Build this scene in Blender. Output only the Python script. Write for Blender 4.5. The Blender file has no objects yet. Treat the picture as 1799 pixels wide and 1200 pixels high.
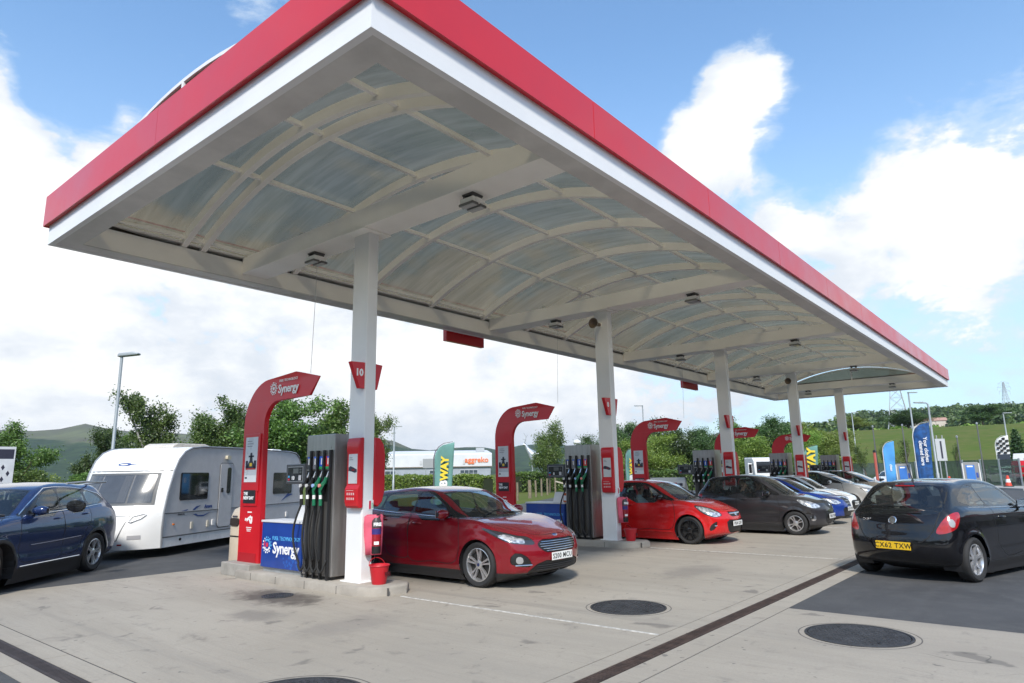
import bpy, bmesh, math, random
import numpy as np
from mathutils import Vector, Matrix, noise as mnoise
random.seed(7); np.random.seed(7)
S = bpy.context.scene
COL = S.collection
R = math.radians

# ---------------------------------------------------------------- camera
cam_d = bpy.data.cameras.new("camera"); cam = bpy.data.objects.new("camera", cam_d); COL.objects.link(cam)
cam_d.sensor_width = 36.0; cam_d.sensor_fit = 'HORIZONTAL'; cam_d.lens = 1173.2/1799*36
cam_d.clip_start = 0.1; cam_d.clip_end = 9000
FPX = 1173.2; EYE = Vector((0, 0, 1.65))
yaw, pitch, roll = R(39.4125), R(11.2808), R(-.9942)
_f = Vector((math.cos(yaw)*math.cos(pitch), math.sin(yaw)*math.cos(pitch), math.sin(pitch)))
_r = Vector((math.sin(yaw), -math.cos(yaw), 0)); _u = _r.cross(_f)
CR = math.cos(roll)*_r + math.sin(roll)*_u; CU = -math.sin(roll)*_r + math.cos(roll)*_u
m = Matrix((CR, CU, -_f)).transposed().to_4x4(); m.translation = EYE
cam.matrix_world = m
S.camera = cam
def sky_dir(px, py):
    """direction in the sky seen at a pixel of the 1799 x 1200 photograph"""
    return (_f + CR*(px-900)/FPX - CU*(py-600)/FPX).normalized()

# ---------------------------------------------------------------- light and sky
SUN_AZ, SUN_EL = R(217), R(43)          # direction towards the sun, angle from +X
sun_d = bpy.data.lights.new("sun", 'SUN'); sun = bpy.data.objects.new("sun", sun_d); COL.objects.link(sun)
sun_d.energy = 3.0; sun_d.angle = R(8); sun_d.color = (1, .94, .85)
sv = Vector((math.cos(SUN_EL)*math.cos(SUN_AZ), math.cos(SUN_EL)*math.sin(SUN_AZ), math.sin(SUN_EL)))
sun.rotation_euler = sv.to_track_quat('Z', 'Y').to_euler(); sun.location = (0, 0, 60)
S.view_settings.view_transform = 'Standard'; S.view_settings.look = 'None'
S.view_settings.gamma = 1; S.view_settings.exposure = 0.60
try: S.cycles.use_denoising = True
except Exception: pass
S.cycles.max_bounces = 8; S.cycles.transparent_max_bounces = 24
S.cycles.sample_clamp_indirect = 6

class NT:
    """small helper for building node trees"""
    def __init__(s, tree): s.t = tree
    def n(s, kind, **kw):
        nd = s.t.nodes.new(kind)
        ins = kw.pop('i', {})
        for k, v in kw.items(): setattr(nd, k, v)
        for k, v in ins.items(): s.set(nd.inputs[k], v)
        return nd
    def set(s, sock, v):
        if isinstance(v, bpy.types.NodeSocket): s.t.links.new(v, sock)
        elif isinstance(v, bpy.types.Node): s.t.links.new(v.outputs[0], sock)
        else: sock.default_value = v
    def math(s, op, a, b=0.0, c=None, clamp=False):
        nd = s.t.nodes.new('ShaderNodeMath'); nd.operation = op; nd.use_clamp = clamp
        s.set(nd.inputs[0], a); s.set(nd.inputs[1], b)
        if c is not None: s.set(nd.inputs[2], c)
        return nd.outputs[0]
    def vmath(s, op, a, b=None, out=0):
        nd = s.t.nodes.new('ShaderNodeVectorMath'); nd.operation = op
        s.set(nd.inputs[0], a)
        if b is not None: s.set(nd.inputs[1], b)
        return nd.outputs[out]
    def mix(s, f, a, b, blend='MIX'):
        nd = s.t.nodes.new('ShaderNodeMix'); nd.data_type = 'RGBA'; nd.blend_type = blend
        s.set(nd.inputs[0], f); s.set(nd.inputs[6], a); s.set(nd.inputs[7], b)
        return nd.outputs[2]
    def ramp(s, f, a, b, lo=0.0, hi=1.0, smooth=True):
        nd = s.t.nodes.new('ShaderNodeMapRange'); nd.interpolation_type = 'SMOOTHSTEP' if smooth else 'LINEAR'
        s.set(nd.inputs[0], f); s.set(nd.inputs[1], a); s.set(nd.inputs[2], b); s.set(nd.inputs[3], lo); s.set(nd.inputs[4], hi)
        return nd.outputs[0]
    def noise(s, vec, scale, detail=4, rough=.5, dist=0, out=0):
        nd = s.t.nodes.new('ShaderNodeTexNoise'); nd.noise_dimensions = '3D'
        if vec is not None: s.set(nd.inputs['Vector'], vec)
        nd.inputs['Scale'].default_value = scale; nd.inputs['Detail'].default_value = detail
        nd.inputs['Roughness'].default_value = rough; nd.inputs['Distortion'].default_value = dist
        return nd.outputs[out]

world = bpy.data.worlds.new("World"); S.world = world; world.use_nodes = True
wt = NT(world.node_tree); wt.t.nodes.clear()
tc = wt.n('ShaderNodeTexCoord').outputs['Generated']
skyn = wt.n('ShaderNodeTexSky', sky_type='NISHITA', sun_disc=False)
skyn.sun_elevation = SUN_EL; skyn.sun_rotation = R(90) - SUN_AZ
skyn.air_density = 1.0; skyn.dust_density = 0.6; skyn.ozone_density = 1.6; skyn.altitude = 60
sep = wt.n('ShaderNodeSeparateXYZ', i={0: tc})
zc = wt.math('MAXIMUM', sep.outputs[2], 0.0)
flat = wt.n('ShaderNodeMapping', i={0: tc, 'Scale': (1, 1, 1.9)}).outputs[0]
warp = wt.vmath('ADD', flat, wt.vmath('SCALE', wt.noise(flat, 3.0, 3, .5, out=1), None)) if False else flat
n0 = wt.noise(flat, 1.7, 4, .5, .2)
n1 = wt.noise(flat, 4.6, 9, .62, .35)
n2 = wt.noise(flat, 13.0, 7, .66, .3)
n3 = wt.noise(flat, 42.0, 4, .6, .2)
cov = wt.math('ADD', wt.math('MULTIPLY', n0, .28), wt.math('ADD', wt.math('MULTIPLY', n1, 1.30), wt.math('ADD', wt.math('MULTIPLY', n2, .66), wt.math('MULTIPLY', n3, .20))))     # about 1.02 mean
# low sky is mostly cloud and haze
cov = wt.math('ADD', cov, wt.ramp(zc, .50, .10, -.25, -.06))
def blob(px, py, rad, amp):
    global cov
    d = sky_dir(px, py)
    dot = wt.vmath('DOT_PRODUCT', tc, tuple(d), 1)
    c = math.cos(rad/FPX)
    cov = wt.math('ADD', cov, wt.math('MULTIPLY', wt.ramp(dot, c-(1-c)*.9, 1.0), amp))
for b in [(1285, 215, 95, .46), (1300, 120, 62, .46), (1205, 280, 85, .34), (1560, 440, 150, .28), (1690, 300, 120, .30), (1800, 420, 120, .16), (1790, 200, 60, -.14), (1340, 395, 80, .26), (1560, 160, 60, .14),
          (15, 165, 70, .40), (190, 228, 55, .42), (20, 350, 110, .34), (60, 520, 240, .26), (470, 0, 60, .38), (330, 640, 300, .14), (760, 640, 300, .14), (1150, 640, 200, .12),
          (360, 90, 240, -.22), (150, 110, 90, -.2), (950, 70, 280, -.30), (1480, 90, 200, -.22), (1430, 270, 80, -.22), (110, 205, 55, -.30), (120, 130, 60, -.2), (110, 290, 30, -.2), (260, 300, 60, -.10), (330, 520, 90, -.10),
          (1080, 230, 100, -.2), (1100, 110, 150, -.22), (1690, 590, 160, -.30), (1480, 570, 90, -.2), (1400, 470, 50, -.12), (200, 555, 80, -.12), (30, 500, 50, -.14)]: blob(*b)
mask = wt.ramp(cov, 1.13, 1.26)
thin = wt.ramp(cov, .92, 1.22, 0, .6)
shade = wt.math('ADD', wt.math('MULTIPLY', wt.noise(flat, 5.0, 5, .55), .7), wt.math('MULTIPLY', wt.math('SUBTRACT', cov, 1.07), .45))
ccol = wt.mix(wt.ramp(shade, .33, .66), (3.75, 4.0, 4.3, 1), (5.6, 5.6, 5.5, 1))
hz = wt.ramp(zc, .60, .0, 0, .62)
skyb = wt.mix(1.0, skyn.outputs[0], (1.0, 1.2, 1.26, 1), 'MULTIPLY')
skyc = wt.mix(hz, skyb, (2.8, 3.5, 4.2, 1))
c1 = wt.mix(thin, skyc, (3.7, 4.2, 4.7, 1))
c2 = wt.mix(mask, c1, ccol)
bgn = wt.n('ShaderNodeBackground', i={0: c2, 1: .15})
wt.n('ShaderNodeOutputWorld', i={0: bgn.outputs[0]})

# ---------------------------------------------------------------- materials
MATS = {}
def mat(name, col, rough=.5, metal=0, coat=0, var=0, vscale=4, bump=0, bscale=30, spec=.5, trans=0, alpha=1, stretch=None, emit=None):
    if name in MATS: return MATS[name]
    mt = bpy.data.materials.new(name); mt.use_nodes = True; nt = NT(mt.node_tree)
    b = nt.t.nodes['Principled BSDF']
    b.inputs['Base Color'].default_value = (*col, 1); b.inputs['Roughness'].default_value = rough
    b.inputs['Metallic'].default_value = metal; b.inputs['Coat Weight'].default_value = coat; b.inputs['Coat Roughness'].default_value = .04
    b.inputs['Specular IOR Level'].default_value = spec
    if trans: b.inputs['Transmission Weight'].default_value = trans
    if alpha < 1: b.inputs['Alpha'].default_value = alpha
    co = None
    if var or bump:
        co = nt.n('ShaderNodeTexCoord').outputs['Object']
        if stretch: co = nt.n('ShaderNodeMapping', i={0: co, 'Scale': stretch}).outputs[0]
    if var:
        nz = nt.noise(co, vscale, 6, .6)
        f = nt.ramp(nz, .3, .7)
        nt.set(b.inputs['Base Color'], nt.mix(f, tuple(c*(1-var) for c in col)+(1,), tuple(min(1, c*(1+var)) for c in col)+(1,)))
        nt.set(b.inputs['Roughness'], nt.ramp(nz, .2, .8, max(0, rough-.08), min(1, rough+.08)))
    if bump:
        bn = nt.n('ShaderNodeBump', i={'Strength': bump, 'Distance': .01, 'Height': nt.noise(co, bscale, 5, .6)})
        nt.set(b.inputs['Normal'], bn.outputs[0])
    if emit:
        b.inputs['Emission Color'].default_value = (*emit[0], 1); b.inputs['Emission Strength'].default_value = emit[1]
    MATS[name] = mt
    return mt
def glassmat(name, tint, refl_rough=.02, trans=.5, base=.04):
    """thin tinted pane: see-through tint plus fresnel mirror"""
    if name in MATS: return MATS[name]
    mt = bpy.data.materials.new(name); mt.use_nodes = True; nt = NT(mt.node_tree); nt.t.nodes.clear()
    tr = nt.n('ShaderNodeBsdfTransparent', i={0: (*tint, 1)})
    df = nt.n('ShaderNodeBsdfDiffuse', i={0: (base, base, base*1.05, 1)})
    gl = nt.n('ShaderNodeBsdfGlossy', i={0: (1, 1, 1, 1), 1: refl_rough})
    fr = nt.n('ShaderNodeFresnel', i={0: 1.55})
    m1 = nt.n('ShaderNodeMixShader', i={0: trans, 1: df.outputs[0], 2: tr.outputs[0]})
    bfc = nt.math('SUBTRACT', 1.0, nt.n('ShaderNodeNewGeometry').outputs['Backfacing'])
    m2 = nt.n('ShaderNodeMixShader', i={0: nt.math('MULTIPLY', nt.math('MULTIPLY', fr.outputs[0], 1.5, clamp=True), bfc), 1: m1.outputs[0], 2: gl.outputs[0]})
    nt.n('ShaderNodeOutputMaterial', i={0: m2.outputs[0]})
    MATS[name] = mt
    return mt
def paint(name, col, metal=.0, rough=.3, flake=False):
    return mat(name, col, rough=rough, metal=metal, coat=1.0, var=.06, vscale=1.5)

# ---------------------------------------------------------------- mesh building
class MB:
    def __init__(s): s.v = []; s.f = []; s.mi = []; s.cur = 0
    def add(s, vs, fs):
        o = len(s.v); s.v += [tuple(p) for p in vs]
        s.f += [tuple(i+o for i in f) for f in fs]; s.mi += [s.cur]*len(fs); return s
    def box(s, x0, x1, y0, y1, z0, z1):
        return s.add([(x0,y0,z0),(x1,y0,z0),(x1,y1,z0),(x0,y1,z0),(x0,y0,z1),(x1,y0,z1),(x1,y1,z1),(x0,y1,z1)],
                     [(0,3,2,1),(4,5,6,7),(0,1,5,4),(1,2,6,5),(2,3,7,6),(3,0,4,7)])
    def prism(s, poly, axis, a0, a1):
        """extrude a closed 2D polygon; axis 'x': poly is (y,z); 'y': (x,z); 'z': (x,y)"""
        n = len(poly)
        def P(p, a): return {'x': (a, p[0], p[1]), 'y': (p[0], a, p[1]), 'z': (p[0], p[1], a)}[axis]
        vs = [P(p, a0) for p in poly] + [P(p, a1) for p in poly]
        ar = sum(poly[i][0]*poly[(i+1) % n][1]-poly[(i+1) % n][0]*poly[i][1] for i in range(n))
        if axis == 'y': ar = -ar
        fs = [tuple(range(n-1, -1, -1)), tuple(range(n, 2*n))]+[(i, (i+1) % n, n+(i+1) % n, n+i) for i in range(n)]
        if (ar < 0) != (a1 < a0): fs = [f[::-1] for f in fs]
        return s.add(vs, fs)
    def tube(s, pts, r, seg=8, cap=True):
        pts = [Vector(p) for p in pts]; n = len(pts)
        rs = r if isinstance(r, (list, tuple)) else [r]*n
        vs = []; up = None
        for i, p in enumerate(pts):
            t = (pts[min(i+1, n-1)]-pts[max(i-1, 0)]).normalized()
            if up is None: up = Vector((0, 0, 1)) if abs(t.z) < .9 else Vector((1, 0, 0))
            a = t.cross(up)
            if a.length < 1e-4: a = t.cross(Vector((0, 1, 0.3)))
            a.normalize(); b = t.cross(a).normalized(); up = -b if False else up
            for k in range(seg):
                an = 2*math.pi*k/seg
                vs.append(p+rs[i]*(math.cos(an)*a+math.sin(an)*b))
        fs = [(i*seg+k, i*seg+(k+1) % seg, (i+1)*seg+(k+1) % seg, (i+1)*seg+k) for i in range(n-1) for k in range(seg)]
        if cap: fs += [tuple(range(seg-1, -1, -1)), tuple((n-1)*seg+k for k in range(seg))]
        return s.add(vs, fs)
    def lathe(s, prof, seg=24, axis='z', c=(0, 0, 0), cap=True):
        vs = []
        for (r, h) in prof:
            for k in range(seg):
                an = 2*math.pi*k/seg; u, v = r*math.cos(an), r*math.sin(an)
                p = {'z': (u, v, h), 'x': (h, u, v), 'y': (v, h, u)}[axis]
                vs.append((p[0]+c[0], p[1]+c[1], p[2]+c[2]))
        n = len(prof)
        fs = [(i*seg+k, i*seg+(k+1) % seg, (i+1)*seg+(k+1) % seg, (i+1)*seg+k) for i in range(n-1) for k in range(seg)]
        if cap and prof[0][0] > 1e-5: fs.append(tuple(range(seg-1, -1, -1)))
        if cap and prof[-1][0] > 1e-5: fs.append(tuple((n-1)*seg+k for k in range(seg)))
        return s.add(vs, fs)
    def quad(s, a, b, c, d): return s.add([a, b, c, d], [(0, 1, 2, 3)])
    def mesh(s, name, mats, smooth=None):
        me = bpy.data.meshes.new(name); me.from_pydata(s.v, [], s.f)
        for mm in (mats if isinstance(mats, (list, tuple)) else [mats]): me.materials.append(mm)
        if any(s.mi): me.polygons.foreach_set('material_index', s.mi)
        if smooth is not None: smooth_mesh(me, smooth)
        me.update(); return me
    def build(s, name, mats, parent=None, smooth=None, bevel=0, loc=None, rotz=0):
        o = bpy.data.objects.new(name, s.mesh(name, mats, smooth)); COL.objects.link(o)
        if bevel:
            bm = bmesh.new(); bm.from_mesh(o.data)
            es = [e for e in bm.edges if len(e.link_faces) == 2 and e.calc_face_angle() > R(30)]
            bmesh.ops.bevel(bm, geom=es, offset=bevel, segments=2, profile=.5, affect='EDGES', clamp_overlap=True)
            bm.to_mesh(o.data); bm.free(); smooth_mesh(o.data, 12)
        if parent: o.parent = parent
        if loc: o.location = loc
        o.rotation_euler[2] = rotz
        return o
def smooth_mesh(me, ang):
    me.polygons.foreach_set('use_smooth', [True]*len(me.polygons))
    me.update()
    try: me.set_sharp_from_angle(angle=R(ang))
    except Exception: pass
def tag(o, label=None, cat=None, group=None, kind=None):
    if label: o['label'] = label
    if cat: o['category'] = cat
    if group: o['group'] = group
    if kind: o['kind'] = kind
    return o
def thing(name, label, cat, loc=(0, 0, 0), rotz=0, group=None, kind=None):
    o = bpy.data.objects.new(name, None); COL.objects.link(o); o.empty_display_size = .3
    o.location = loc; o.rotation_euler = (0, 0, rotz)
    return tag(o, label, cat, group, kind)
KIDS = {}
def dup(root, loc=None, rotz=None, label=None, group=None, scale=None):
    def cp(o, par):
        c = o.copy(); COL.objects.link(c)
        if par: c.parent = par
        for ch in o.children: cp(ch, c)
        return c
    r = cp(root, None)
    if loc is not None: r.location = loc
    if rotz is not None: r.rotation_euler = (0, 0, rotz)
    if label: r['label'] = label
    if group: r['group'] = group
    if scale: r.scale = scale
    return r
def structure(name, mb, mt, smooth=None):
    return tag(mb.build(name, mt, smooth=smooth), kind='structure')
def text_mesh(txt, size, thick=.002, align='CENTER', shear=0, bold=0, space=1.0):
    cu = bpy.data.curves.new('txt', 'FONT'); cu.body = txt; cu.size = size; cu.extrude = thick; cu.align_x = align; cu.align_y = 'CENTER'
    cu.shear = shear; cu.offset = bold; cu.space_character = space; cu.resolution_u = 2
    o = bpy.data.objects.new('txt', cu); COL.objects.link(o)
    dg = bpy.context.evaluated_depsgraph_get(); me = bpy.data.meshes.new_from_object(o.evaluated_get(dg))
    bpy.data.objects.remove(o); bpy.data.curves.remove(cu)
    return me
def text(name, txt, size, mt, parent, loc, xdir, ydir, **kw):
    """lettering lying in the plane spanned by xdir (reading direction) and ydir (up)"""
    me = text_mesh(txt, size, **kw); me.materials.clear(); me.materials.append(mt); me.name = name
    o = bpy.data.objects.new(name, me); COL.objects.link(o)
    x = Vector(xdir).normalized(); y = Vector(ydir).normalized(); z = x.cross(y)
    M = Matrix((x, y, z)).transposed().to_4x4(); M.translation = Vector(loc)
    if parent: o.parent = parent
    o.matrix_local = M
    return o
def rrect(x0, x1, y0, y1, r, n=5):
    out = []
    for cx, cy, a0 in ((x1-r, y1-r, 0), (x0+r, y1-r, 90), (x0+r, y0+r, 180), (x1-r, y0+r, 270)):
        for k in range(n+1):
            a = R(a0+90*k/n); out.append((cx+r*math.cos(a), cy+r*math.sin(a)))
    return out
WHITE = mat('white_coated_steel', (.80, .80, .80), .35, var=.03, vscale=1.2)
CREAM = mat('cream_painted_steel', (.86, .84, .79), .45, var=.05, vscale=1.0)
RED = mat('red_gloss_panel', (.56, .010, .018), .4, coat=.25, var=.05, vscale=1.5)
FASCIA = mat('red_fascia_panel', (.60, .010, .016), .35, coat=.35, var=.05, vscale=.9, bump=.35, bscale=.8)
FASCIA.node_tree.nodes['Principled BSDF'].inputs['Coat IOR'].default_value = 1.6; FASCIA.node_tree.nodes['Principled BSDF'].inputs['Coat Roughness'].default_value = .10
BLACK = mat('black_plastic', (.012, .012, .013), .45)
RUBBER = mat('black_rubber', (.018, .018, .018), .75, bump=.1)
STEEL = mat('brushed_steel', (.42, .40, .38), .34, metal=.85, var=.10, vscale=3, stretch=(6, 6, .6))
GALV = mat('galvanised_steel', (.42, .44, .45), .45, metal=.5, var=.12, vscale=5)
CHROME = mat('chrome', (.75, .75, .76), .12, metal=1)
WTXT = mat('white_lettering', (.82, .82, .82), .5)
CONC = mat('kerb_concrete', (.33, .30, .26), .9, var=.14, vscale=3, bump=.12, bscale=60)
BLUE = mat('blue_panel', (.012, .05, .27), .35, coat=.3, var=.1, vscale=3)
# ================================================================ ground
def terrain_h(x, y):
    r = math.hypot(x, y); az = math.degrees(math.atan2(y, x))
    def ss(a, b, t): t = max(0, min(1, (t-a)/(b-a))); return t*t*(3-2*t)
    h = 0.0
    side = 1-ss(19, 27, az) if az > -60 else 0
    if az < -40: side *= ss(-60, -40, az)
    lin = max(0, min(1, (r-84)/96))
    bank = (lin*.85+ss(84, 180, r)*.15)*10.6
    plateau = ss(185, 950, r)*(52 if az < 14 else 40)
    h += side*(bank+plateau*.9)
    if az > 15:
        f = ss(1100, 2450, r)
        prof = 92+58*ss(38, 62, az)+12*math.sin(az*.35+1.2)+9*math.sin(az*.9)+5*math.sin(az*2.3)
        h += f*prof*ss(15, 24, az) + 0
    if r > 120: h += (mnoise.noise(Vector((x*.006, y*.006, 1)))*4+mnoise.noise(Vector((x*.02, y*.02, 4)))*1.2)*ss(150, 500, r)
    return h
radii = [0, 6, 15, 30, 50, 70, 84]+[84+i*6 for i in range(1, 18)]+[200, 225, 250, 300, 360, 430, 520, 620, 750, 900, 1050, 1200, 1350, 1500, 1650, 1800, 1950, 2100, 2250, 2400, 2550, 2800, 3200, 4500]
NA = 240
g = MB(); vs = []
for r_ in radii:
    for k in range(NA):
        a = 2*math.pi*k/NA; x, y = r_*math.cos(a), r_*math.sin(a)
        vs.append((x, y, terrain_h(x, y)-.012))
fs = [(i*NA+k, i*NA+(k+1) % NA, (i+1)*NA+(k+1) % NA, (i+1)*NA+k) for i in range(len(radii)-1) for k in range(NA)]
g.add(vs, [f[::-1] if False else f for f in fs]); 
def grassmat():
    mt = bpy.data.materials.new('grass_land'); mt.use_nodes = True; nt = NT(mt.node_tree); b = nt.t.nodes['Principled BSDF']
    co = nt.n('ShaderNodeTexCoord').outputs['Object']
    a = nt.noise(co, .05, 5, .6); c = nt.noise(co, .9, 6, .65); d = nt.noise(co, .0045, 6, .6)
    sp = nt.n('ShaderNodeSeparateXYZ', i={0: co})
    strip = nt.noise(nt.n('ShaderNodeMapping', i={0: co, 'Scale': (.02, .25, 1), 'Rotation': (0, 0, .2)}).outputs[0], 1, 5, .6)
    near = nt.mix(nt.ramp(a, .35, .65), (.075, .125, .018, 1), (.11, .13, .03, 1))
    near = nt.mix(nt.ramp(strip, .4, .65, 0, .6), near, (.13, .135, .035, 1))
    near = nt.mix(nt.ramp(c, .35, .7, 0, .6), near, (.05, .095, .014, 1))
    near = nt.mix(nt.ramp(nt.noise(co, .22, 6, .7, .3), .42, .62, 0, .55), near, (.12, .125, .04, 1))
    # heather and pasture on the far hills, dark wood on their lower slopes
    moor = nt.mix(nt.ramp(d, .40, .60), (.105, .112, .062, 1), (.088, .078, .058, 1))
    moor = nt.mix(nt.ramp(nt.noise(co, .012, 5, .6), .5, .62), moor, (.13, .145, .07, 1))
    wood = nt.mix(nt.ramp(nt.noise(co, .03, 6, .7), .35, .65), (.016, .034, .016, 1), (.045, .075, .026, 1))
    wl = nt.math('ADD', sp.outputs[2], nt.math('MULTIPLY', nt.math('SUBTRACT', nt.noise(co, .004, 5, .6), .5), 130))
    far = nt.mix(nt.ramp(wl, 88, 96), wood, moor)
    dist = nt.vmath('LENGTH', co, None, 1)
    ndist = nt.ramp(dist, 900, 1150)
    nt.set(b.inputs['Base Color'], nt.mix(ndist, near, far))
    b.inputs['Roughness'].default_value = .95; b.inputs['Specular IOR Level'].default_value = .1
    bn = nt.n('ShaderNodeBump', i={'Strength': .6, 'Distance': .05, 'Height': c}); nt.set(b.inputs['Normal'], bn.outputs[0])
    return mt
structure('ground', g, grassmat(), smooth=60)

def roadmat(name, base, dark, light, tint=None):
    mt = bpy.data.materials.new(name); mt.use_nodes = True; nt = NT(mt.node_tree); b = nt.t.nodes['Principled BSDF']
    co = nt.n('ShaderNodeTexCoord').outputs['Object']
    big = nt.noise(co, .35, 5, .6); mid = nt.noise(co, 2.2, 6, .65); fine = nt.noise(co, 85, 3, .75)
    c = nt.mix(nt.ramp(big, .35, .65), (*dark, 1), (*base, 1))
    c = nt.mix(nt.ramp(mid, .42, .7, 0, .7), c, (*light, 1))
    trk = nt.noise(nt.n('ShaderNodeMapping', i={0: co, 'Scale': (.06, 2.2, 1), 'Rotation': (0, 0, -.12)}).outputs[0], 1, 4, .6, .3)
    c = nt.mix(nt.ramp(trk, .5, .7, 0, .5), c, tuple(x*.6 for x in base)+(1,))
    c = nt.mix(nt.ramp(nt.noise(co, 150, 2, .6), .62, .72, 0, .7), c, (.16, .155, .15, 1))
    c = nt.mix(nt.ramp(fine, .3, .75, 0, .45), c, tuple(x*.55 for x in base)+(1,))
    nt.set(b.inputs['Base Color'], c); b.inputs['Roughness'].default_value = .85; b.inputs['Specular IOR Level'].default_value = .3
    bn = nt.n('ShaderNodeBump', i={'Strength': .35, 'Distance': .006, 'Height': fine}); nt.set(b.inputs['Normal'], bn.outputs[0])
    return mt
ASPH = roadmat('asphalt', (.085, .086, .089), (.062, .063, .066), (.11, .11, .11))
a = MB()
a.prism([(-30, -30), (66, -30), (66, 2), (82, 18), (66, 22), (58, 27), (52, 33), (41.9, 30), (29, 23.9), (22, 24.2), (12, 27), (-30, 27)], 'z', -.3, 0)
structure('asphalt_road', a, ASPH)
def concmat():
    mt = bpy.data.materials.new('forecourt_concrete'); mt.use_nodes = True; nt = NT(mt.node_tree); b = nt.t.nodes['Principled BSDF']
    co = nt.n('ShaderNodeTexCoord').outputs['Object']
    lanes = nt.n('ShaderNodeMapping', i={0: co, 'Scale': (1.1, .16, 1)}).outputs[0]
    tamp = nt.n('ShaderNodeMapping', i={0: co, 'Scale': (26, 1.2, 1)}).outputs[0]
    n1 = nt.noise(co, .28, 6, .6); n2 = nt.noise(lanes, 1.0, 6, .62, .5); n3 = nt.noise(tamp, 1, 5, .65); n4 = nt.noise(co, 3.2, 7, .7, .4); fine = nt.noise(co, 45, 4, .7)
    c = nt.mix(nt.ramp(n1, .3, .7), (.345, .307, .252, 1), (.412, .370, .308, 1))
    c = nt.mix(nt.ramp(n2, .40, .72, 0, .6), c, (.285, .257, .218, 1))
    c = nt.mix(nt.ramp(n3, .5, .72, 0, .38), c, (.27, .243, .208, 1))
    c = nt.mix(nt.ramp(n4, .55, .72, 0, .55), c, (.175, .16, .142, 1))
    c = nt.mix(nt.ramp(fine, .35, .75, 0, .4), c, (.27, .243, .208, 1))
    # spots of spilt fuel and tyre marks where cars stand
    sp = nt.noise(co, 1.7, 4, .55, .6)
    c = nt.mix(nt.ramp(sp, .63, .72, 0, .6), c, (.12, .11, .10, 1))
    drips = nt.noise(co, 8.5, 2, .5)
    c = nt.mix(nt.ramp(drips, .70, .74, 0, .65), c, (.10, .095, .09, 1))
    # hairline cracks and faint tyre tracks along the lanes
    ck = nt.noise(co, .55, 3, .5, .8); cg = nt.math('ABSOLUTE', nt.math('SUBTRACT', ck, .5))
    c = nt.mix(nt.math('MULTIPLY', nt.ramp(cg, .0016, .0003), nt.ramp(nt.noise(co, .23, 2, .5), .58, .62, 0, .7)), c, (.085, .08, .07, 1))
    trk = nt.noise(nt.n('ShaderNodeMapping', i={0: co, 'Scale': (2.6, .05, 1)}).outputs[0], 1, 4, .6, .2)
    c = nt.mix(nt.ramp(trk, .56, .72, 0, .38), c, (.20, .185, .165, 1))
    def stain(x, y, rx, ry, col, amt):
        nonlocal c
        v = nt.n('ShaderNodeMapping', i={0: co, 'Location': (-x/rx, -y/ry, 0), 'Scale': (1/rx, 1/ry, 0)}).outputs[0]
        d = nt.math('ADD', nt.vmath('LENGTH', v, None, 1), nt.math('MULTIPLY', nt.math('SUBTRACT', n4, .5), 1.7))
        c = nt.mix(nt.ramp(d, 1.0, .35, 0, amt), c, (*col, 1))
    stain(5.55, 8.95, .55, 1.25, (.075, .062, .052), .85); stain(4.7, 8.0, .35, .6, (.13, .12, .11), .5); stain(13.0, 8.6, .6, 1.3, (.10, .09, .08), .6)
    stain(9.4, 7.9, .5, 1.5, (.12, .11, .10), .5); stain(20.3, 8.4, .6, 1.3, (.1, .09, .08), .5); stain(5.0, 6.6, .9, .5, (.2, .18, .165), .4); stain(11.0, 5.2, 1.2, .5, (.2, .18, .16), .5)
    nt.set(b.inputs['Base Color'], c); nt.set(b.inputs['Roughness'], nt.ramp(n2, .3, .8, .62, .85)); b.inputs['Specular IOR Level'].default_value = .35
    bn = nt.n('ShaderNodeBump', i={'Strength': .3, 'Distance': .008, 'Height': nt.math('ADD', nt.math('MULTIPLY', n3, 1.2), fine)}); nt.set(b.inputs['Normal'], bn.outputs[0])
    return mt
FC = concmat()
# slabs with real joints between them: forecourt, drain strips on two sides, apron in front
a = MB()
T = .004
j = .012
xs = [2.62, 10.20, 17.48, 24.75, 32.03, 40.5]
for x0, x1 in zip(xs[:-1], xs[1:]): a.box(x0+j/2, x1-j/2, 3.52+j, 12.83, -.2, T)
structure('forecourt_concrete', a, FC)
a = MB()
for x0, x1 in ((2.62, 7.51), (7.524, 12.5), (12.512, 17.5), (17.512, 24), (24.012, 32), (32.012, 40.5)):
    a.box(x0, x1, 3.345, 3.52, -.2, T); a.box(x0, x1, 2.92, 3.165, -.2, T)
for y0, y1 in ((-4, 1.2), (1.212, 2.9), (3.53, 7.8), (7.812, 12.8)):
    a.box(2.395, 2.608, y0, y1, -.2, T); a.box(2.03, 2.225, y0, y1, -.2, T)
a.box(2.395, 2.608, 2.912, 3.518, -.2, T)
structure('drain_kerb_strip', a, FC)
a = MB(); a.box(2.62, 8.74, -6, 2.905, -.2, T); structure('apron_concrete', a, FC)
a = MB(); a.box(-10, 40.5, 12.842, 12.96, -.2, T); structure('edge_kerb_strip', a, FC)
RUST = mat('rusted_grating', (.062, .040, .032), .8, metal=.3, var=.35, vscale=9)
DRAIN = mat('dark_grating', (.055, .045, .045), .75, metal=.3, var=.3, vscale=9)
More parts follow.
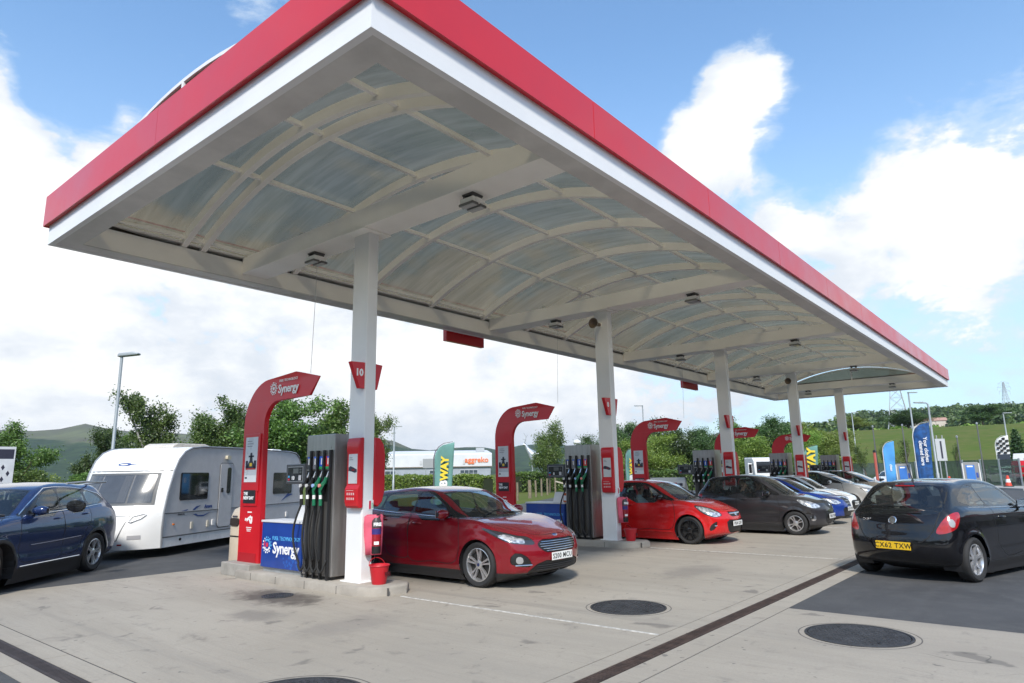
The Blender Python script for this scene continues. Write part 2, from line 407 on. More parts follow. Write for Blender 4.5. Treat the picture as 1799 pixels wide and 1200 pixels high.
def grating(name, label, x0, x1, y0, y1, along, mt):
    a = MB(); p = .045 if along == 'x' else .045
    if along == 'x':
        a.box(x0, x1, y0, y0+.03, -.1, T+.001); a.box(x0, x1, y1-.03, y1, -.1, T+.001)
        x = x0
        while x < min(x1, 18): a.box(x, x+.028, y0+.03, y1-.03, -.1, T+.0005); x += p
        if x1 > 18: a.box(18, x1, y0+.03, y1-.03, -.1, T)
    else:
        a.box(x0, x0+.03, y0, y1, -.1, T+.001); a.box(x1-.03, x1, y0, y1, -.1, T+.001)
        y = y0
        while y < y1: a.box(x0+.03, x1-.03, y, y+.028, -.1, T+.0005); y += p
    a.box(x0, x1, y0, y1, -.14, -.02)
    o = a.build(name, mt); tag(o, label, 'drain grating'); return o
grating('drain_grating', 'long rust-brown slotted drain running beside the forecourt to the black hatchback', 2.62, 40, 3.175, 3.335, 'x', RUST)
grating('drain_grating', 'dark slotted drain crossing the concrete at the lower left corner', 2.235, 2.385, -4, 12.8, 'y', DRAIN)
# thin painted lines
PAINT = mat('worn_white_paint', (.48, .465, .43), .85, var=.35, vscale=14)
a = MB()
for i in range(5): a.box(6.585+7.276*i, 6.625+7.276*i, 3.54, 7.52, 0, T*2)
structure('painted_line', a, PAINT)
# manhole covers
IRON = mat('cast_iron', (.075, .076, .080), .55, metal=.6, var=.25, vscale=5, bump=.5, bscale=90)
def manhole(label, x, y, r, col=None):
    t = thing('manhole_cover', label, 'manhole cover', (x, y, 0), random.uniform(0, 3))
    a = MB(); a.lathe([(0, .004), (r*.93, .004), (r*.93, .0095), (0.0, .0095)][1:], 48); 
    n = 13
    for i in range(-n, n+1):
        for k in range(-n, n+1):
            px, py = i*r*.07, k*r*.07
            if math.hypot(px, py) < r*.86 and (i+k) % 2 == 0:
                w = r*.028
                if i % 2: a.box(px-w, px+w, py-w*.5, py+w*.5, .009, .0135)
                else: a.box(px-w*.5, px+w*.5, py-w, py+w, .009, .0135)
    a.build('cover_plate', IRON, t)
    a = MB(); a.lathe([(r*.945, .004), (r, .004), (r, .012), (r*.945, .012), (r*.945, .004)], 48); a.build('ring_frame', IRON, t)
    a = MB(); a.lathe([(r*1.10, .0045), (r*1.125, .0045), (r*1.125, .0055), (r*1.10, .0055), (r*1.10, .0045)], 48, cap=False); a.build('collar_joint', mat('collar_groove', (.12, .11, .10), .9), t)
    for an in (.3, .3+math.pi):
        a = MB(); x_, y_ = r*.72*math.cos(an), r*.72*math.sin(an); a.box(x_-.03, x_+.03, y_-.014, y_+.014, .0136, .0142); a.build('lifting_hole', BLACK, t)
    return t
manhole('round iron cover in the concrete ahead of the maroon hatchback', 7.69, 4.52, .47)
manhole('large round iron cover nearest the black asphalt patch', 7.74, 1.91, .50)
manhole('round iron cover cut off by the bottom edge of the photo', 3.18, 4.80, .55)
manhole('small dark cover in the oil stain beside the nearest island', 5.62, 9.05, .22)

# ================================================================ canopy
X0, X1, Y0, Y1, ZB = 3.19, 38.0, 4.125, 12.37, 5.44
BAY = 7.276; COLX = [6.49+BAY*i for i in range(5)]
can = thing('petrol_canopy', 'long red and white canopy with barrel vaulted translucent roof over the pump islands', 'canopy', (6.6, 8.48, 0))
OFF = Vector((-6.6, -8.48, 0))
def cbuild(mb, name, mt, smooth=None, bevel=0):
    o = mb.build(name, mt, can, smooth=smooth, bevel=bevel, loc=OFF); return o
def ring(a, x0, x1, y0, y1, t, z0, z1):
    a.box(x0, x1, y0, y0+t, z0, z1); a.box(x0, x1, y1-t, y1, z0, z1); a.box(x0, x0+t, y0+t, y1-t, z0, z1); a.box(x1-t, x1, y0+t, y1-t, z0, z1)
a = MB(); ring(a, X0, X1, Y0, Y1, .08, ZB, 5.765); cbuild(a, 'white_fascia', WHITE)
a = MB(); ring(a, X0-.06, X1+.06, Y0-.06, Y1+.06, .14, 5.765, 6.25)
ring(a, X0-.075, X0-.06, Y0-.075, Y1+.075, .0, 5.77, 6.2) if False else None
cbuild(a, 'red_fascia', FASCIA)
a = MB(); ring(a, X0+.09, X1-.09, Y0+.09, Y1-.09, .012, 5.94, 6.22); ring(a, X0+.09, X1-.09, Y0+.09, Y1-.09, .012, 5.50, 5.89); cbuild(a, 'bounce_liner', CREAM)  # cream liner added to keep the red fascia's pink bounce light out
# thin cover sheets on the red fascia, butt jointed
a = MB(); L = (X1-X0+.12)/10
for i in range(10): a.box(X0-.06+i*L+.006, X0-.06+(i+1)*L-.006, Y0-.075, Y0-.062, 5.752, 6.265)
L2 = (Y1-Y0+.12)/2
for i in range(2):
    y0 = Y0-.06+i*L2+.003; a.box(X0-.075, X0-.062, y0, y0+L2-.006, 5.752, 6.265)
    a.box(X1+.062, X1+.075, y0, y0+L2-.006, 5.752, 6.265)
a.box(X0-.06, X1+.06, Y1+.062, Y1+.075, 5.752, 6.265)
cbuild(a, 'red_cladding', FASCIA)
# perimeter channel: bottom flange and inner web
a = MB(); ring(a, X0+.08, X1-.08, Y0+.08, Y1-.08, .30, ZB+.012, ZB+.03); cbuild(a, 'edge_flange', mat('grey_soffit_steel', (.60, .585, .56), .45, var=.12, vscale=1.2))
a = MB(); ring(a, X0+.36, X1-.36, Y0+.36, Y1-.36, .02, ZB+.03, 5.83)
ring(a, X0+.08, X1-.08, Y0+.08, Y1-.08, .34, 5.90, 5.93)
cbuild(a, 'edge_beam', CREAM)
# circle of the vault, ribs underside
CY, HS, RISE, ZS = (Y0+Y1)/2, 3.80, .95, 5.84
RAD = (HS*HS+RISE*RISE)/(2*RISE); CZ = ZS+RISE-RAD; HA = math.asin(HS/RAD)
def arc(dr, n=24, a0=-1, a1=1): return [(CY+(RAD+dr)*math.sin(HA*(a0+(a1-a0)*k/n)), CZ+(RAD+dr)*math.cos(HA*(a0+(a1-a0)*k/n))) for k in range(n+1)]
def rib(a, x, w, d0, d1):
    o, i = arc(d1), arc(d0); n = len(o); vs = []
    for (yo, zo), (yi, zi) in zip(o, i): vs += [(x, yi, zi), (x+w, yi, zi), (x+w, yo, zo), (x, yo, zo)]
    fs = []
    for k in range(n-1):
        for q in range(4): fs.append((k*4+q, (k+1)*4+q, (k+1)*4+(q+1) % 4, k*4+(q+1) % 4))
    fs += [(0, 1, 2, 3), (4*n-1, 4*n-2, 4*n-3, 4*n-4)]
    a.add(vs, fs)
RIBX = [5.14, 5.50]
x = 7.44
while x < 37.0: RIBX.append(x); x += 1.955
RIBX += [37.3]
for x in RIBX:
    a = MB(); rib(a, x, .105, -.02, .15); cbuild(a, 'roof_rib', CREAM, smooth=40)
PUR = (-3.66, -1.75, 0.0, 1.75, 3.66)
for dy in PUR:
    a = MB(); an = math.asin(dy/(RAD+.05)); y, z = CY+(RAD+.06)*math.sin(an), CZ+(RAD+.06)*math.cos(an)
    segs = [X0+.4]+[v for xx in RIBX for v in (xx, xx+.105)]+[X1-.4]
    for s0, s1 in zip(segs[::2], segs[1::2]):
        if s1-s0 > .02: a.box(s0, s1, y-.035, y+.035, z-.02, z+.05)
    cbuild(a, 'purlin', CREAM)
# translucent roof sheets, one bay between ribs each in one part
def polymat():
    mt = bpy.data.materials.new('translucent_roof_sheet'); mt.use_nodes = True; nt = NT(mt.node_tree); nt.t.nodes.clear()
    co = nt.n('ShaderNodeTexCoord').outputs['Object']
    st = nt.noise(nt.n('ShaderNodeMapping', i={0: co, 'Scale': (7, .55, .55)}).outputs[0], 1, 6, .6, .3)
    st2 = nt.noise(nt.n('ShaderNodeMapping', i={0: co, 'Scale': (1.3, .4, .4)}).outputs[0], 1, 5, .55, .4)
    flute = nt.n('ShaderNodeTexWave', wave_type='BANDS', bands_direction='X', i={0: co, 'Scale': 16.0})
    c = nt.mix(nt.ramp(st, .3, .72), (.17, .155, .118, 1), (.30, .275, .22, 1))
    c = nt.mix(nt.ramp(st2, .35, .7, 0, .55), c, (.115, .11, .078, 1))
    c = nt.mix(nt.math('MULTIPLY', flute.outputs['Fac'], .3), c, (.3, .29, .25, 1))
    tl = nt.n('ShaderNodeBsdfTranslucent', i={0: nt.mix(.22, c, (.0, .0, .0, 1))}); df = nt.n('ShaderNodeBsdfDiffuse', i={0: c})
    tr = nt.n('ShaderNodeBsdfTransparent', i={0: nt.mix(.40, c, (.46, .40, .27, 1))})
    gl = nt.n('ShaderNodeBsdfGlossy', i={0: (1, 1, 1, 1), 1: .25})
    m1 = nt.n('ShaderNodeMixShader', i={0: .55, 1: tl.outputs[0], 2: df.outputs[0]})
    m2 = nt.n('ShaderNodeMixShader', i={0: .38, 1: m1.outputs[0], 2: tr.outputs[0]})
    fr = nt.n('ShaderNodeFresnel', i={0: 1.4})
    m3 = nt.n('ShaderNodeMixShader', i={0: nt.math('MULTIPLY', fr.outputs[0], .14), 1: m2.outputs[0], 2: gl.outputs[0]})
    nt.n('ShaderNodeOutputMaterial', i={0: m3.outputs[0]})
    return mt
POLY = polymat()
bounds = [X0+.3]+[x+.04 for x in RIBX]+[X1-.3]
for b0, b1 in zip(bounds[:-1], bounds[1:]):
    a = MB(); p = arc(.155, 28, -1.02, 1.02); q = arc(-.015, 28, -1.02, 1.02) if b0 < X0+.5 else p; vs = []
    for (y, z), (y2, z2) in zip(p, q): vs += [(b0, y2, z2), (b1, y, z)]
    a.add(vs, [(2*k, 2*k+1, 2*k+3, 2*k+2) for k in range(len(p)-1)])
    cbuild(a, 'roof_sheet', POLY, smooth=60)
# gable lunettes with an arched white trim
for gx, sgn in ((X0+.22, -1), (X1-.30, 1)):
    p = arc(-.06, 28); a = MB()
    a.add([(gx, y, z) for y, z in p]+[(gx, y, 5.93) for y, z in p], [(k, k+1, len(p)+k+1, len(p)+k) for k in range(len(p)-1)])
    cbuild(a, 'gable_sheet', POLY)
    a = MB(); rib(a, gx-.03, .06, -.06, -.01); a.box(gx-.03, gx+.03, CY-.03, CY+.03, 5.93, ZS+RISE-.06); cbuild(a, 'gable_trim', WHITE, smooth=40)
# cross beams and columns
for cx in COLX:
    a = MB(); a.box(cx-.17, cx+.37, Y0+.385, Y1-.385, 5.58, 5.90); a.box(cx-.19, cx+.39, 8.2, 8.76, 5.555, 5.58)
    cbuild(a, 'cross_beam', CREAM, bevel=.008)
    a = MB(); a.box(cx, cx+.20, 8.29, 8.67, .12, 5.555); a.box(cx-.05, cx+.25, 8.24, 8.72, .125, .145); cbuild(a, 'column', WHITE, bevel=.012)
# eye bolts on the beams
for cx in COLX[:4]:
    for y in (6.45, 10.2):
        a = MB(); a.tube([(cx-.05, y+.05*math.cos(t), 5.94+.05*math.sin(t)) for t in np.linspace(-.6, 3.7, 10)], .009, 6); cbuild(a, 'eye_bolt', GALV)

# lights under each beam
def canopy_light(label, x, y, first=[None]):
    if first[0]: return dup(first[0], (x, y, 5.58), 0, label)
    t = thing('canopy_light', label, 'light', (x, y, 5.58), 0, 'floodlights under the canopy beams'); t.scale = (.64, .64, .8)
    a = MB(); a.box(-.17, .17, -.16, .16, -.03, 0); a.box(-.15, .15, -.15, -.10, -.1, -.03); a.box(-.15, .15, .10, .15, -.1, -.03); a.build('bracket', mat('grey_bracket', (.10, .10, .10), .5), t)
    a = MB(); a.box(-.2, .2, -.2, .2, -.19, -.09); a.box(-.12, .12, -.24, -.2, -.17, -.1); a.build('housing', CREAM, t, bevel=.012)
    for s in (-1, 1):
        a = MB(); x0, x1 = sorted((s*.03, s*.23))
        a.box(x0, x1, -.21, .21, -.235, -.19)
        a.build('lens_frame', mat('dark_lamp_frame', (.17, .17, .165), .5), t, bevel=.006)
        b = MB(); b.box(x0+.02, x1-.02, -.19, .19, -.24, -.235); b.build('lens', mat('lamp_glass', (.45, .45, .44), .15), t)
    first[0] = t; return t
WHERE = ['nearest', 'second', 'third', 'fourth', 'farthest']
for i, cx in enumerate(COLX):
    for y, side in ((6.1, 'right'), (9.9, 'left')):
        canopy_light(f'grey twin-lens floodlight under the {WHERE[i]} canopy beam, {side} of its column', cx+.1, y)
# cables hanging from the left lights to the red arches
for i in range(3):
    a = MB(); a.tube([(0, 0, 5.58), (0, .02, 4.6), (0, .06, 3.43)], .004, 5)
    o = a.build('hanging_cable', mat('grey_cable', (.42, .42, .43), .6), loc=(COLX[i]+.1, 9.86, 0)); tag(o, f'thin grey cable hanging from the {WHERE[i]} canopy beam to the red arch below', 'cable', 'cables hanging to the red arches')
# horn speakers
def horn(label, cx, z):
    t = thing('horn_speaker', label, 'speaker', (cx, 8.5, z), 0, 'horn speakers on the columns')
    a = MB(); a.lathe([(.04, 0), (.05, -.1), (.075, -.2), (.12, -.28), (.13, -.30), (.115, -.295), (.06, -.2), (0, -.19)], 20, 'x', (-.02, 0, 0)); a.build('horn', mat('brown_horn', (.16, .12, .09), .5), t, smooth=40)
    a = MB(); a.box(-.03, 0, -.05, .05, -.05, .05); a.build('mount', CREAM, t)
horn('round horn speaker high on the second column from the camera', COLX[1], 5.22); horn('round horn speaker high on the fourth column from the camera', COLX[3], 5.2)
for x, w in ((12.4, 'nearer'), (26.7, 'farther')):
    a = MB(); a.box(0, 1.5, 0, .12, 0, .9); o = a.build('sign_box', RED, loc=(x, Y1+.09, 5.2)); tag(o, f'{w} dark red sign box hanging below the far edge of the canopy', 'sign', 'sign boxes on the far canopy edge')
# ================================================================ pump islands
ISL = ['nearest island, under sign 10', 'second island, under sign 8', 'third island, behind the red hatchback', 'fourth island from the camera', 'farthest island']
IX = 6.6
XAX, YAX, ZAX = Vector((1, 0, 0)), Vector((0, 1, 0)), Vector((0, 0, 1))
def five(proto, fmt, n=5, labels=None):
    out = [proto]; proto['label'] = fmt.format(ISL[0])
    for i in range(1, n): out.append(dup(proto, proto.location+Vector((BAY*i, 0, 0)), label=fmt.format(ISL[i])))
    return out
# faces that look towards -X: reading direction is -Y, up is Z
def facetext(name, s, size, mt, par, x, y, z, **kw): return text(name, s, size, mt, par, (x, y, z), (0, -1, 0), (0, 0, 1), **kw)

# ---- kerbed island
t = thing('pump_island', '', 'kerb island', (IX, 9.6, 0), 0, 'raised pump islands')
def isl_outline(g):
    return [(-.41+g, -1.50-g*0+g), (-.27+g*.6, -1.82+g), (.2-g*.6, -1.97+g), (.42-g, -1.78+g*.6), (.44-g, 1.30), (.44-g, 1.75-g), (.2, 1.98-g), (-.25+g*.6, 1.98-g), (-.41+g, 1.70-g*.6)]
a = MB(); o, q = isl_outline(0), isl_outline(.02)
n = len(o)
a.add([(x, y, 0) for x, y in o]+[(x, y, .105) for x, y in o]+[(x, y, .13) for x, y in q],
      [(k, (k+1) % n, n+(k+1) % n, n+k) for k in range(n)]+[(n+k, n+(k+1) % n, 2*n+(k+1) % n, 2*n+k) for k in range(n)]+[tuple(range(2*n, 3*n))])
ob = a.build('kerb_stones', CONC, t, smooth=50)
a = MB()
for y in (-1.15, -.35, .45, 1.2): a.box(-.4115, -.405, y, y+.012, .002, .115)
for x in (-.1,): a.box(x, x+.012, -1.93, -1.90, .002, .11)
a.build('mortar_joint', mat('dark_joint', (.09, .085, .08), .9), t)
a = MB(); a.box(-.33, .40, 1.42, 2.36, .0, .22)
ob = a.build('plinth', mat('grey_plinth_concrete', (.30, .285, .26), .85, var=.15, vscale=5), t, bevel=.015)
five(t, 'raised concrete kerb of the {}')

# ---- red arch totem
def arch_outline():
    pts = [(11.77, .22), (11.80, 2.62)]
    for k in range(1, 12):
        an = R(90*k/12); pts.append((10.98+.82*math.cos(an), 2.62+.80*math.sin(an)))
    pts += [(10.98, 3.42), (10.18, 3.475), (9.52, 3.33), (9.78, 3.03), (10.72, 3.015)]
    for k in range(1, 9):
        an = R(90+90*k/9) ; pts.append((10.72+.40*math.cos(R(90-90*k/9)), 2.59+.42*math.sin(R(90-90*k/9))))
    pts += [(11.12, 2.59), (11.06, .22)]
    return pts
AX0, AX1, AY = 6.47-IX, 6.56-IX, 11.4
t = thing('red_arch_totem', '', 'totem sign', (IX, AY, .22), 0, 'red arches at the pump islands')
out = [(y-AY, z-.22) for y, z in arch_outline()]
def ear_prism(a, poly, x0, x1):
    """concave outline filled by triangulation, extruded along x, nose tip thinned"""
    from mathutils.geometry import tessellate_polygon
    n = len(poly); tri = tessellate_polygon([[Vector((p[0], p[1], 0)) for p in poly]])
    def xx(p, x):
        k = max(0, min(1, (10.18-AY-p[0])/.66)) if p[1] > 2.7 else 0
        return x+(-k*.035 if x > -.08 else k*.035)
    vs = [(xx(p, x0), *p) for p in poly]+[(xx(p, x1), *p) for p in poly]
    a.add(vs, [tuple(r) for r in tri]+[tuple(i+n for i in r[::-1]) for r in tri]+[(i, n+i, n+(i+1) % n, (i+1) % n) for i in range(n)])
a = MB(); ear_prism(a, out, AX0, AX1)
ob = a.build('arch_body', RED, t)
bm = bmesh.new(); bm.from_mesh(ob.data); bmesh.ops.recalc_face_normals(bm, faces=bm.faces)
bm.to_mesh(ob.data); bm.free(); smooth_mesh(ob.data, 32)
a = MB(); a.box(AX1-.03, AX1-.012, 11.075-AY, 11.082-AY, .05, .6); a.build('edge_strip', GALV, t)
a = MB(); a.box(AX0-.004, AX1+.004, 11.13-AY, 11.77-AY, 0, .02); a.box(AX0-.008, AX0, 11.16-AY, 11.74-AY, .02, .16); a.build('base_plate', mat('dark_red_base', (.40, .012, .02), .4), t)
a = MB(); a.box(AX0-.022, AX0, 11.18-AY, 11.72-AY, 1.22, 2.24); a.build('panel_frame', RED, t, bevel=.008)
POSTER = mat('poster_paper', (.60, .61, .63), .3, var=.05, vscale=2)
a = MB(); a.box(AX0-.026, AX0-.022, 11.25-AY, 11.66-AY, 1.38, 2.18)
pz = a.build('poster', POSTER, t)
DK = mat('dark_print', (.03, .03, .05), .5); DR = mat('red_print', (.45, .03, .03), .5); GREYP = mat('grey_print', (.25, .25, .27), .5)
YEL = mat('yellow_print', (.75, .50, .03), .5)
a = MB(); x = AX0-.028; cy = 11.45-AY; z0 = 1.60
# generic single-seat racing car seen from the front
a.cur = 0
a.prism([(cy-.16, z0), (cy+.16, z0), (cy+.14, z0+.05), (cy+.05, z0+.16), (cy+.03, z0+.30), (cy-.03, z0+.30), (cy-.05, z0+.16), (cy-.14, z0+.05)], 'x', x, x+.002)
a.box(x, x+.002, cy-.18, cy-.10, z0+.02, z0+.16); a.box(x, x+.002, cy+.10, cy+.18, z0+.02, z0+.16); a.box(x, x+.002, cy-.09, cy+.09, z0+.22, z0+.25)
a.cur = 1; a.box(x-.001, x, cy-.17, cy+.17, z0, z0+.025)
a.cur = 2; a.box(x-.001, x, cy-.04, cy+.04, z0+.06, z0+.12)
a.build('print', [DK, DR, YEL], pz)
a = MB(); a.box(AX0-.027, AX0-.0262, cy-.205, cy+.205, 1.38, 1.50); a.build('print_band', mat('white_print', (.78, .78, .78), .4), pz)
a = MB(); a.box(AX0-.029, AX0-.0272, cy+.11, cy+.18, 1.44, 1.47); a.build('print_mark', DK, pz)
for k, (sx, w) in enumerate(((.02, .16), (.02, .20), (.02, .17))):
    a = MB(); a.box(x, x+.0015, cy+.15-w, cy+.15, 2.10-.045*k, 2.115-.045*k); a.build('print_line', GREYP, pz)
a = MB(); a.box(AX0-.018, AX0, 11.21-AY, 11.68-AY, .96, 1.29); a.build('panel_frame', RED, t, bevel=.006)
a = MB(); a.box(AX0-.024, AX0-.018, 11.25-AY, 11.65-AY, 1.01, 1.24)
pz = a.build('notice', mat('black_notice', (.022, .022, .026), .35), t)
facetext('lettering', 'THE', .075, WTXT, pz, AX0-.026, 11.57-AY, 1.175, bold=.003)
facetext('lettering', 'NEW DAY', .075, WTXT, pz, AX0-.026, 11.47-AY, 1.10, bold=.003)
# camera pictogram
cc = a = MB(); x = AX0-.003; cy = 11.44-AY
a.prism([(cy+.10, .735), (cy-.04, .80), (cy-.06, .76), (cy+.08, .69)], 'x', x, x+.003); a.prism([(cy+.02, .745), (cy-.02, .765), (cy-.05, .70), (cy-.09, .69), (cy-.09, .66), (cy-.03, .66)], 'x', x, x+.003); a.prism([(cy+.12, .70), (cy+.10, .745), (cy+.13, .755), (cy+.15, .71)], 'x', x, x+.003); a.prism([(cy-.10, .69), (cy-.06, .69), (cy-.06, .78), (cy-.10, .78)], 'x', x, x+.003)
a.box(x, x+.003, cy-.07, cy+.07, .845, .865); 
for k in range(3): a.box(x, x+.003, cy-.09+.015*k, cy+.09-.015*k, .585-.03*k, .597-.03*k)
a.build('camera_pictogram', WTXT, t)
def emblem(par, x, y, z, r, mats, name='emblem'):
    """ring of small drops round a disc, facing -X"""
    a = MB()
    for k in range(14):
        an = 2*math.pi*k/14
        for rr, s in ((.62, .15), (.92, .12)):
            if rr > .8 and k % 14 in (3, 4, 5): pass
            py, pz_ = y+r*rr*math.cos(an+rr), z+r*rr*math.sin(an+rr); q = r*s*(1.1 if k % 2 else .8)
            a.cur = 0 if len(mats) == 1 else (1 if math.sin(an) > .35 else (2 if math.cos(an) > .5 and rr < .8 else 0))
            a.prism([(py+q*math.cos(b), pz_+q*math.sin(b)) for b in (0, 1.05, 2.09, 3.14, 4.19, 5.24)], 'x', x, x+.003)
    a.cur = 0 if len(mats) == 1 else 2
    a.prism([(y+r*.28*math.cos(b*math.pi/6), z+r*.28*math.sin(b*math.pi/6)) for b in range(12)], 'x', x-.001, x+.002)
    a.build(name, mats, par)
emblem(t, AX0-.004, 10.86-AY, 3.015, .115, [WTXT])
facetext('lettering', 'Synergy', .21, WTXT, t, AX0-.002, 10.40-AY, 2.985, thick=.003, bold=.004, space=.95)
facetext('lettering', 'FUEL TECHNOLOGY', .062, WTXT, t, AX0-.002, 10.40-AY, 3.135, thick=.003)
for o_ in five(t, 'tall red arch totem with white lettering on the {}')[1:]: o_.location.y += .2; o_.scale = (1, .87, 1)

# ---- blue cabinet
LBLUE = mat('light_blue_lettering', (.10, .42, .75), .5); REDL = mat('red_lettering', (.6, .03, .08), .5)
t = thing('blue_cabinet', '', 'cabinet', (IX, 10.28, .13), 0, 'blue cabinets beside the pumps')
a = MB(); a.box(-.21, .22, -.60, .58, .07, .80); a.build('body', BLUE, t, bevel=.008)
a = MB(); a.box(-.17, .18, -.56, .55, 0, .07); a.build('foot', GALV, t)
a = MB(); a.box(-.225, .235, -.615, .595, .80, .835); a.build('top', mat('pale_worktop', (.62, .63, .65), .4, var=.06), t, bevel=.006)
facetext('lettering', 'Synergy', .255, WTXT, t, -.212, -.16, .385, thick=.003, bold=.005, space=.95)
facetext('lettering', 'FUEL TECHNOLOGY', .088, LBLUE, t, -.212, -.16, .545, thick=.003)
emblem(t, -.214, .40, .43, .135, [WTXT, LBLUE, REDL])
a = MB()
for k in range(26):
    y, z = random.uniform(-.55, -.1), random.uniform(.09, .27); q = random.uniform(.015, .03)
    a.prism([(y+q*math.cos(b*math.pi/3), z+q*math.sin(b*math.pi/3)) for b in range(6)], 'x', -.2118, -.2095)
a.build('dot_pattern', mat('mid_blue_print', (.02, .10, .40), .4), t)
CABS = five(t, 'waist-high blue cabinet with white lettering on the {}', 4)
t = thing('leaflet_holder', '', 'leaflet holder', (IX, 9.98, .967), 0, 'white leaflet boards on the cabinets')
a = MB(); a.prism([(-.02, 0), (.12, 0), (.10, .24), (.08, .24)], 'y', -.16, .17); a.build('board', mat('white_board', (.66, .66, .66), .5), t)
a = MB(); a.prism([(.122, 0), (.16, 0), (.102, .2)], 'y', -.03, .03); a.build('stay', GALV, t)
five(t, 'blank white sloping board on the blue cabinet of the {}', 2)
t = thing('glove_dispenser', 'orange and white dispenser on the blue cabinet of the second island', 'dispenser', (IX+BAY, 9.74, .967))
a = MB(); a.box(-.06, .06, -.07, .07, 0, .22); a.build('case', mat('orange_case', (.60, .12, .03), .5), t, bevel=.01)
a = MB(); a.box(-.066, -.06, -.05, .05, .04, .16); a.build('front_label', WTXT, t)
# sloping white advertising sheet on the third island
t = thing('advertising_board', 'wide sloping white board with a racing car print on the third island', 'board', (IX+2*BAY, 10.62, .967))
a = MB(); a.prism([(-.20, 0), (.20, 0), (-.04, .5), (-.06, .5)], 'y', -.62, .66); ob = a.build('board', mat('white_sheet', (.70, .70, .70), .5, var=.05), t)
a = MB()
for k in range(7):
    y = .10-.1*k; z = .27+.02*math.sin(k*2.1); q = .045+.02*(k % 2); x = -.20+.14*z/.5*1.0+.0
    a.cur = k % 3
    a.add([(-.212+.28*(z-q)/1, y-.06, z-q), (-.212+.28*(z-q)/1, y+.06, z-q), (-.212+.28*(z+q)/1, y+.05, z+q), (-.212+.28*(z+q)/1, y-.05, z+q)], [(3, 2, 1, 0)])
a.build('print', [DK, DR, GREYP], ob)

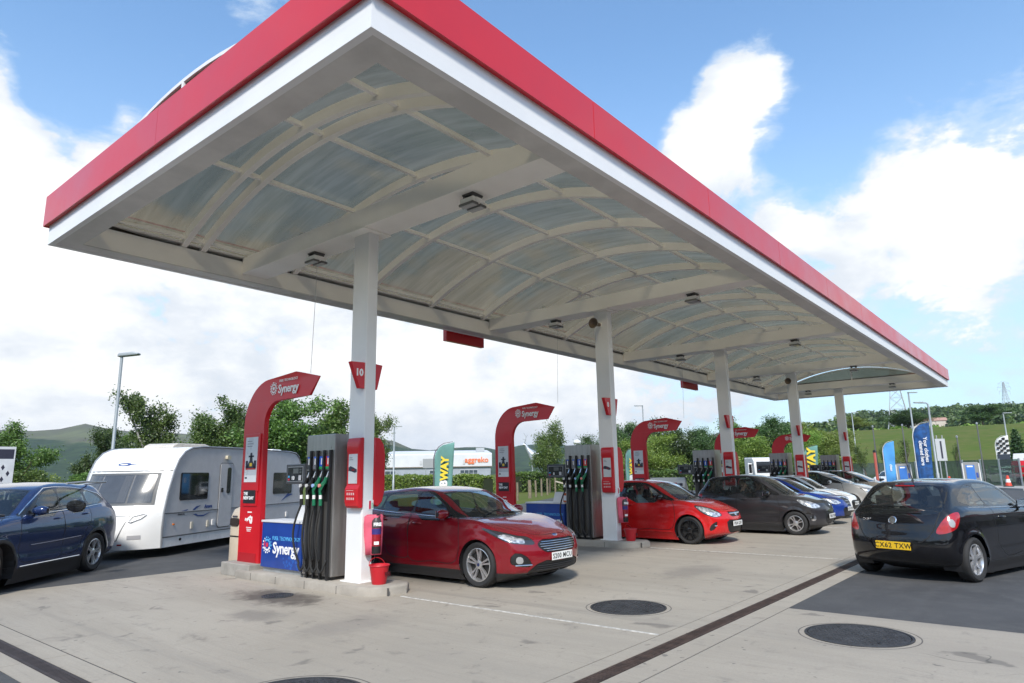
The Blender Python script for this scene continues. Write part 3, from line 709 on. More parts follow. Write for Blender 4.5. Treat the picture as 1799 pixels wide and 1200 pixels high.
# ---- fuel pump
def black(n, c): return mat(n, c, .4)
t = thing('fuel_pump', '', 'fuel pump', (IX, 9.225, .13), 0, 'fuel pumps with four hoses')
a = MB(); a.box(-.23, .27, -.375, .375, .05, 2.20); a.build('cabinet', STEEL, t, bevel=.008)
a = MB(); a.box(-.20, .24, -.35, .35, 0, .05); a.build('foot', BLACK, t)
for sx in (-1, 1):
    xf = -.23 if sx < 0 else .27
    def bx(a, d0, d1, y0, y1, z0, z1):
        xa, xb = xf+sx*d0, xf+sx*d1; a.box(min(xa, xb), max(xa, xb), y0, y1, z0, z1)
    fy = lambda f: .375-.75*f
    a = MB(); bx(a, 0, .006, fy(.90), fy(.03), .08, 1.16); a.build('lower_panel', mat('dark_steel_panel', (.13, .125, .12), .4, metal=.6, var=.15, stretch=(6, 6, .5)), t)
    a = MB(); bx(a, 0, .004, fy(.90), fy(.03), 1.16, 1.64); a.build('nozzle_bay', black('bay_black', (.010, .010, .010)), t)
    for f in (.22, .455, .685, .915):
        a = MB(); bx(a, .0, .045, fy(f)-.018, fy(f)+.018, .01, 1.95); a.build('divider_bar', BLACK, t)
    cols = [((.035, .035, .04), (.035, .035, .04), (.02, .02, .02), 'black_label'), ((.18, .18, .2), (.18, .18, .2), (.03, .03, .03), 'grey_label'), ((.02, .09, .5), (.03, .30, .10), (.02, .16, .07), 'blue_label'), ((.62, .03, .04), (.03, .30, .10), (.02, .16, .07), 'red_label')]
    for k, (c1, c2, c3, nm) in enumerate(cols):
        yc = fy([.115, .34, .57, .80][k])
        a = MB(); bx(a, .004, .012, yc-.055, yc+.055, 1.66, 1.86); lb = a.build('grade_label', mat(nm, c1, .4), t)
        if k > 1:
            b = MB(); bx(b, .012, .014, yc-.055, yc+.055, 1.66, 1.70); b.build('green_band', mat('green_band', c2, .4), lb)
        b = MB(); bx(b, .012, .014, yc-.012, yc+.012, 1.73, 1.84); b.build('lettering', WTXT, lb)
        b = MB(); bx(b, .012, .0145, yc-.03, yc+.03, 1.86-.03, 1.86-.005); b.build('blue_tab', mat('blue_tab', (.03, .12, .6), .4), lb)
        # nozzle: spout up into the pump, guarded handle down
        nzm = mat('green_nozzle', (.012, .16, .075), .4) if k > 1 else BLACK
        x = xf+sx*.05
        nz = MB(); nz.tube([(x, yc-.03, 1.53), (x-sx*.0, yc+.0, 1.46), (x+sx*.03, yc+.06, 1.40)], [.028, .036, .032], 8); nz.tube([(x, yc+.0, 1.46), (x+sx*.045, yc-.01, 1.40), (x+sx*.05, yc+.03, 1.33), (x+sx*.03, yc+.06, 1.38)], .012, 6)
        nz.tube([(x+sx*.03, yc+.06, 1.41), (x+sx*.035, yc+.075, 1.33), (x+sx*.03, yc+.07, 1.26)], [.034, .028, .024], 8)
        no = nz.build('nozzle', nzm, t, smooth=50)
        s_ = MB(); s_.tube([(x, yc-.03, 1.53), (x-sx*.03, yc-.06, 1.64)], .012, 6); s_.build('spout', CHROME, no)
        s_ = MB(); s_.lathe([(0, .055*sx), (.028, .055*sx), (.028, .03*sx), (0, .03*sx)] if sx > 0 else [(0, -.055), (.028, -.055), (.028, -.03)], 10, 'x', (x+sx*.02, yc+.06, 1.405)); s_.build('badge', mat(['badge_white', 'badge_white', 'badge_blue', 'badge_red'][k], [(.6, .6, .6), (.6, .6, .6), (.35, .5, .8), (.75, .3, .25)][k], .4), no)
        s_ = MB(); s_.tube([(x+sx*.03, yc+.07, 1.26), (x+sx*.03, yc+.066, 1.20)], .024, 8); s_.build('swivel', WTXT, no)
        s_ = MB(); s_.tube([(x+sx*.03, yc+.066, 1.20), (x+sx*.03, yc+.06, 1.10)], .027, 8); s_.build('sleeve', nzm, no)
        # hose hanging to a loop and back up behind the bar
        pts = []
        ys, ye = yc+.06, fy([.22, .455, .685, .915][k])
        bow = .10 if k == 0 else .02
        for q in np.linspace(0, 1, 14): pts.append((x+sx*(.03+.05*math.sin(math.pi*q)), ys+bow*math.sin(math.pi*q)*1.1+.01, 1.10-.88*q))
        for q in np.linspace(.1, 1, 10): pts.append((x+sx*.05, ys+(ye-ys)*q+.01, .22-.10*math.sin(math.pi*q*.8)))
        pts.append((x+sx*.0, ye+.0, .30))
        h = MB(); h.tube(pts, .0165, 8); h.build('hose', RUBBER, t, smooth=60)
    # price display on an arm
    a = MB(); bx(a, -.10, .02, .375, .92, 1.43, 1.75)
    dh = a.build('display_head', black('display_case', (.055, .058, .065)), t, bevel=.012)
    a = MB(); bx(a, .02, .024, .43, .87, 1.47, 1.71); a.build('bezel_line', mat('bezel_grey', (.32, .33, .35), .4), dh)
    a = MB(); bx(a, .024, .028, .44, .86, 1.48, 1.70); a.build('screen', mat('screen_black', (.022, .024, .028), .2), dh)
    a = MB(); bx(a, .028, .03, .55, .70, 1.60, 1.68); bx(a, .028, .03, .47, .52, 1.61, 1.63) ; bx(a, .028, .03, .47, .52, 1.65, 1.67); a.build('lcd', mat('lcd_grey', (.10, .11, .11), .3), dh)
    a = MB(); bx(a, .028, .031, .47, .54, 1.49, 1.57); a.build('card_slot', mat('slot_white', (.5, .5, .52), .4), dh)
    a = MB(); bx(a, .028, .031, .80, .84, 1.49, 1.52); a.build('red_key', REDL, dh)
    a = MB(); bx(a, .028, .031, .80, .84, 1.535, 1.565); a.build('blue_key', LBLUE, dh)
DISPS = five(t, 'stainless steel fuel pump with four hoses on the {}')
for i, num in enumerate(('10', '8', '6', '4', '2')):
    p = DISPS[i]
    if i < 2: facetext('pump_number', num, .085, WTXT, p, -.23-.029, .70, 1.525, bold=.003)

# ---- number flags on the columns
def flagsign(num, i, sgn):
    cx = COLX[i]+(0 if sgn < 0 else .2)
    t = thing('number_sign', f'small red wedge sign numbered {num} on the left face of the column' if False else '', 'sign', (cx, 8.36, 3.0), 0, 'red number wedges on the columns')
    a = MB(); a.prism([(0, 0), (sgn*.05, 0), (sgn*.15, .40), (0, .41)] if sgn > 0 else [(0, .41), (-.265, .40), (-.09, 0), (0, 0)], 'y', -.05, .03); a.build('wedge', RED, t, bevel=.005)
    if num and sgn < 0: text('number', num, .15, WTXT, t, (sgn*.105, -.052, .24), (1, 0, 0), (0, 0, 1), bold=.006, thick=.002)
    return t
ORD = ['nearest', 'second', 'third', 'fourth', 'fifth']
for i, num in enumerate(('10', '8', '6', '4', '2')):
    o = flagsign(num if i < 2 else None, i, -1); o['label'] = (f'red wedge sign reading {num} on the left of its white column' if i < 2 else f'small red wedge sign on the left of the {ORD[i]} white column from the camera')
    o = flagsign(None, i, 1); o['label'] = f'red wedge sign on the far side of the {ORD[i]} white column from the camera'

# ---- red payment panels, one on each side of the column
def panel(sgn):
    t = thing('promo_panel', '', 'panel', (6.49-IX+IX if sgn < 0 else 6.69, 8.48, 1.2), 0, 'red poster panels on the columns')
    d = .12 if sgn < 0 else .22
    prof = [(0, 0), (.6, 0), (.85, .03), (1, .10), (1, .28), (.72, .34), (.72, .80), (.86, .86), (.82, .98), (.62, 1.04), (0, 1.05)] if sgn < 0 else [(0, .05), (.4, 0), (.8, .08), (1, .25), (1, .80), (.85, .95), (.5, 1.05), (0, 1.05)]
    poly = [(sgn*d*p[0], p[1]) for p in prof]
    a = MB()
    from mathutils.geometry import tessellate_polygon
    n = len(poly); tri = tessellate_polygon([[Vector((p[0], p[1], 0)) for p in poly]])
    y0, y1 = (-.21, .10) if sgn < 0 else (-.20, .20)
    a.add([(p[0], y0, p[1]) for p in poly]+[(p[0], y1, p[1]) for p in poly], [tuple(r) for r in tri]+[tuple(k+n for k in r[::-1]) for r in tri]+[(k, n+k, n+(k+1) % n, (k+1) % n) for k in range(n)])
    o = a.build('shell', RED, t); bm = bmesh.new(); bm.from_mesh(o.data); bmesh.ops.recalc_face_normals(bm, faces=bm.faces)
    bmesh.ops.bevel(bm, geom=[e for e in bm.edges if len(e.link_faces) == 2 and e.calc_face_angle() > R(50)], offset=.018, segments=2, profile=.5, affect='EDGES'); bm.to_mesh(o.data); bm.free(); smooth_mesh(o.data, 20)
    xf = sgn*d*.72 if sgn < 0 else sgn*d
    a = MB(); a.box(min(xf, xf+sgn*.004), max(xf, xf+sgn*.004), -.16, .05, .36, .80) if sgn < 0 else a.box(xf, xf+.004, -.15, .15, .36, .80); pz = a.build('poster', POSTER, t)
    a = MB(); x = xf+sgn*.005
    a.cur = 0; a.prism([(-.155, .53), (-.1, .52), (-.03, .54), (.045, .55), (.04, .60), (.0, .62), (-.07, .60), (-.15, .57)], 'x', min(x, x-.002), max(x, x-.002))
    a.cur = 1; a.box(x-.002, x-.001, -.10, -.03, .55, .575)
    a.cur = 2; a.box(x-.001, x, -.04, .03, .74, .75); a.box(x-.001, x, -.06, .03, .71, .72)
    a.build('print', [DK, DR, GREYP], pz)
    if sgn < 0:
        a = MB()
        for r_ in range(2):
            for c in range(4): a.box(-d-.003, -d, -.14+.05*c, -.115+.05*c, .12+.07*r_, .155+.07*r_)
        a.box(-d-.003, -d, -.12, .05, .255, .262); a.build('pictograms', mat('pale_pictograms', (.62, .45, .45), .5), t)
    return t
five(panel(-1), 'red poster panel, front of the column, {}')
five(panel(1), 'red panel, far side of the column, {}')

# ---- small safety sign, extinguisher and bucket on the first two columns
t = thing('safety_sign', '', 'sign', (6.65, 8.288, 1.17)); a = MB(); a.box(-.045, .045, -.004, 0, 0, .14); a.build('plate', WTXT, t)
a = MB(); a.box(-.04, -.002, -.006, -.004, .01, .13); a.build('print', REDL, t); a = MB(); a.box(.008, .04, -.006, -.004, .02, .10); a.build('green_print', mat('pale_green_print', (.4, .6, .45), .5), t)
t['group'] = 'small signs on the columns'; five(t, 'tiny red and white sign on the column, {}', 2)
PINK = mat('faded_red_vinyl', (.66, .10, .16), .5, var=.15, vscale=6)
t = thing('fire_extinguisher', '', 'fire extinguisher', (6.66, 8.16, .54), R(-28), 'covered extinguishers on the columns'); t.scale = (.9, .9, .92)
a = MB(); a.lathe([(0, 0), (.078, .0), (.08, .02), (.08, .115), (.0, .115)], 20); a.build('base', BLACK, t, smooth=40)
a = MB(); a.lathe([(.079, .115), (.079, .46), (.06, .52), (.03, .55), (0, .56)], 20); a.build('cylinder', mat('dark_red_gloss', (.30, .012, .02), .25, coat=.5), t, smooth=40)
a = MB(); a.lathe([(.0805, .40), (.0805, .50), (.05, .56)], 20); a.build('label_band', mat('label_dark', (.06, .05, .05), .4), t, smooth=40)
a = MB(); a.lathe([(.0812, .30), (.0812, .39)], 20); a.build('blue_band', mat('navy_label', (.04, .03, .18), .4), t, smooth=40)
a = MB(); a.box(-.05, .03, -.085, -.078, .14, .19); a.build('white_label', WTXT, t)
text('lettering', 'FIRE', .07, WTXT, t, (-.0, -.086, .455), (1, 0, 0), (0, 0, 1), bold=.004)
a = MB(); a.tube([(-.01, -.0, .55), (-.0, -.03, .60), (.05, -.05, .62)], .012, 6); a.tube([(0, 0, .56), (.05, -.05, .57)], .01, 6); a.build('handle', BLACK, t)
vs = []
n = 14
for iz, z in enumerate((-.02, .12, .3, .46, .58, .61)):
    for k in range(n+1):
        an = R(150+ (360-120)*0 + k*(240)/n - 30)   # open to the front
        rr = .105+.03*math.sin(k*1.3+iz*.8)*(.5)+(.10 if k < 5 else .0)*(1-.12*abs(iz-2.5))
        if iz == 5: rr *= .8
        vs.append((rr*math.cos(an-R(90)+R(90))*1.0, .02+rr*math.sin(R(60)+k*R(240)/n-R(60)+0)*0+rr*.55*math.sin(an), z))
a = MB(); a.add(vs, [(i*(n+1)+k, i*(n+1)+k+1, (i+1)*(n+1)+k+1, (i+1)*(n+1)+k) for i in range(5) for k in range(n)]); 
o = a.build('vinyl_cover', PINK, t, smooth=60); md = o.modifiers.new('thick', 'SOLIDIFY'); md.thickness = .006
five(t, 'extinguisher in faded pink cover on the column, {}', 2)
t = thing('fire_bucket', '', 'bucket', (6.60, 8.0, .13), 0, 'red buckets on the island ends'); t.scale = (.86, .86, .86)
BUCK = mat('red_bucket_plastic', (.50, .012, .022), .4)
a = MB(); a.lathe([(0, .004), (.115, .0), (.122, .02), (.165, .29), (.18, .30), (.175, .315), (.16, .305), (.15, .25), (0, .25)], 28); a.build('pail', BUCK, t, smooth=40)
a = MB(); a.lathe([(0, .27), (.155, .255)], 20); a.build('sand', mat('dry_sand', (.45, .40, .32), .9, bump=.3), t)
a = MB(); a.tube([(.168*math.cos(an), .06+.04*math.sin(an), .30+.12*math.sin(an)) for an in np.linspace(0, math.pi, 14)], .006, 6); a.build('handle', BUCK, t)
text('lettering', 'FIRE', .09, mat('dark_red_print', (.10, .01, .015), .5), t, (.06, -.15, .16), (1, .35, 0), (0, .15, 1), bold=.003)
five(t, 'red sand bucket at the column foot, {}', 2)

# ---- cream litter bins behind the arches
BINM = mat('cream_bin_plastic', (.56, .47, .36), .45, var=.06, vscale=3)
t = thing('litter_bin', '', 'litter bin', (6.86, 12.2, .004), 0, 'cream litter bins')
a = MB(); poly = rrect(-.24, .24, -.24, .24, .12)
n = len(poly); levels = [(0, 1), (.02, 1.02), (.8, 1.02), (.98, .98), (1.09, .82), (1.14, .5), (1.15, 0.02)]
a.add([(x*s, y*s, z) for z, s in levels for x, y in poly], [(i*n+k, i*n+(k+1) % n, (i+1)*n+(k+1) % n, (i+1)*n+k) for i in range(len(levels)-1) for k in range(n)]); a.build('body', BINM, t, smooth=45)
a = MB(); a.prism(rrect(-.15, .15, .80, .94, .05), 'x', -.262, -.24); a.build('opening', mat('bin_opening', (.03, .02, .015), .6), t)
a = MB(); a.prism(rrect(-.15, .15, .80, .94, .05), 'y', -.262, -.24); a.build('opening', mat('bin_opening', (.03, .02, .015), .6), t)
a = MB(); a.add([(x*1.035, y*1.035, z) for z in (.60, .625) for x, y in poly], [(k, (k+1) % n, n+(k+1) % n, n+k) for k in range(n)]); a.build('strap', BLACK, t)
a = MB(); a.box(-.256, -.245, -.08, .08, .965, .985); a.build('lettering', DK, t)
BIN1 = t; t['label'] = 'cream litter bin beside the red arch of the nearest island'
dup(t, (6.86+BAY, 12.2, .004), label='cream litter bin beside the second arch, seen through the maroon hatchback windscreen')
# ================================================================ cars
def catmull(pts, sub=6, closed=True):
    P = [np.array(p, float) for p in pts]; n = len(P); out = []
    for i in range(n if closed else n-1):
        if closed: p0, p1, p2, p3 = P[i-1], P[i], P[(i+1) % n], P[(i+2) % n]
        else: p0, p1, p2, p3 = P[max(i-1, 0)], P[i], P[i+1], P[min(i+2, n-1)]
        # centripetal-like tangents to avoid overshoot between uneven points
        def tang(a, b, c):
            la, lc = np.linalg.norm(b-a)+1e-6, np.linalg.norm(c-b)+1e-6
            return ((b-a)/la*lc+(c-b)/lc*la)/(la+lc)
        L = np.linalg.norm(p2-p1); m1, m2 = tang(p0, p1, p2)*L, tang(p1, p2, p3)*L
        for k in range(sub):
            t = k/sub; t2, t3 = t*t, t*t*t
            out.append((2*t3-3*t2+1)*p1+(t3-2*t2+t)*m1+(-2*t3+3*t2)*p2+(t3-t2)*m2)
    if not closed: out.append(P[-1])
    return np.array(out)
def poly_sdf(P, poly):
    """signed distance (negative inside) of points P (n,2) to a closed polygon"""
    A = np.asarray(poly, float); B = np.roll(A, -1, 0)
    out = np.empty(len(P))
    for s in range(0, len(P), 40000):
        p = P[s:s+40000][:, None, :]
        e = (B-A)[None]; w = p-A[None]
        t = np.clip((w*e).sum(2)/((e*e).sum(2)+1e-12), 0, 1)
        d = np.sqrt((((w-t[..., None]*e))**2).sum(2)).min(1)
        y = p[..., 1]; x = p[..., 0]
        c = ((A[None, :, 1] > y) != (B[None, :, 1] > y)) & (x < (B-A)[None, :, 0]*(y-A[None, :, 1])/((B-A)[None, :, 1]+1e-12)+A[None, :, 0])
        out[s:s+40000] = np.where(c.sum(1) % 2 == 1, -d, d)
    return out
class Table:
    """bilinear lookup of a polygon's signed distance"""
    def __init__(s, poly, x0, x1, y0, y1, h=.012):
        s.x0, s.y0, s.h = x0, y0, h; s.nx, s.ny = int((x1-x0)/h)+2, int((y1-y0)/h)+2
        X, Y = np.meshgrid(x0+h*np.arange(s.nx), y0+h*np.arange(s.ny), indexing='ij')
        s.t = poly_sdf(np.stack([X.ravel(), Y.ravel()], 1), poly).reshape(s.nx, s.ny)
        for _ in range(2):                                   # soften corners a little
            t = np.pad(s.t, 1, mode='edge'); s.t = (t[:-2, 1:-1]+t[2:, 1:-1]+t[1:-1, :-2]+t[1:-1, 2:]+4*t[1:-1, 1:-1])/8
    def __call__(s, x, y):
        u = np.clip((x-s.x0)/s.h, 0, s.nx-1.001); v = np.clip((y-s.y0)/s.h, 0, s.ny-1.001)
        i, j = u.astype(int), v.astype(int); u, v = u-i, v-j; t = s.t
        return t[i, j]*(1-u)*(1-v)+t[i+1, j]*u*(1-v)+t[i, j+1]*(1-u)*v+t[i+1, j+1]*u*v
def smax(a, b, k):
    h = np.clip(.5+.5*(a-b)/k, 0, 1); return b+(a-b)*h+k*h*(1-h)
def smin(a, b, k): return -smax(-a, -b, k)
def sstep(a, b, x): t = np.clip((x-a)/(b-a), 0, 1); return t*t*(3-2*t)
def crv(xs, ys):
    """smooth curve through points as a lookup"""
    P = catmull(list(zip(xs, ys)), 8, closed=False)
    return lambda x: np.interp(x, P[:, 0], P[:, 1])

class CarShape:
    def __init__(s, c):
        s.c = c; L, W, H = c['L'], c['W'], c['H']; s.L = L; hw = W/2
        zn, dc, zc, dw, zr1, dr, zr2, db, zb = (c[k] for k in ('zn', 'dc', 'zc', 'dw', 'zr1', 'dr', 'zr2', 'db', 'zb'))
        le = lambda a, b, t: a+(b-a)*t
        low = c.get('low') or [(.17, .20), (.05, .25), (.005, .38), (0, .50), (.025, zn-.13), (.07, zn-.04), (.16, zn+.01),
               (le(.16, dc, .33), le(zn, zc, .47)), (le(.16, dc, .66), le(zn, zc, .80)), (dc, zc), (dc+.45, zc+.015), (le(dc, db, .6), le(zc, zb, .6)+.03),
               (db-.12, zb+.015), (db+.02, zb-.02), (L-.07, zb-.13), (L-.035, le(zb-.13, .62, .6)), (L-.005, .60), (L, .50), (L-.03, .36), (L-.12, .26), (L-.3, .21)]
        gh = c.get('gh') or [(dc-.10, zc-.08), (dc-.02, zc-.005), (le(dc, dw, .35), le(zc, zr1, .39)), (le(dc, dw, .72), le(zc, zr1, .78)), (dw, zr1),
              (le(dw, dr, .18), le(zr1, H, .72)), (le(dw, dr, .42), H), (le(dw, dr, .70), le(H, zr2, .30)), (dr, zr2), (dr+.06, zr2-.045),
              (le(dr, db, .55), le(zr2, zb, .50)), (db, zb), (db-.03, zb-.12), (le(dc, db, .5), zc-.15)]
        s.low = Table(catmull(low, 5), -.4, L+.4, -.1, H+.25); s.gh = Table(catmull(gh, 5), -.4, L+.4, -.1, H+.3)
        s.plan = crv(*zip(*(c.get('plan') or [(-.3, hw*.78), (0, hw*.84), (.25, hw*.925), (.6, hw*.975), (1.1, hw*.995), (L*.5, hw), (L-1.0, hw*.99), (L-.5, hw*.96), (L-.15, hw*.90), (L, hw*.86), (L+.3, hw*.8)])))
        s.sect = crv(*zip(*(c.get('sect') or [(-.1, .90), (.15, .925), (.26, .97), (.40, .985), (.52, .985), (.62, .998), (.74, 1.0), (.86, .985), (.97, .955), (1.08, .91), (1.3, .80), (1.7, .7)])))
        zt = H; rf = c.get('roofw', .66)
        s.gw = crv([.7, zc, le(zc, zt, .35), le(zc, zt, .7), zt-.06, zt+.1], [hw*.97, hw*c.get('beltw', .915), hw*le(c.get('beltw', .915), rf, .38), hw*le(c.get('beltw', .915), rf, .74), hw*rf, hw*(rf-.12)])
        s.gplan = crv([0, dc, dw, le(dw, dr, .4), dr, db, L+.3], [.95, .97, 1.0, 1.0, .955, .90, .85])
        s.wx = [c['foh'], c['foh']+c['wb']]; s.wr = c['rw']; s.ar = c.get('ar', c['rw']+.045); s.hw = hw
        s.nose, s.tail = c.get('nose', .30), c.get('tailc', .20)
    def F(s, d, y, z):
        ay = np.abs(y); hw = s.hw
        sh = s.nose*(ay/hw)**2.6*(1-sstep(.1, 1.15, d)); st = s.tail*(ay/hw)**2.6*(1-sstep(.1, 1.0, s.L-d))
        lo = s.low(d-sh+st, z)
        W = s.plan(d)*s.sect(z)
        for wx in s.wx:
            r = np.hypot(d-wx, z-s.wr); W = W+s.c.get('flare', .014)*np.exp(-((r-s.ar)/.055)**2)
        # scalloped door flanks
        dc_ = (s.wx[0]+s.wx[1])/2
        W = W-.010*np.exp(-((z-.50)/.10)**2)*(1-sstep(.55, .95, np.abs(d-dc_)))
        body = smax(lo, ay-W, s.c.get('kb', .09))
        c = s.c; cm = (c['dc']+c['db'])/2
        g = s.gh(d-.16*(ay/.75)**2*(1-sstep(c['dc'], cm, d))+.12*(ay/.75)**2.2*sstep(cm, c['db'], d), z+.035*(ay/.7)**2)
        gr = smax(g, ay-s.gw(z)*s.gplan(d), .075)
        return smin(body, gr, .035)
    def grad(s, P):
        e = .004; g = np.empty_like(P)
        for i in range(3):
            q = P.copy(); q[:, i] += e; r_ = P.copy(); r_[:, i] -= e
            g[:, i] = (s.F(*q.T)-s.F(*r_.T))/(2*e)
        return g
    def project(s, P, it=2):
        for _ in range(it):
            g = s.grad(P); f = s.F(*P.T); P = P-(f/np.maximum((g*g).sum(1), .15))[:, None]*g
        return P
    def surf_d(s, y, z, rear=False):
        ds = np.linspace(-.05, 1.6, 700); d = (s.L-ds) if rear else ds
        f = s.F(d, np.full_like(d, y), np.full_like(d, z)); k = np.argmax(f < 0); return d[k]
    def surf_y(s, d, z):
        ys = np.linspace(1.15, .2, 600); f = s.F(np.full_like(ys, d), ys, np.full_like(ys, z)); return ys[np.argmax(f < 0)]
    def surf_z(s, d, y):
        zs = np.linspace(1.9, .2, 900); f = s.F(np.full_like(zs, d), np.full_like(zs, y), zs); return zs[np.argmax(f < 0)]
    def net(s, h):
        """surface net of F = 0 -> vertices, quads (counter-clockwise seen from outside in d,y,z mirrored later)"""
        xs = np.arange(-.12, s.L+.12, h); ys = np.arange(-s.hw-.12, s.hw+.12+h, h); zs = np.arange(.08, s.c['H']+.12, h)
        ys = ys-(ys[0]+ys[-1])/2+h*.0
        X, Y, Z = np.meshgrid(xs, ys, zs, indexing='ij'); f = s.F(X.ravel(), Y.ravel(), Z.ravel()).reshape(X.shape)
        ins = f < 0; nx, ny, nz = f.shape
        acc = np.zeros((nx-1, ny-1, nz-1, 3)); cnt = np.zeros((nx-1, ny-1, nz-1))
        corners = [(i, j, k) for i in (0, 1) for j in (0, 1) for k in (0, 1)]
        for a in corners:
            for ax in range(3):
                if a[ax]: continue
                b = list(a); b[ax] = 1
                sa = tuple(slice(a[q], a[q]+f.shape[q]-1) for q in range(3)); sb = tuple(slice(b[q], b[q]+f.shape[q]-1) for q in range(3))
                fa, fb = f[sa], f[sb]; m = (fa < 0) != (fb < 0)
                t = np.where(m, fa/np.where(m, fa-fb, 1), 0)
                for q in range(3): acc[..., q] += np.where(m, a[q]+(t if q == ax else 0), 0)
                cnt += m
        act = cnt > 0; idx = -np.ones(act.shape, int); idx[act] = np.arange(act.sum())
        I = np.argwhere(act); V = (I+acc[act]/cnt[act][:, None])*h+np.array([xs[0], ys[0], zs[0]])
        Q = []
        for ax in range(3):
            u, v = (ax+1) % 3, (ax+2) % 3
            sa = [slice(None)]*3; sb = [slice(None)]*3; sa[ax] = slice(0, -1); sb[ax] = slice(1, None)
            A, B = ins[tuple(sa)], ins[tuple(sb)]; E = np.argwhere(A != B)
            ok = np.ones(len(E), bool)
            for q in (u, v): ok &= (E[:, q] > 0) & (E[:, q] < f.shape[q]-1)
            E = E[ok]; flip = B[tuple(E.T)]
            def cell(du, dv):
                C_ = E.copy(); C_[:, u] -= du; C_[:, v] -= dv; return idx[tuple(C_.T)]
            q4 = np.stack([cell(1, 1), cell(0, 1), cell(0, 0), cell(1, 0)], 1)
            q4[flip] = q4[flip][:, ::-1]
            Q.append(q4[(q4 >= 0).all(1)])
        return s.project(V, 3), np.concatenate(Q)

class Skin:
    """polygon soup that can be cut along level sets and labelled"""
    def __init__(s, V, Q): s.V = V; s.F = [tuple(q) for q in Q]; s.lab = np.zeros(len(Q), int)
    def flat(s):
        n = np.fromiter((len(f) for f in s.F), int, len(s.F)); off = np.concatenate([[0], np.cumsum(n)[:-1]])
        fl = np.fromiter((i for f in s.F for i in f), int, n.sum()); return fl, off, n
    def cut(s, val, mask):
        fl, off, n = s.flat(); v = val[fl]
        mn, mx = np.minimum.reduceat(v, off), np.maximum.reduceat(v, off); mk = np.logical_and.reduceat(mask[fl], off)
        todo = np.nonzero((mn < -1e-6) & (mx > 1e-6) & mk & (s.lab == 0))[0]
        if not len(todo): return
        newv = []; cache = {}; base = len(s.V); addF, addL = [], []
        for fi in todo:
            f = s.F[fi]; a, b = [], []
            for k in range(len(f)):
                i, j = f[k], f[(k+1) % len(f)]; vi, vj = val[i], val[j]
                (a if vi < 0 else b).append(i)
                if (vi < 0) != (vj < 0):
                    key = (i, j) if i < j else (j, i)
                    if key not in cache:
                        t = val[key[0]]/(val[key[0]]-val[key[1]]); cache[key] = base+len(newv)
                        newv.append(s.V[key[0]]*(1-t)+s.V[key[1]]*t)
                    a.append(cache[key]); b.append(cache[key])
            if len(a) > 2: s.F[fi] = tuple(a)
            if len(b) > 2: addF.append(tuple(b)); addL.append(0)
        if newv: s.V = np.concatenate([s.V, np.array(newv)])
        s.F += addF; s.lab = np.concatenate([s.lab, np.array(addL, int)])
    def centroids(s):
        fl, off, n = s.flat(); return np.add.reduceat(s.V[fl], off, 0)/n[:, None]

LINING = (.045, .045, .048)
def carpaint(name, col, metal=.0, rough=.32):
    if name in MATS: return MATS[name]
    mt = bpy.data.materials.new(name); mt.use_nodes = True; nt = NT(mt.node_tree); b = nt.t.nodes['Principled BSDF']
    bf = nt.n('ShaderNodeNewGeometry').outputs['Backfacing']
    co = nt.n('ShaderNodeTexCoord').outputs['Object']
    dirt = nt.ramp(nt.noise(co, 1.8, 6, .65), .35, .75, 0, .05)
    c = nt.mix(dirt, (*col, 1), (.16, .15, .14, 1))
    nt.set(b.inputs['Base Color'], nt.mix(bf, c, (*LINING, 1)))
    nt.set(b.inputs['Metallic'], nt.math('MULTIPLY', nt.math('SUBTRACT', 1.0, bf), metal))
    nt.set(b.inputs['Coat Weight'], nt.math('SUBTRACT', 1.0, bf)); b.inputs['Coat Roughness'].default_value = .03; b.inputs['Specular IOR Level'].default_value = .2
    nt.set(b.inputs['Roughness'], nt.math('ADD', rough, dirt))
    MATS[name] = mt; return mt
GLASS = glassmat('car_glass', (.58, .63, .61), .012, .88, .03)
DGLASS = glassmat('dark_privacy_glass', (.10, .11, .12), .012, .6, .012)
LAMP = None
def lampmat():
    mt = bpy.data.materials.new('headlamp_lens'); mt.use_nodes = True; nt = NT(mt.node_tree); b = nt.t.nodes['Principled BSDF']
    co = nt.n('ShaderNodeTexCoord').outputs['Object']; n_ = nt.noise(co, 16, 3, .6)
    nt.set(b.inputs['Base Color'], nt.mix(nt.ramp(n_, .4, .6), (.30, .31, .33, 1), (.78, .79, .82, 1)))
    b.inputs['Metallic'].default_value = .55; b.inputs['Roughness'].default_value = .22; b.inputs['Coat Weight'].default_value = 1; b.inputs['Coat Roughness'].default_value = .02
    return mt
LAMP = lampmat()
LAMPD = mat('headlamp_housing', (.03, .03, .033), .2, coat=1)
REDLENS = mat('red_lens', (.36, .008, .012), .15, coat=1, var=.25, vscale=12)
CLEARLENS = mat('clear_lens', (.32, .32, .32), .15, coat=1)
AMBER = mat('amber_lens', (.75, .38, .14), .2, coat=1)
TRIMB = mat('black_trim', (.010, .010, .011), .22, coat=.4)
PLAST = mat('grey_black_plastic', (.022, .022, .024), .55)
ALLOY = mat('silver_alloy', (.62, .62, .63), .28, metal=.8)
ALLOYB = mat('black_alloy', (.010, .010, .011), .25, coat=.5)
TYRE = mat('tyre_rubber', (.022, .022, .023), .8, var=.2, vscale=10)
DISC = mat('dark_brake', (.035, .033, .032), .6, metal=.4)
SEATM = mat('seat_fabric', (.032, .032, .036), .85)
DASH = mat('dashboard_plastic', (.025, .025, .027), .6)
PLW = mat('white_plate', (.78, .78, .75), .35); PLY = mat('yellow_plate', (.80, .50, .02), .35)

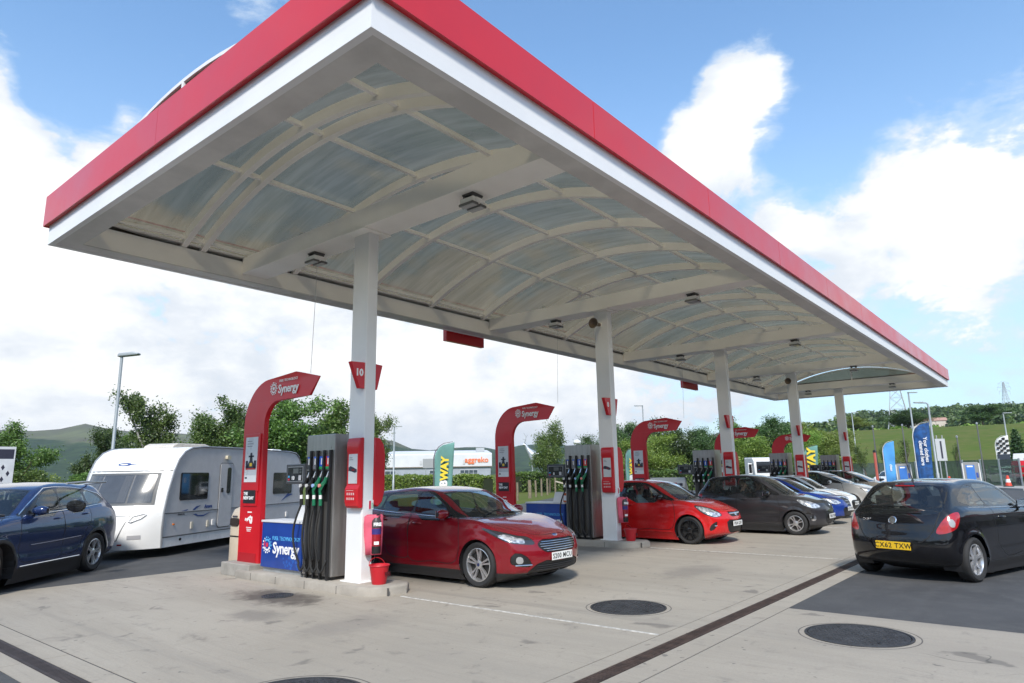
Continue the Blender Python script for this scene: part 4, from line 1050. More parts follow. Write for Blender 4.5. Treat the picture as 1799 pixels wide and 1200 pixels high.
def make_wheel(root, pos, r, w, side, style, steer=0):
    """tyre mesh with a rim child; side +1: outer face towards +Y of the car"""
    a = MB(); rr = r*style.get('rim', .66); h = w/2
    a.lathe([(rr, -h*.82), (rr+.02, -h*.95), (r-.035, -h), (r-.012, -h*.86), (r, -h*.6), (r, h*.6), (r-.012, h*.86), (r-.035, h), (rr+.02, h*.95), (rr, h*.82)], 40, 'y', cap=False)
    for k in (-.45, 0, .45): a.lathe([(r+.0012, h*k-.004), (r+.0012, h*k+.004)], 40, 'y') if False else None
    t = a.build('wheel', TYRE, root, smooth=38); t.location = pos; t.rotation_euler = (0, 0, steer)
    am = style.get('mat', ALLOY); sgn = side
    a = MB(); f = lambda q: sgn*h*q
    a.lathe([(rr+.004, f(.80)), (rr-.012, f(.84)), (rr-.022, f(.62)), (rr-.03, f(.1)), (rr-.03, f(-.8))], 40, 'y', cap=False)
    n = style.get('n', 5); dbl = style.get('double', 0); sw = style.get('sw', .05)
    def spoke(an, w0, w1):
        ca, sa = math.cos(an), math.sin(an)
        def pt(rad, off, yy): return (rad*ca-off*sa, yy, rad*sa+off*ca)
        r0, r1 = .045, rr-.012
        v = []
        for rad, ww, y1 in ((r0, w0, f(.66)), ((r0+r1)/2, (w0+w1)/2, f(.60)), (r1, w1, f(.72))):
            v += [pt(rad, -ww/2, y1-sgn*.03), pt(rad, -ww*.38, y1), pt(rad, ww*.38, y1), pt(rad, ww/2, y1-sgn*.03)]
        fs = []
        for i in range(2):
            for k in range(3): fs.append((i*4+k, i*4+k+1, i*4+k+5, i*4+k+4))
        if sgn < 0: fs = [q[::-1] for q in fs]
        a.add(v, [q[::-1] for q in fs])
    ph = style.get('ph', .3)
    for k in range(n):
        an = 2*math.pi*k/n+ph
        if dbl:
            for e in (-1, 1): spoke(an+e*dbl, sw*.7, sw)
        else: spoke(an, sw*style.get('hub', .8), sw)
    a.lathe([(0, f(.74)), (.03, f(.73)), (.062, f(.66)), (.066, f(.5))], 18, 'y')
    rim = a.build('rim', am, t, smooth=35)
    a = MB(); a.lathe([(0, f(.12)), (rr-.03, f(.12)), (rr-.03, f(.05))], 30, 'y'); a.build('brake_disc', DISC, t)
    if style.get('cap'): a = MB(); a.lathe([(0, f(.765)), (.024, f(.76)), (.026, f(.74))], 14, 'y'); a.build('hub_cap', style['cap'], rim)
    return t

def make_car(c):
    """builds a car, forward +X, origin on the ground at mid length"""
    sh = CarShape(c); L, hw = c['L'], sh.hw
    V, Q = sh.net(c.get('h', .03)); sk = Skin(V, Q)
    names = ['body']; info = [('body', c['paint'], 0, None)]
    def proj(kind, P):
        d, y, z = P.T
        if kind == 'side': return np.stack([d, z], 1)
        if kind == 'front': return np.stack([y, z], 1)
        if kind == 'top': return np.stack([d, y], 1)
        if kind == 'fq': return np.stack([d+np.abs(y), z], 1)
        if kind == 'rq': return np.stack([(L-d)+np.abs(y), z], 1)
    def region(name, mt, kind, poly, mask, lr=False, inset=0, levels=(0,), grow=None, lim=0, smooth=0):
        poly = np.array(poly, float)
        if smooth: poly = catmull(poly, smooth)
        for lv in levels:
            val = poly_sdf(proj(kind, sk.V), poly)-lv
            sk.cut(val, mask(*sk.V.T))
        cen = sk.centroids(); inside = (poly_sdf(proj(kind, cen), poly) < levels[-1]+lim) & (sk.lab == 0) & mask(*cen.T)
        if lr:
            for sg, nm in ((1, 'l'), (-1, 'r')):
                k = len(info); info.append((name, mt, inset, nm)); sk.lab[inside & (cen[:, 1]*sg > 0)] = k
        else:
            k = len(info); info.append((name, mt, inset, None)); sk.lab[inside] = k
    # wheel arches are cut out
    for wx in sh.wx:
        ang = np.linspace(0, 2*math.pi, 40, endpoint=False)
        region('arch', None, 'side', np.stack([wx+sh.ar*np.cos(ang), sh.wr+sh.ar*np.sin(ang)], 1), lambda d, y, z: (np.abs(y) > .50) & (z < sh.wr+sh.ar+.06))
    for rg in c['regions']: region(**rg)
    # underside
    cen = sk.centroids(); k = len(info); info.append(('underbody', PLAST, 0, None))
    sk.lab[(sk.lab == 0) & (cen[:, 2] < .225)] = k
    V = sh.project(sk.V, 2); N = sh.grad(V); N /= np.linalg.norm(N, axis=1)[:, None]+1e-9
    loc = np.stack([L/2-V[:, 0], V[:, 1], V[:, 2]], 1); nl = np.stack([-N[:, 0], N[:, 1], N[:, 2]], 1)
    root = thing(c['name'], c['label'], c.get('cat', 'car')); objs = {}
    for k, (nm, mt, inset, sd) in enumerate(info):
        if mt is None: continue
        if nm == 'panel_gap': continue
        fi = np.nonzero(sk.lab == k)[0]; nbody = len(fi)
        if k == 0:
            gl_ = [q for q, r_ in enumerate(info) if r_[0] == 'panel_gap']; fi = np.concatenate([fi, np.nonzero(np.isin(sk.lab, gl_))[0]]) if gl_ else fi
        if not len(fi): continue
        ids = sorted({i for f in fi for i in sk.F[f]}); mp = {i: q for q, i in enumerate(ids)}
        vv = loc[ids]-nl[ids]*inset
        ff = [tuple(mp[i] for i in sk.F[f][::-1]) for f in fi]
        # winding: outward
        f0 = ff[len(ff)//2]; a_, b_, c_ = vv[f0[0]], vv[f0[1]], vv[f0[2]]
        if np.dot(np.cross(b_-a_, c_-a_), nl[ids[f0[0]]]) < 0: ff = [f[::-1] for f in ff]
        me = bpy.data.meshes.new(nm); me.from_pydata(vv.tolist(), [], ff); me.materials.append(mt)
        if k == 0: me.materials.append(GAP); me.polygons.foreach_set('material_index', [0 if q < nbody else 1 for q in range(len(ff))])
        me.polygons.foreach_set('use_smooth', [True]*len(ff)); me.update()
        try: me.normals_split_custom_set_from_vertices(nl[ids].tolist())
        except Exception: pass
        o = bpy.data.objects.new(nm, me); COL.objects.link(o); o.parent = root; objs.setdefault((nm, sd), o)
    X = lambda d: L/2-d
    # wheel wells and wheels
    for wx in sh.wx:
        for sg in (1, -1):
            a = MB(); n = 18; y0, y1 = sg*.52, sg*(sh.surf_y(wx+sh.ar+.06, sh.wr+.1)-.01); vs = []
            for yy in (y0, y1):
                for q in range(n+1):
                    an = R(-25+230*q/n); vs.append((X(wx)+sh.ar*1.0*math.cos(an), yy, sh.wr+sh.ar*math.sin(an)))
            a.add(vs, [(q, q+1, n+2+q, n+1+q) for q in range(n)]+[tuple(range(n+1))]); a.build('wheel_well', PLAST, root)
            tw = c.get('tw', .20)
            st = dict(c['wheel']); steer = c.get('steer', 0) if wx == sh.wx[0] else 0
            make_wheel(root, (X(wx), sg*(hw-tw/2-.012-(.01 if steer else 0)), sh.wr), sh.wr, tw, sg, st, steer)
    # seats and dashboard
    belt = c['zc']
    a = MB(); a.box(X(L-.5), X(c['dc']+.1), -hw*.85, hw*.85, .30, .34); a.build('floor', DASH, root)
    a = MB(); dx = X(c['dc']+.15); a.prism([(dx, .5), (dx, belt-.02), (dx-.25, belt+.01), (dx-.45, belt-.08), (dx-.5, .6), (dx-.4, .5)], 'y', -hw*.80, hw*.80); a.build('dashboard', DASH, root, bevel=.02)
    sx = X(c.get('seat', c['dc']+1.12))
    def seat(nm, x, y, w, head):
        a = MB(); hh = c.get('seath', 0)
        a.prism([(x+.28, .42+hh), (x+.30, .52+hh), (x-.18, .50+hh), (x-.34, 1.02+hh), (x-.46, 1.0+hh), (x-.32, .40+hh)], 'y', y-w/2, y+w/2)
        for yy in head: a.prism([(x-.37, 1.05+hh), (x-.40, 1.22+hh), (x-.48, 1.22+hh), (x-.47, 1.05+hh)], 'y', yy-.12, yy+.12); a.box(x-.44, x-.42, yy-.05, yy+.05, .98+hh, 1.06+hh)
        a.build(nm, SEATM, root, bevel=.03)
    for y in (-.36, .36): seat('front_seat', sx, y, .46, (y,))
    if c.get('rear_seat', 1): seat('rear_seat', sx-.82, 0, hw*1.45, (-.4, .4))
    a = MB(); xs_, ys_, zs_ = sx+.42, -.36, belt-.06
    a.tube([(xs_-.08*math.sin(t)*1, ys_+.18*math.cos(t), zs_+.17*math.sin(t)) for t in np.linspace(0, 2*math.pi, 22)], .014, 6, cap=False); a.tube([(xs_, ys_-.17, zs_), (xs_, ys_+.17, zs_)], .014, 6); a.build('steering_wheel', BLACK, root)
    # mirrors
    mz, md = c.get('mirz', belt+.04), c.get('mird', c['dc']+.42)
    for sg in (1, -1):
        y0 = sh.surf_y(md, mz-.03)-.03; a = MB(); prof = [(.0, -.085), (.05, -.08), (.085, -.03), (.085, .03), (.06, .075), (.0, .085)]
        sect = [(0.0, .55), (.05, .9), (.12, 1.0), (.19, .85), (.225, .45)]
        ring_ = lambda s_: [(p, q) for p, q in [(.09*s_, -.03*s_), (.085*s_, .05*s_), (.03*s_, .085*s_), (-.05*s_, .075*s_), (-.06*s_, .0), (-.05*s_, -.075*s_), (.03*s_, -.085*s_)]]
        vs = []; n = 7
        for yy, s_ in sect: vs += [(X(md)+p, sg*(y0+.05+yy), mz+q) for p, q in ring_(s_)]
        fs = [(i*n+k, i*n+(k+1) % n, (i+1)*n+(k+1) % n, (i+1)*n+k) for i in range(len(sect)-1) for k in range(n)]+[tuple(range(n)), tuple((len(sect)-1)*n+k for k in range(n))[::-1]]
        a.add(vs, fs if sg < 0 else [f[::-1] for f in fs])
        o = a.build('wing_mirror', c.get('mirmat', c['paint']), root, smooth=70); sd_ = o.modifiers.new('s', 'SUBSURF'); sd_.levels = sd_.render_levels = 2
        b = MB(); b.box(X(md)-.03, X(md)+.05, min(sg*(y0-.02), sg*(y0+.08)), max(sg*(y0-.02), sg*(y0+.08)), mz-.07, mz-.03); b.build('mirror_foot', TRIMB, o)
        b = MB(); b.box(X(md)-.066, X(md)-.058, min(sg*(y0+.08), sg*(y0+.25)), max(sg*(y0+.08), sg*(y0+.25)), mz-.055, mz+.055); b.build('mirror_glass', CHROME, o)
    # door handles
    for hd, hz in c.get('handles', []):
        for sg in (1, -1):
            y = sh.surf_y(hd, hz); a = MB(); a.tube([(X(hd)+.09, sg*(y-.005), hz), (X(hd)+.07, sg*(y+.028), hz+.003), (X(hd)-.07, sg*(y+.028), hz+.005), (X(hd)-.09, sg*(y-.005), hz+.004)], .013, 8)
            a.build('door_handle', c.get('handmat', c['paint']), root, smooth=50)
    # plates
    def plate(txt, z, rear, y=0, w=.52):
        d = sh.surf_d(y, z, rear); d2 = sh.surf_d(y, z+.05, rear); d3 = sh.surf_d(y+.2, z, rear); x = X(d); sg = -1 if rear else 1
        tilt = 0 if abs(d2-d) > .08 else math.atan2((d-d2), .05)*(1 if rear else -1)
        o = bpy.data.objects.new('number_plate', None)
        a = MB(); a.box(-.006, .004, -w/2, w/2, -.056, .056); o = a.build('number_plate', PLY if rear else PLW, root, bevel=.003)
        o.location = (x+sg*(.012), y, z); o.rotation_euler = (0, 0, 0 if not rear else math.pi)
        if txt: text('lettering', txt, .100, BLACK, o, (.005, 0, -.002), (0, 1, 0), (0, 0, 1), bold=.0012, thick=.001, space=1.12)
    if c.get('fplate') is not None: plate(c['fplate'], c.get('fpz', .45), False)
    if c.get('rplate') is not None: plate(c['rplate'], c.get('rpz', .5), True)
    def badge(z, rear, r, mt, inner=None):
        d = sh.surf_d(0, z, rear); sg = -1 if rear else 1; dd = sh.surf_d(0, z+.04, rear); slope = math.atan2(dd-d, .04) if not rear else math.atan2(d-dd, .04)
        a = MB(); a.lathe([(r, 0), (r, .006), (r*.84, .011), (r*.80, .006), (0, .006)], 24, 'x'); 
        o = a.build('badge', mt, root, smooth=30); o.location = (X(d)+sg*.002, 0, z); o.rotation_euler = (0, -slope, 0 if not rear else math.pi)
        if inner == 'griffin':
            b = MB(); b.prism([(-.6*r, .1*r), (-.2*r, .55*r), (.3*r, .5*r), (.0, .2*r), (.55*r, -.05*r), (.1*r, -.15*r), (.35*r, -.5*r), (-.1*r, -.3*r), (-.45*r, -.45*r), (-.25*r, -.05*r)], 'x', .006, .012); b.build('emblem', CHROME, o)
        elif inner: b = MB(); b.prism([(r*.72*math.cos(t), r*.72*math.sin(t)) for t in np.linspace(0, 6.28, 16, endpoint=False)], 'x', .006, .009); b.build('emblem', inner, o)
        return o
    for bz, rear, r, mt, inner in c.get('badges', []):
        o = badge(bz, rear, r, mt, inner)
        if c.get('oval') and not rear: o.scale = (1, 1.5, .62)
    # bars laid across the nose or tail, following its curve
    for nm, mt, z, ya, yb, rad, rear in c.get('bars', []):
        pts = []
        for y in np.linspace(ya, yb, 15):
            d = sh.surf_d(y, z, rear); pts.append((X(d)+(.006 if not rear else -.006), y, z))
        a = MB(); a.tube(pts, rad, 6); a.build(nm, mt, root, smooth=50)
    # lines along the flank
    for nm, mt, pts_, rad in c.get('lines', []):
        for sg in (1, -1):
            a = MB(); a.tube([(X(d), sg*(sh.surf_y(d, z)+.001), z) for d, z in pts_], rad, 6); a.build(nm, mt, root, smooth=50)
    # wipers and aerial
    if c.get('wipers', 1):
        for y0, y1 in ((-.55, .05), (.02, .62)):
            pts = []
            for q in np.linspace(0, 1, 6):
                y = y0+(y1-y0)*q; d = c['dc']+.06+.10*q; pts.append((X(d), y, sh.surf_z(d, y)+.012))
            a = MB(); a.tube(pts, .008, 5); a.build('wiper', BLACK, root)
    if c.get('aerial'):
        d, ln, lean = c['aerial']; z = sh.surf_z(d, 0); a = MB(); a.tube([(X(d), 0, z-.01), (X(d), 0, z+.03)], [.025, .012], 8); a.tube([(X(d), 0, z+.03), (X(d)-lean, 0, z+ln)], [.007, .004], 6); a.build('aerial', BLACK, root)
    root['_'] = 0; del root['_']
    return root, sh, X
# masks
GAP = mat('panel_gap', (.006, .006, .006), .7)
def m_side(zmin=.0, ymin=.35): return lambda d, y, z: (np.abs(y) > ymin) & (z > zmin)
def m_front(dmax, zmin=0.0, zmax=9): return lambda d, y, z: (d < dmax) & (z > zmin) & (z < zmax)
def m_rear(dmin, zmin=0.0, zmax=9): return lambda d, y, z: (d > dmin) & (z > zmin) & (z < zmax)
def doors(mt, polys):
    return [dict(name='door', mt=mt, kind='side', poly=p, mask=m_side(.0, .45), lr=True, levels=(.0035, -.0035), lim=0, smooth=4) for p in polys]
def std_regions(c, glass=GLASS):
    zc, zr1, zr2, zb, dw, dr, dc, db, hw, L = c['zc'], c['zr1'], c['zr2'], c['zb'], c['dw'], c['dr'], c['dc'], c['db'], c['W']/2, c['L']
    R_ = []
    ws = c.get('ws', (.72, .60)); w0, w1 = hw*ws[0], hw*ws[1]
    wp = [(-w0, zc+.035), (-w0*.5, zc+.015), (w0*.5, zc+.015), (w0, zc+.035), (w1, zr1-.055), (w1*.5, zr1-.03), (-w1*.5, zr1-.03), (-w1, zr1-.055)]
    R_.append(dict(name='windscreen', mt=glass, kind='front', poly=wp, mask=m_front(dw+.12, zc), inset=.003))
    wq = [(x*1.035, z+(.02 if z > zc+.2 else -.02)) for x, z in wp]
    R_.append(dict(name='windscreen_seal', mt=TRIMB, kind='front', poly=wq, mask=m_front(dw+.12, zc-.05), inset=.001))
    rw = c.get('rw_', (.70, .56)); w0, w1 = hw*rw[0], hw*rw[1]
    rz0, rz1 = c.get('rwz', (zb+.05, zr2-.06))
    rp = c.get('rwpoly') or [(-w0, rz0+.02), (-w0*.5, rz0), (w0*.5, rz0), (w0, rz0+.02), (w1, rz1-.01), (w1*.5, rz1), (-w1*.5, rz1), (-w1, rz1-.01)]
    R_.append(dict(name='rear_window', mt=c.get('rglass', glass), kind='front', poly=rp, mask=m_rear(dr-.05, zb-.15), inset=.003, smooth=3))
    for p in c['glass']: R_.append(dict(name='side_window', mt=c.get('sglass', glass) if np.mean([q[0] for q in p]) > c.get('privacy', 99) or True else glass, kind='side', poly=p, mask=m_side(zc-.12), lr=True, inset=.003, smooth=3))
    R_.append(dict(name='window_trim', mt=TRIMB, kind='side', poly=c['dlo'], mask=m_side(zc-.12), lr=True, inset=.001, smooth=3))
    for nm, mt_, kind, poly, ins in c.get('front', []):
        R_.append(dict(name=nm, mt=mt_, kind=kind, poly=poly, mask=m_front(1.5 if kind == 'fq' else .6), lr=kind == 'fq', inset=ins, smooth=3))
    for nm, mt_, kind, poly, ins in c.get('rear', []):
        R_.append(dict(name=nm, mt=mt_, kind=kind, poly=poly, mask=m_rear(L-(1.2 if kind == 'rq' else .6)), lr=kind == 'rq', inset=ins, smooth=3))
    for p in c['doors']:
        R_.append(dict(name='door', mt=c['paint'], kind='side', poly=p, mask=m_side(.0, .45), lr=True, levels=(.006, -.006), smooth=4))
        R_.append(dict(name='panel_gap', mt=GAP, kind='side', poly=p, mask=m_side(.0, .45), lr=True, levels=(.006,), smooth=4))
    b = c.get('bonnet')
    if b:
        R_.append(dict(name='bonnet', mt=c['paint'], kind='top', poly=b, mask=m_front(dc+.1, .55), levels=(.006, -.006), smooth=4))
        R_.append(dict(name='panel_gap', mt=GAP, kind='top', poly=b, mask=m_front(dc+.1, .55), levels=(.006,), smooth=4))
    tg = c.get('tailgate')
    if tg:
        R_.append(dict(name='tailgate', mt=c['paint'], kind='front', poly=tg, mask=m_rear(dr, .4), levels=(.006, -.006), smooth=3))
        R_.append(dict(name='panel_gap', mt=GAP, kind='front', poly=tg, mask=m_rear(dr, .4), levels=(.006,), smooth=3))
    # lower sills and bumper edge in plastic
    zl = c.get('zlow', .27)
    R_.append(dict(name='lower_trim', mt=c.get('lowmat', PLAST), kind='side', poly=[(-1, -1), (L+1, -1), (L+1, zl), (-1, zl)], mask=lambda d, y, z: z < .9))
    for nm, mt_, poly in c.get('flank', []):
        R_.append(dict(name=nm, mt=mt_, kind='side', poly=poly, mask=m_side(.0, .45), lr=True))
    c['regions'] = R_; return c
def bonnet(c, w0=.60, w1=.74, d0=.14): hw = c['W']/2; return [(d0, 0), (d0+.02, -w0*hw*.7), (d0+.12, -w0*hw), (c['dc']-.02, -w1*hw), (c['dc']-.06, 0), (c['dc']-.02, w1*hw), (d0+.12, w0*hw), (d0+.02, w0*hw*.7)]

# ---- maroon five-door hatchback
MAROON = carpaint('maroon_metallic_paint', (.235, .005, .013), .2, .22)
c = dict(name='parked_car', label='maroon five-door hatchback with chrome grille standing beside the nearest pump', h=.026,
    L=4.36, W=1.82, H=1.475, wb=2.65, foh=.92, rw=.332, ar=.370, tw=.215, zlow=.235, kb=.065, zn=.74, dc=1.10, zc=.985, dw=1.98, zr1=1.405, dr=3.72, zr2=1.36, db=4.12, zb=1.03, paint=MAROON, nose=.36, roofw=.66,
    wheel=dict(n=5, double=.17, sw=.036, rim=.73, cap=mat('blue_cap', (.02, .03, .1), .3)))
c['glass'] = [[(1.62, 1.045), (2.42, 1.075), (2.42, 1.375), (2.20, 1.365), (1.95, 1.275), (1.75, 1.15)], [(2.50, 1.08), (3.28, 1.115), (3.20, 1.34), (2.95, 1.372), (2.50, 1.378)], [(3.36, 1.12), (3.66, 1.155), (3.52, 1.25), (3.30, 1.325)]]
c['dlo'] = [(1.28, .995), (1.62, 1.022), (2.45, 1.05), (3.3, 1.09), (3.78, 1.135), (3.66, 1.24), (3.34, 1.355), (2.95, 1.395), (2.45, 1.40), (2.15, 1.39), (1.85, 1.27), (1.55, 1.11)]
c['doors'] = [[(1.36, .38), (1.30, .70), (1.36, .985), (1.62, 1.0), (2.44, 1.045), (2.46, .7), (2.46, .36), (1.9, .33)], [(2.48, .36), (2.48, .8), (2.47, 1.045), (3.28, 1.08), (3.30, .9), (3.10, .62), (2.98, .40), (2.7, .34)]]
c['handles'] = [(2.26, .90), (3.12, .935)]
hl = [(.62, .655), (.92, .645), (1.22, .68), (1.52, .775), (1.74, .865), (1.40, .83), (1.0, .765), (.70, .715)]
hi = [(.84, .667), (1.0, .665), (1.22, .70), (1.42, .765), (1.28, .785), (1.0, .735), (.86, .71)]
c['front'] = [('headlight', LAMP, 'fq', hi, 0), ('headlight_housing', LAMPD, 'fq', hl, .002),
    ('grille', BLACK, 'front', [(-.47, .628), (-.41, .680), (-.2, .692), (.2, .692), (.41, .680), (.47, .628), (.36, .522), (.2, .508), (-.2, .508), (-.36, .522)], .012),
    ('lower_grille', BLACK, 'front', [(-.62, .25), (-.50, .36), (0, .375), (.50, .36), (.62, .25), (0, .23)], .012),
    ('fog_light', CLEARLENS, 'fq', [(.88, .40), (1.04, .40), (1.04, .45), (.90, .455)], 0),
    ('fog_surround', BLACK, 'fq', [(.70, .36), (1.02, .345), (1.16, .40), (1.15, .475), (.80, .47)], .008)]
c['rear'] = [('tail_light', REDLENS, 'rq', [(.62, .78), (1.1, .80), (1.45, .95), (1.30, 1.04), (.70, .92)], 0)]
c['bonnet'] = bonnet(c, .50, .78, .17)
c['fplate'] = 'S200 MCU'; c['fpz'] = .447; c['mird'] = 1.62; c['mirz'] = 1.055
c['badges'] = [(.735, False, .045, CHROME, mat('blue_oval', (.02, .05, .2), .3))]; c['oval'] = True
c['bars'] = [('grille_bar', CHROME, z, -yy, yy, .0062, False) for z, yy in ((.535, .34), (.567, .39), (.60, .43), (.633, .43), (.664, .40))]+[('fog_trim', CHROME, .352, a_, b_, .009, False) for a_, b_ in ((-.80, -.58), (.58, .80))]+[('grille_slat', PLAST, z, -.5, .5, .006, False) for z in (.27, .30, .33)]
c['lines'] = [('chrome_strip', CHROME, [(1.5, .998), (2.0, 1.016), (2.6, 1.036), (3.2, 1.066), (3.7, 1.10)], .009)]
FOCUS, fsh, _ = make_car(std_regions(c))
FOCUS.location = (8.62, 8.36, 0); FOCUS.rotation_euler[2] = -math.pi/2

# ---- three-door supermini, red with black wheels and black with silver wheels
def corsa(paintm, label, wheel, **kw):
    c = dict(name='parked_car', label=label, h=.026, L=4.0, W=1.72, H=1.475, wb=2.51, foh=.82, rw=.318, ar=.362, tw=.205, zn=.76, dc=.98, zc=.985, dw=1.80, zr1=1.40, dr=3.42, zr2=1.385, db=3.83, zb=1.0, paint=paintm, nose=.36, tailc=.26, roofw=.66, beltw=.90, flare=.02, wheel=wheel)
    c['glass'] = [[(1.50, 1.045), (2.52, 1.065), (2.62, 1.36), (2.35, 1.385), (2.05, 1.365), (1.80, 1.26)], [(2.60, 1.07), (3.15, 1.10), (3.30, 1.15), (3.12, 1.27), (2.70, 1.355)]]
    c['dlo'] = [(1.18, .985), (1.5, 1.02), (2.5, 1.04), (3.2, 1.065), (3.50, 1.12), (3.42, 1.22), (3.10, 1.33), (2.75, 1.395), (2.35, 1.41), (2.0, 1.39), (1.72, 1.27), (1.45, 1.12)]
    c['doors'] = [[(1.22, .38), (1.16, .70), (1.24, .975), (1.5, .995), (2.52, 1.03), (2.60, .85), (2.56, .55), (2.42, .36), (1.8, .33)]]
    c['handles'] = [(2.36, .88)]
    c['front'] = [('headlight', LAMP, 'fq', [(.70, .66), (.88, .63), (1.10, .66), (1.32, .75), (1.45, .85), (1.2, .83), (.92, .765)], 0), ('headlight_housing', LAMPD, 'fq', [(.66, .66), (.88, .615), (1.12, .64), (1.36, .74), (1.50, .87), (1.2, .85), (.88, .785)], .002),
        ('grille', BLACK, 'front', [(-.33, .70), (-.26, .635), (0, .62), (.26, .635), (.33, .70), (0, .715)], .008),
        ('lower_grille', BLACK, 'front', [(-.44, .50), (-.38, .30), (0, .26), (.38, .30), (.44, .50), (0, .53)], .014),
        ('fog_surround', BLACK, 'fq', [(.88, .52), (.98, .36), (1.14, .33), (1.12, .41), (.98, .50)], .008)]
    c['rear'] = [('reversing_lamp', CLEARLENS, 'rq', [(.97, .80), (1.045, .795), (1.075, .85), (1.04, .90), (.975, .90), (.945, .85)], 0), ('tail_light', REDLENS, 'rq', [(.70, .70), (.95, .725), (1.13, .81), (1.24, .99), (1.10, .99), (.92, .93)], 0)]
    c['bonnet'] = bonnet(c, .62, .80, .17)
    c['rwpoly'] = [(-.64, 1.02), (-.50, .965), (0, .955), (.50, .965), (.64, 1.02), (.53, 1.26), (.49, 1.325), (0, 1.34), (-.49, 1.325), (-.53, 1.26)]
    c['tailgate'] = [(-.60, .93), (-.50, .66), (-.40, .575), (0, .56), (.40, .575), (.50, .66), (.60, .93), (.62, 1.16), (.56, 1.37), (0, 1.40), (-.56, 1.37), (-.62, 1.16)]
    c['badges'] = [(.665, False, .055, CHROME, 'griffin'), (.87, True, .062, CHROME, 'griffin')]
    c['mird'] = 1.52; c['mirz'] = 1.06
    c.update(kw); return c
REDP = carpaint('bright_red_paint', (.56, .010, .012), .05, .25)
c = corsa(REDP, 'bright red three-door hatchback with black wheels behind the second white column', dict(n=5, double=.14, sw=.034, rim=.74, mat=ALLOYB), mirmat=TRIMB, fplate='PE64 LBV', fpz=.46, zlow=.24,
    bars=[('chrome_bar', CHROME, .685, -.30, .30, .02, False)]+[('fog_trim', CHROME, .43, a_, b_, .012, False) for a_, b_ in ((-.74, -.70), (.70, .74))], lines=[('sill_skirt', REDP, [(1.25, .27), (2.0, .27), (2.8, .27)], .02)])
c['lowmat'] = REDP
RCORSA, _, _ = make_car(std_regions(c)); RCORSA.location = (15.77, 8.24, 0); RCORSA.rotation_euler[2] = -math.pi/2
BLKP = carpaint('black_metallic_paint', (.006, .006, .008), .2, .2)
c = corsa(BLKP, 'black three-door hatchback with yellow rear plate driving away at the right edge', dict(n=7, sw=.062, rim=.70, ph=.2, hub=.55), rplate='CX62 TXW', rpz=.505, aerial=(3.18, .32, .14), rglass=GLASS,
    bars=[('brake_lamp', REDLENS, 1.372, -.14, .14, .012, True), ('rear_wiper', BLACK, .985, -.38, .02, .010, True)], lines=[('chrome_strip', CHROME, [(1.5, 1.008), (2.0, 1.018), (2.6, 1.03), (3.15, 1.05)], .007), ('bumper_moulding', TRIMB, [(3.72, .56), (3.85, .565)], .008)])
c['name'] = 'moving_car'
c['rear'] = c['rear']+[('plate_recess', TRIMB, 'front', [(-.36, .575), (-.30, .44), (0, .43), (.30, .44), (.36, .575), (0, .58)], .012)]
BCORSA, bsh, bX = make_car(std_regions(c)); BCORSA.location = (13.68, 1.68, 0); BCORSA.rotation_euler[2] = math.atan2(-.297, .954)
text('lettering', 'CORSA', .05, CHROME, BCORSA, (bX(bsh.surf_d(.42, .87, True))-.012, .40, .87), (0, -1, -.0), (0, 0, 1))
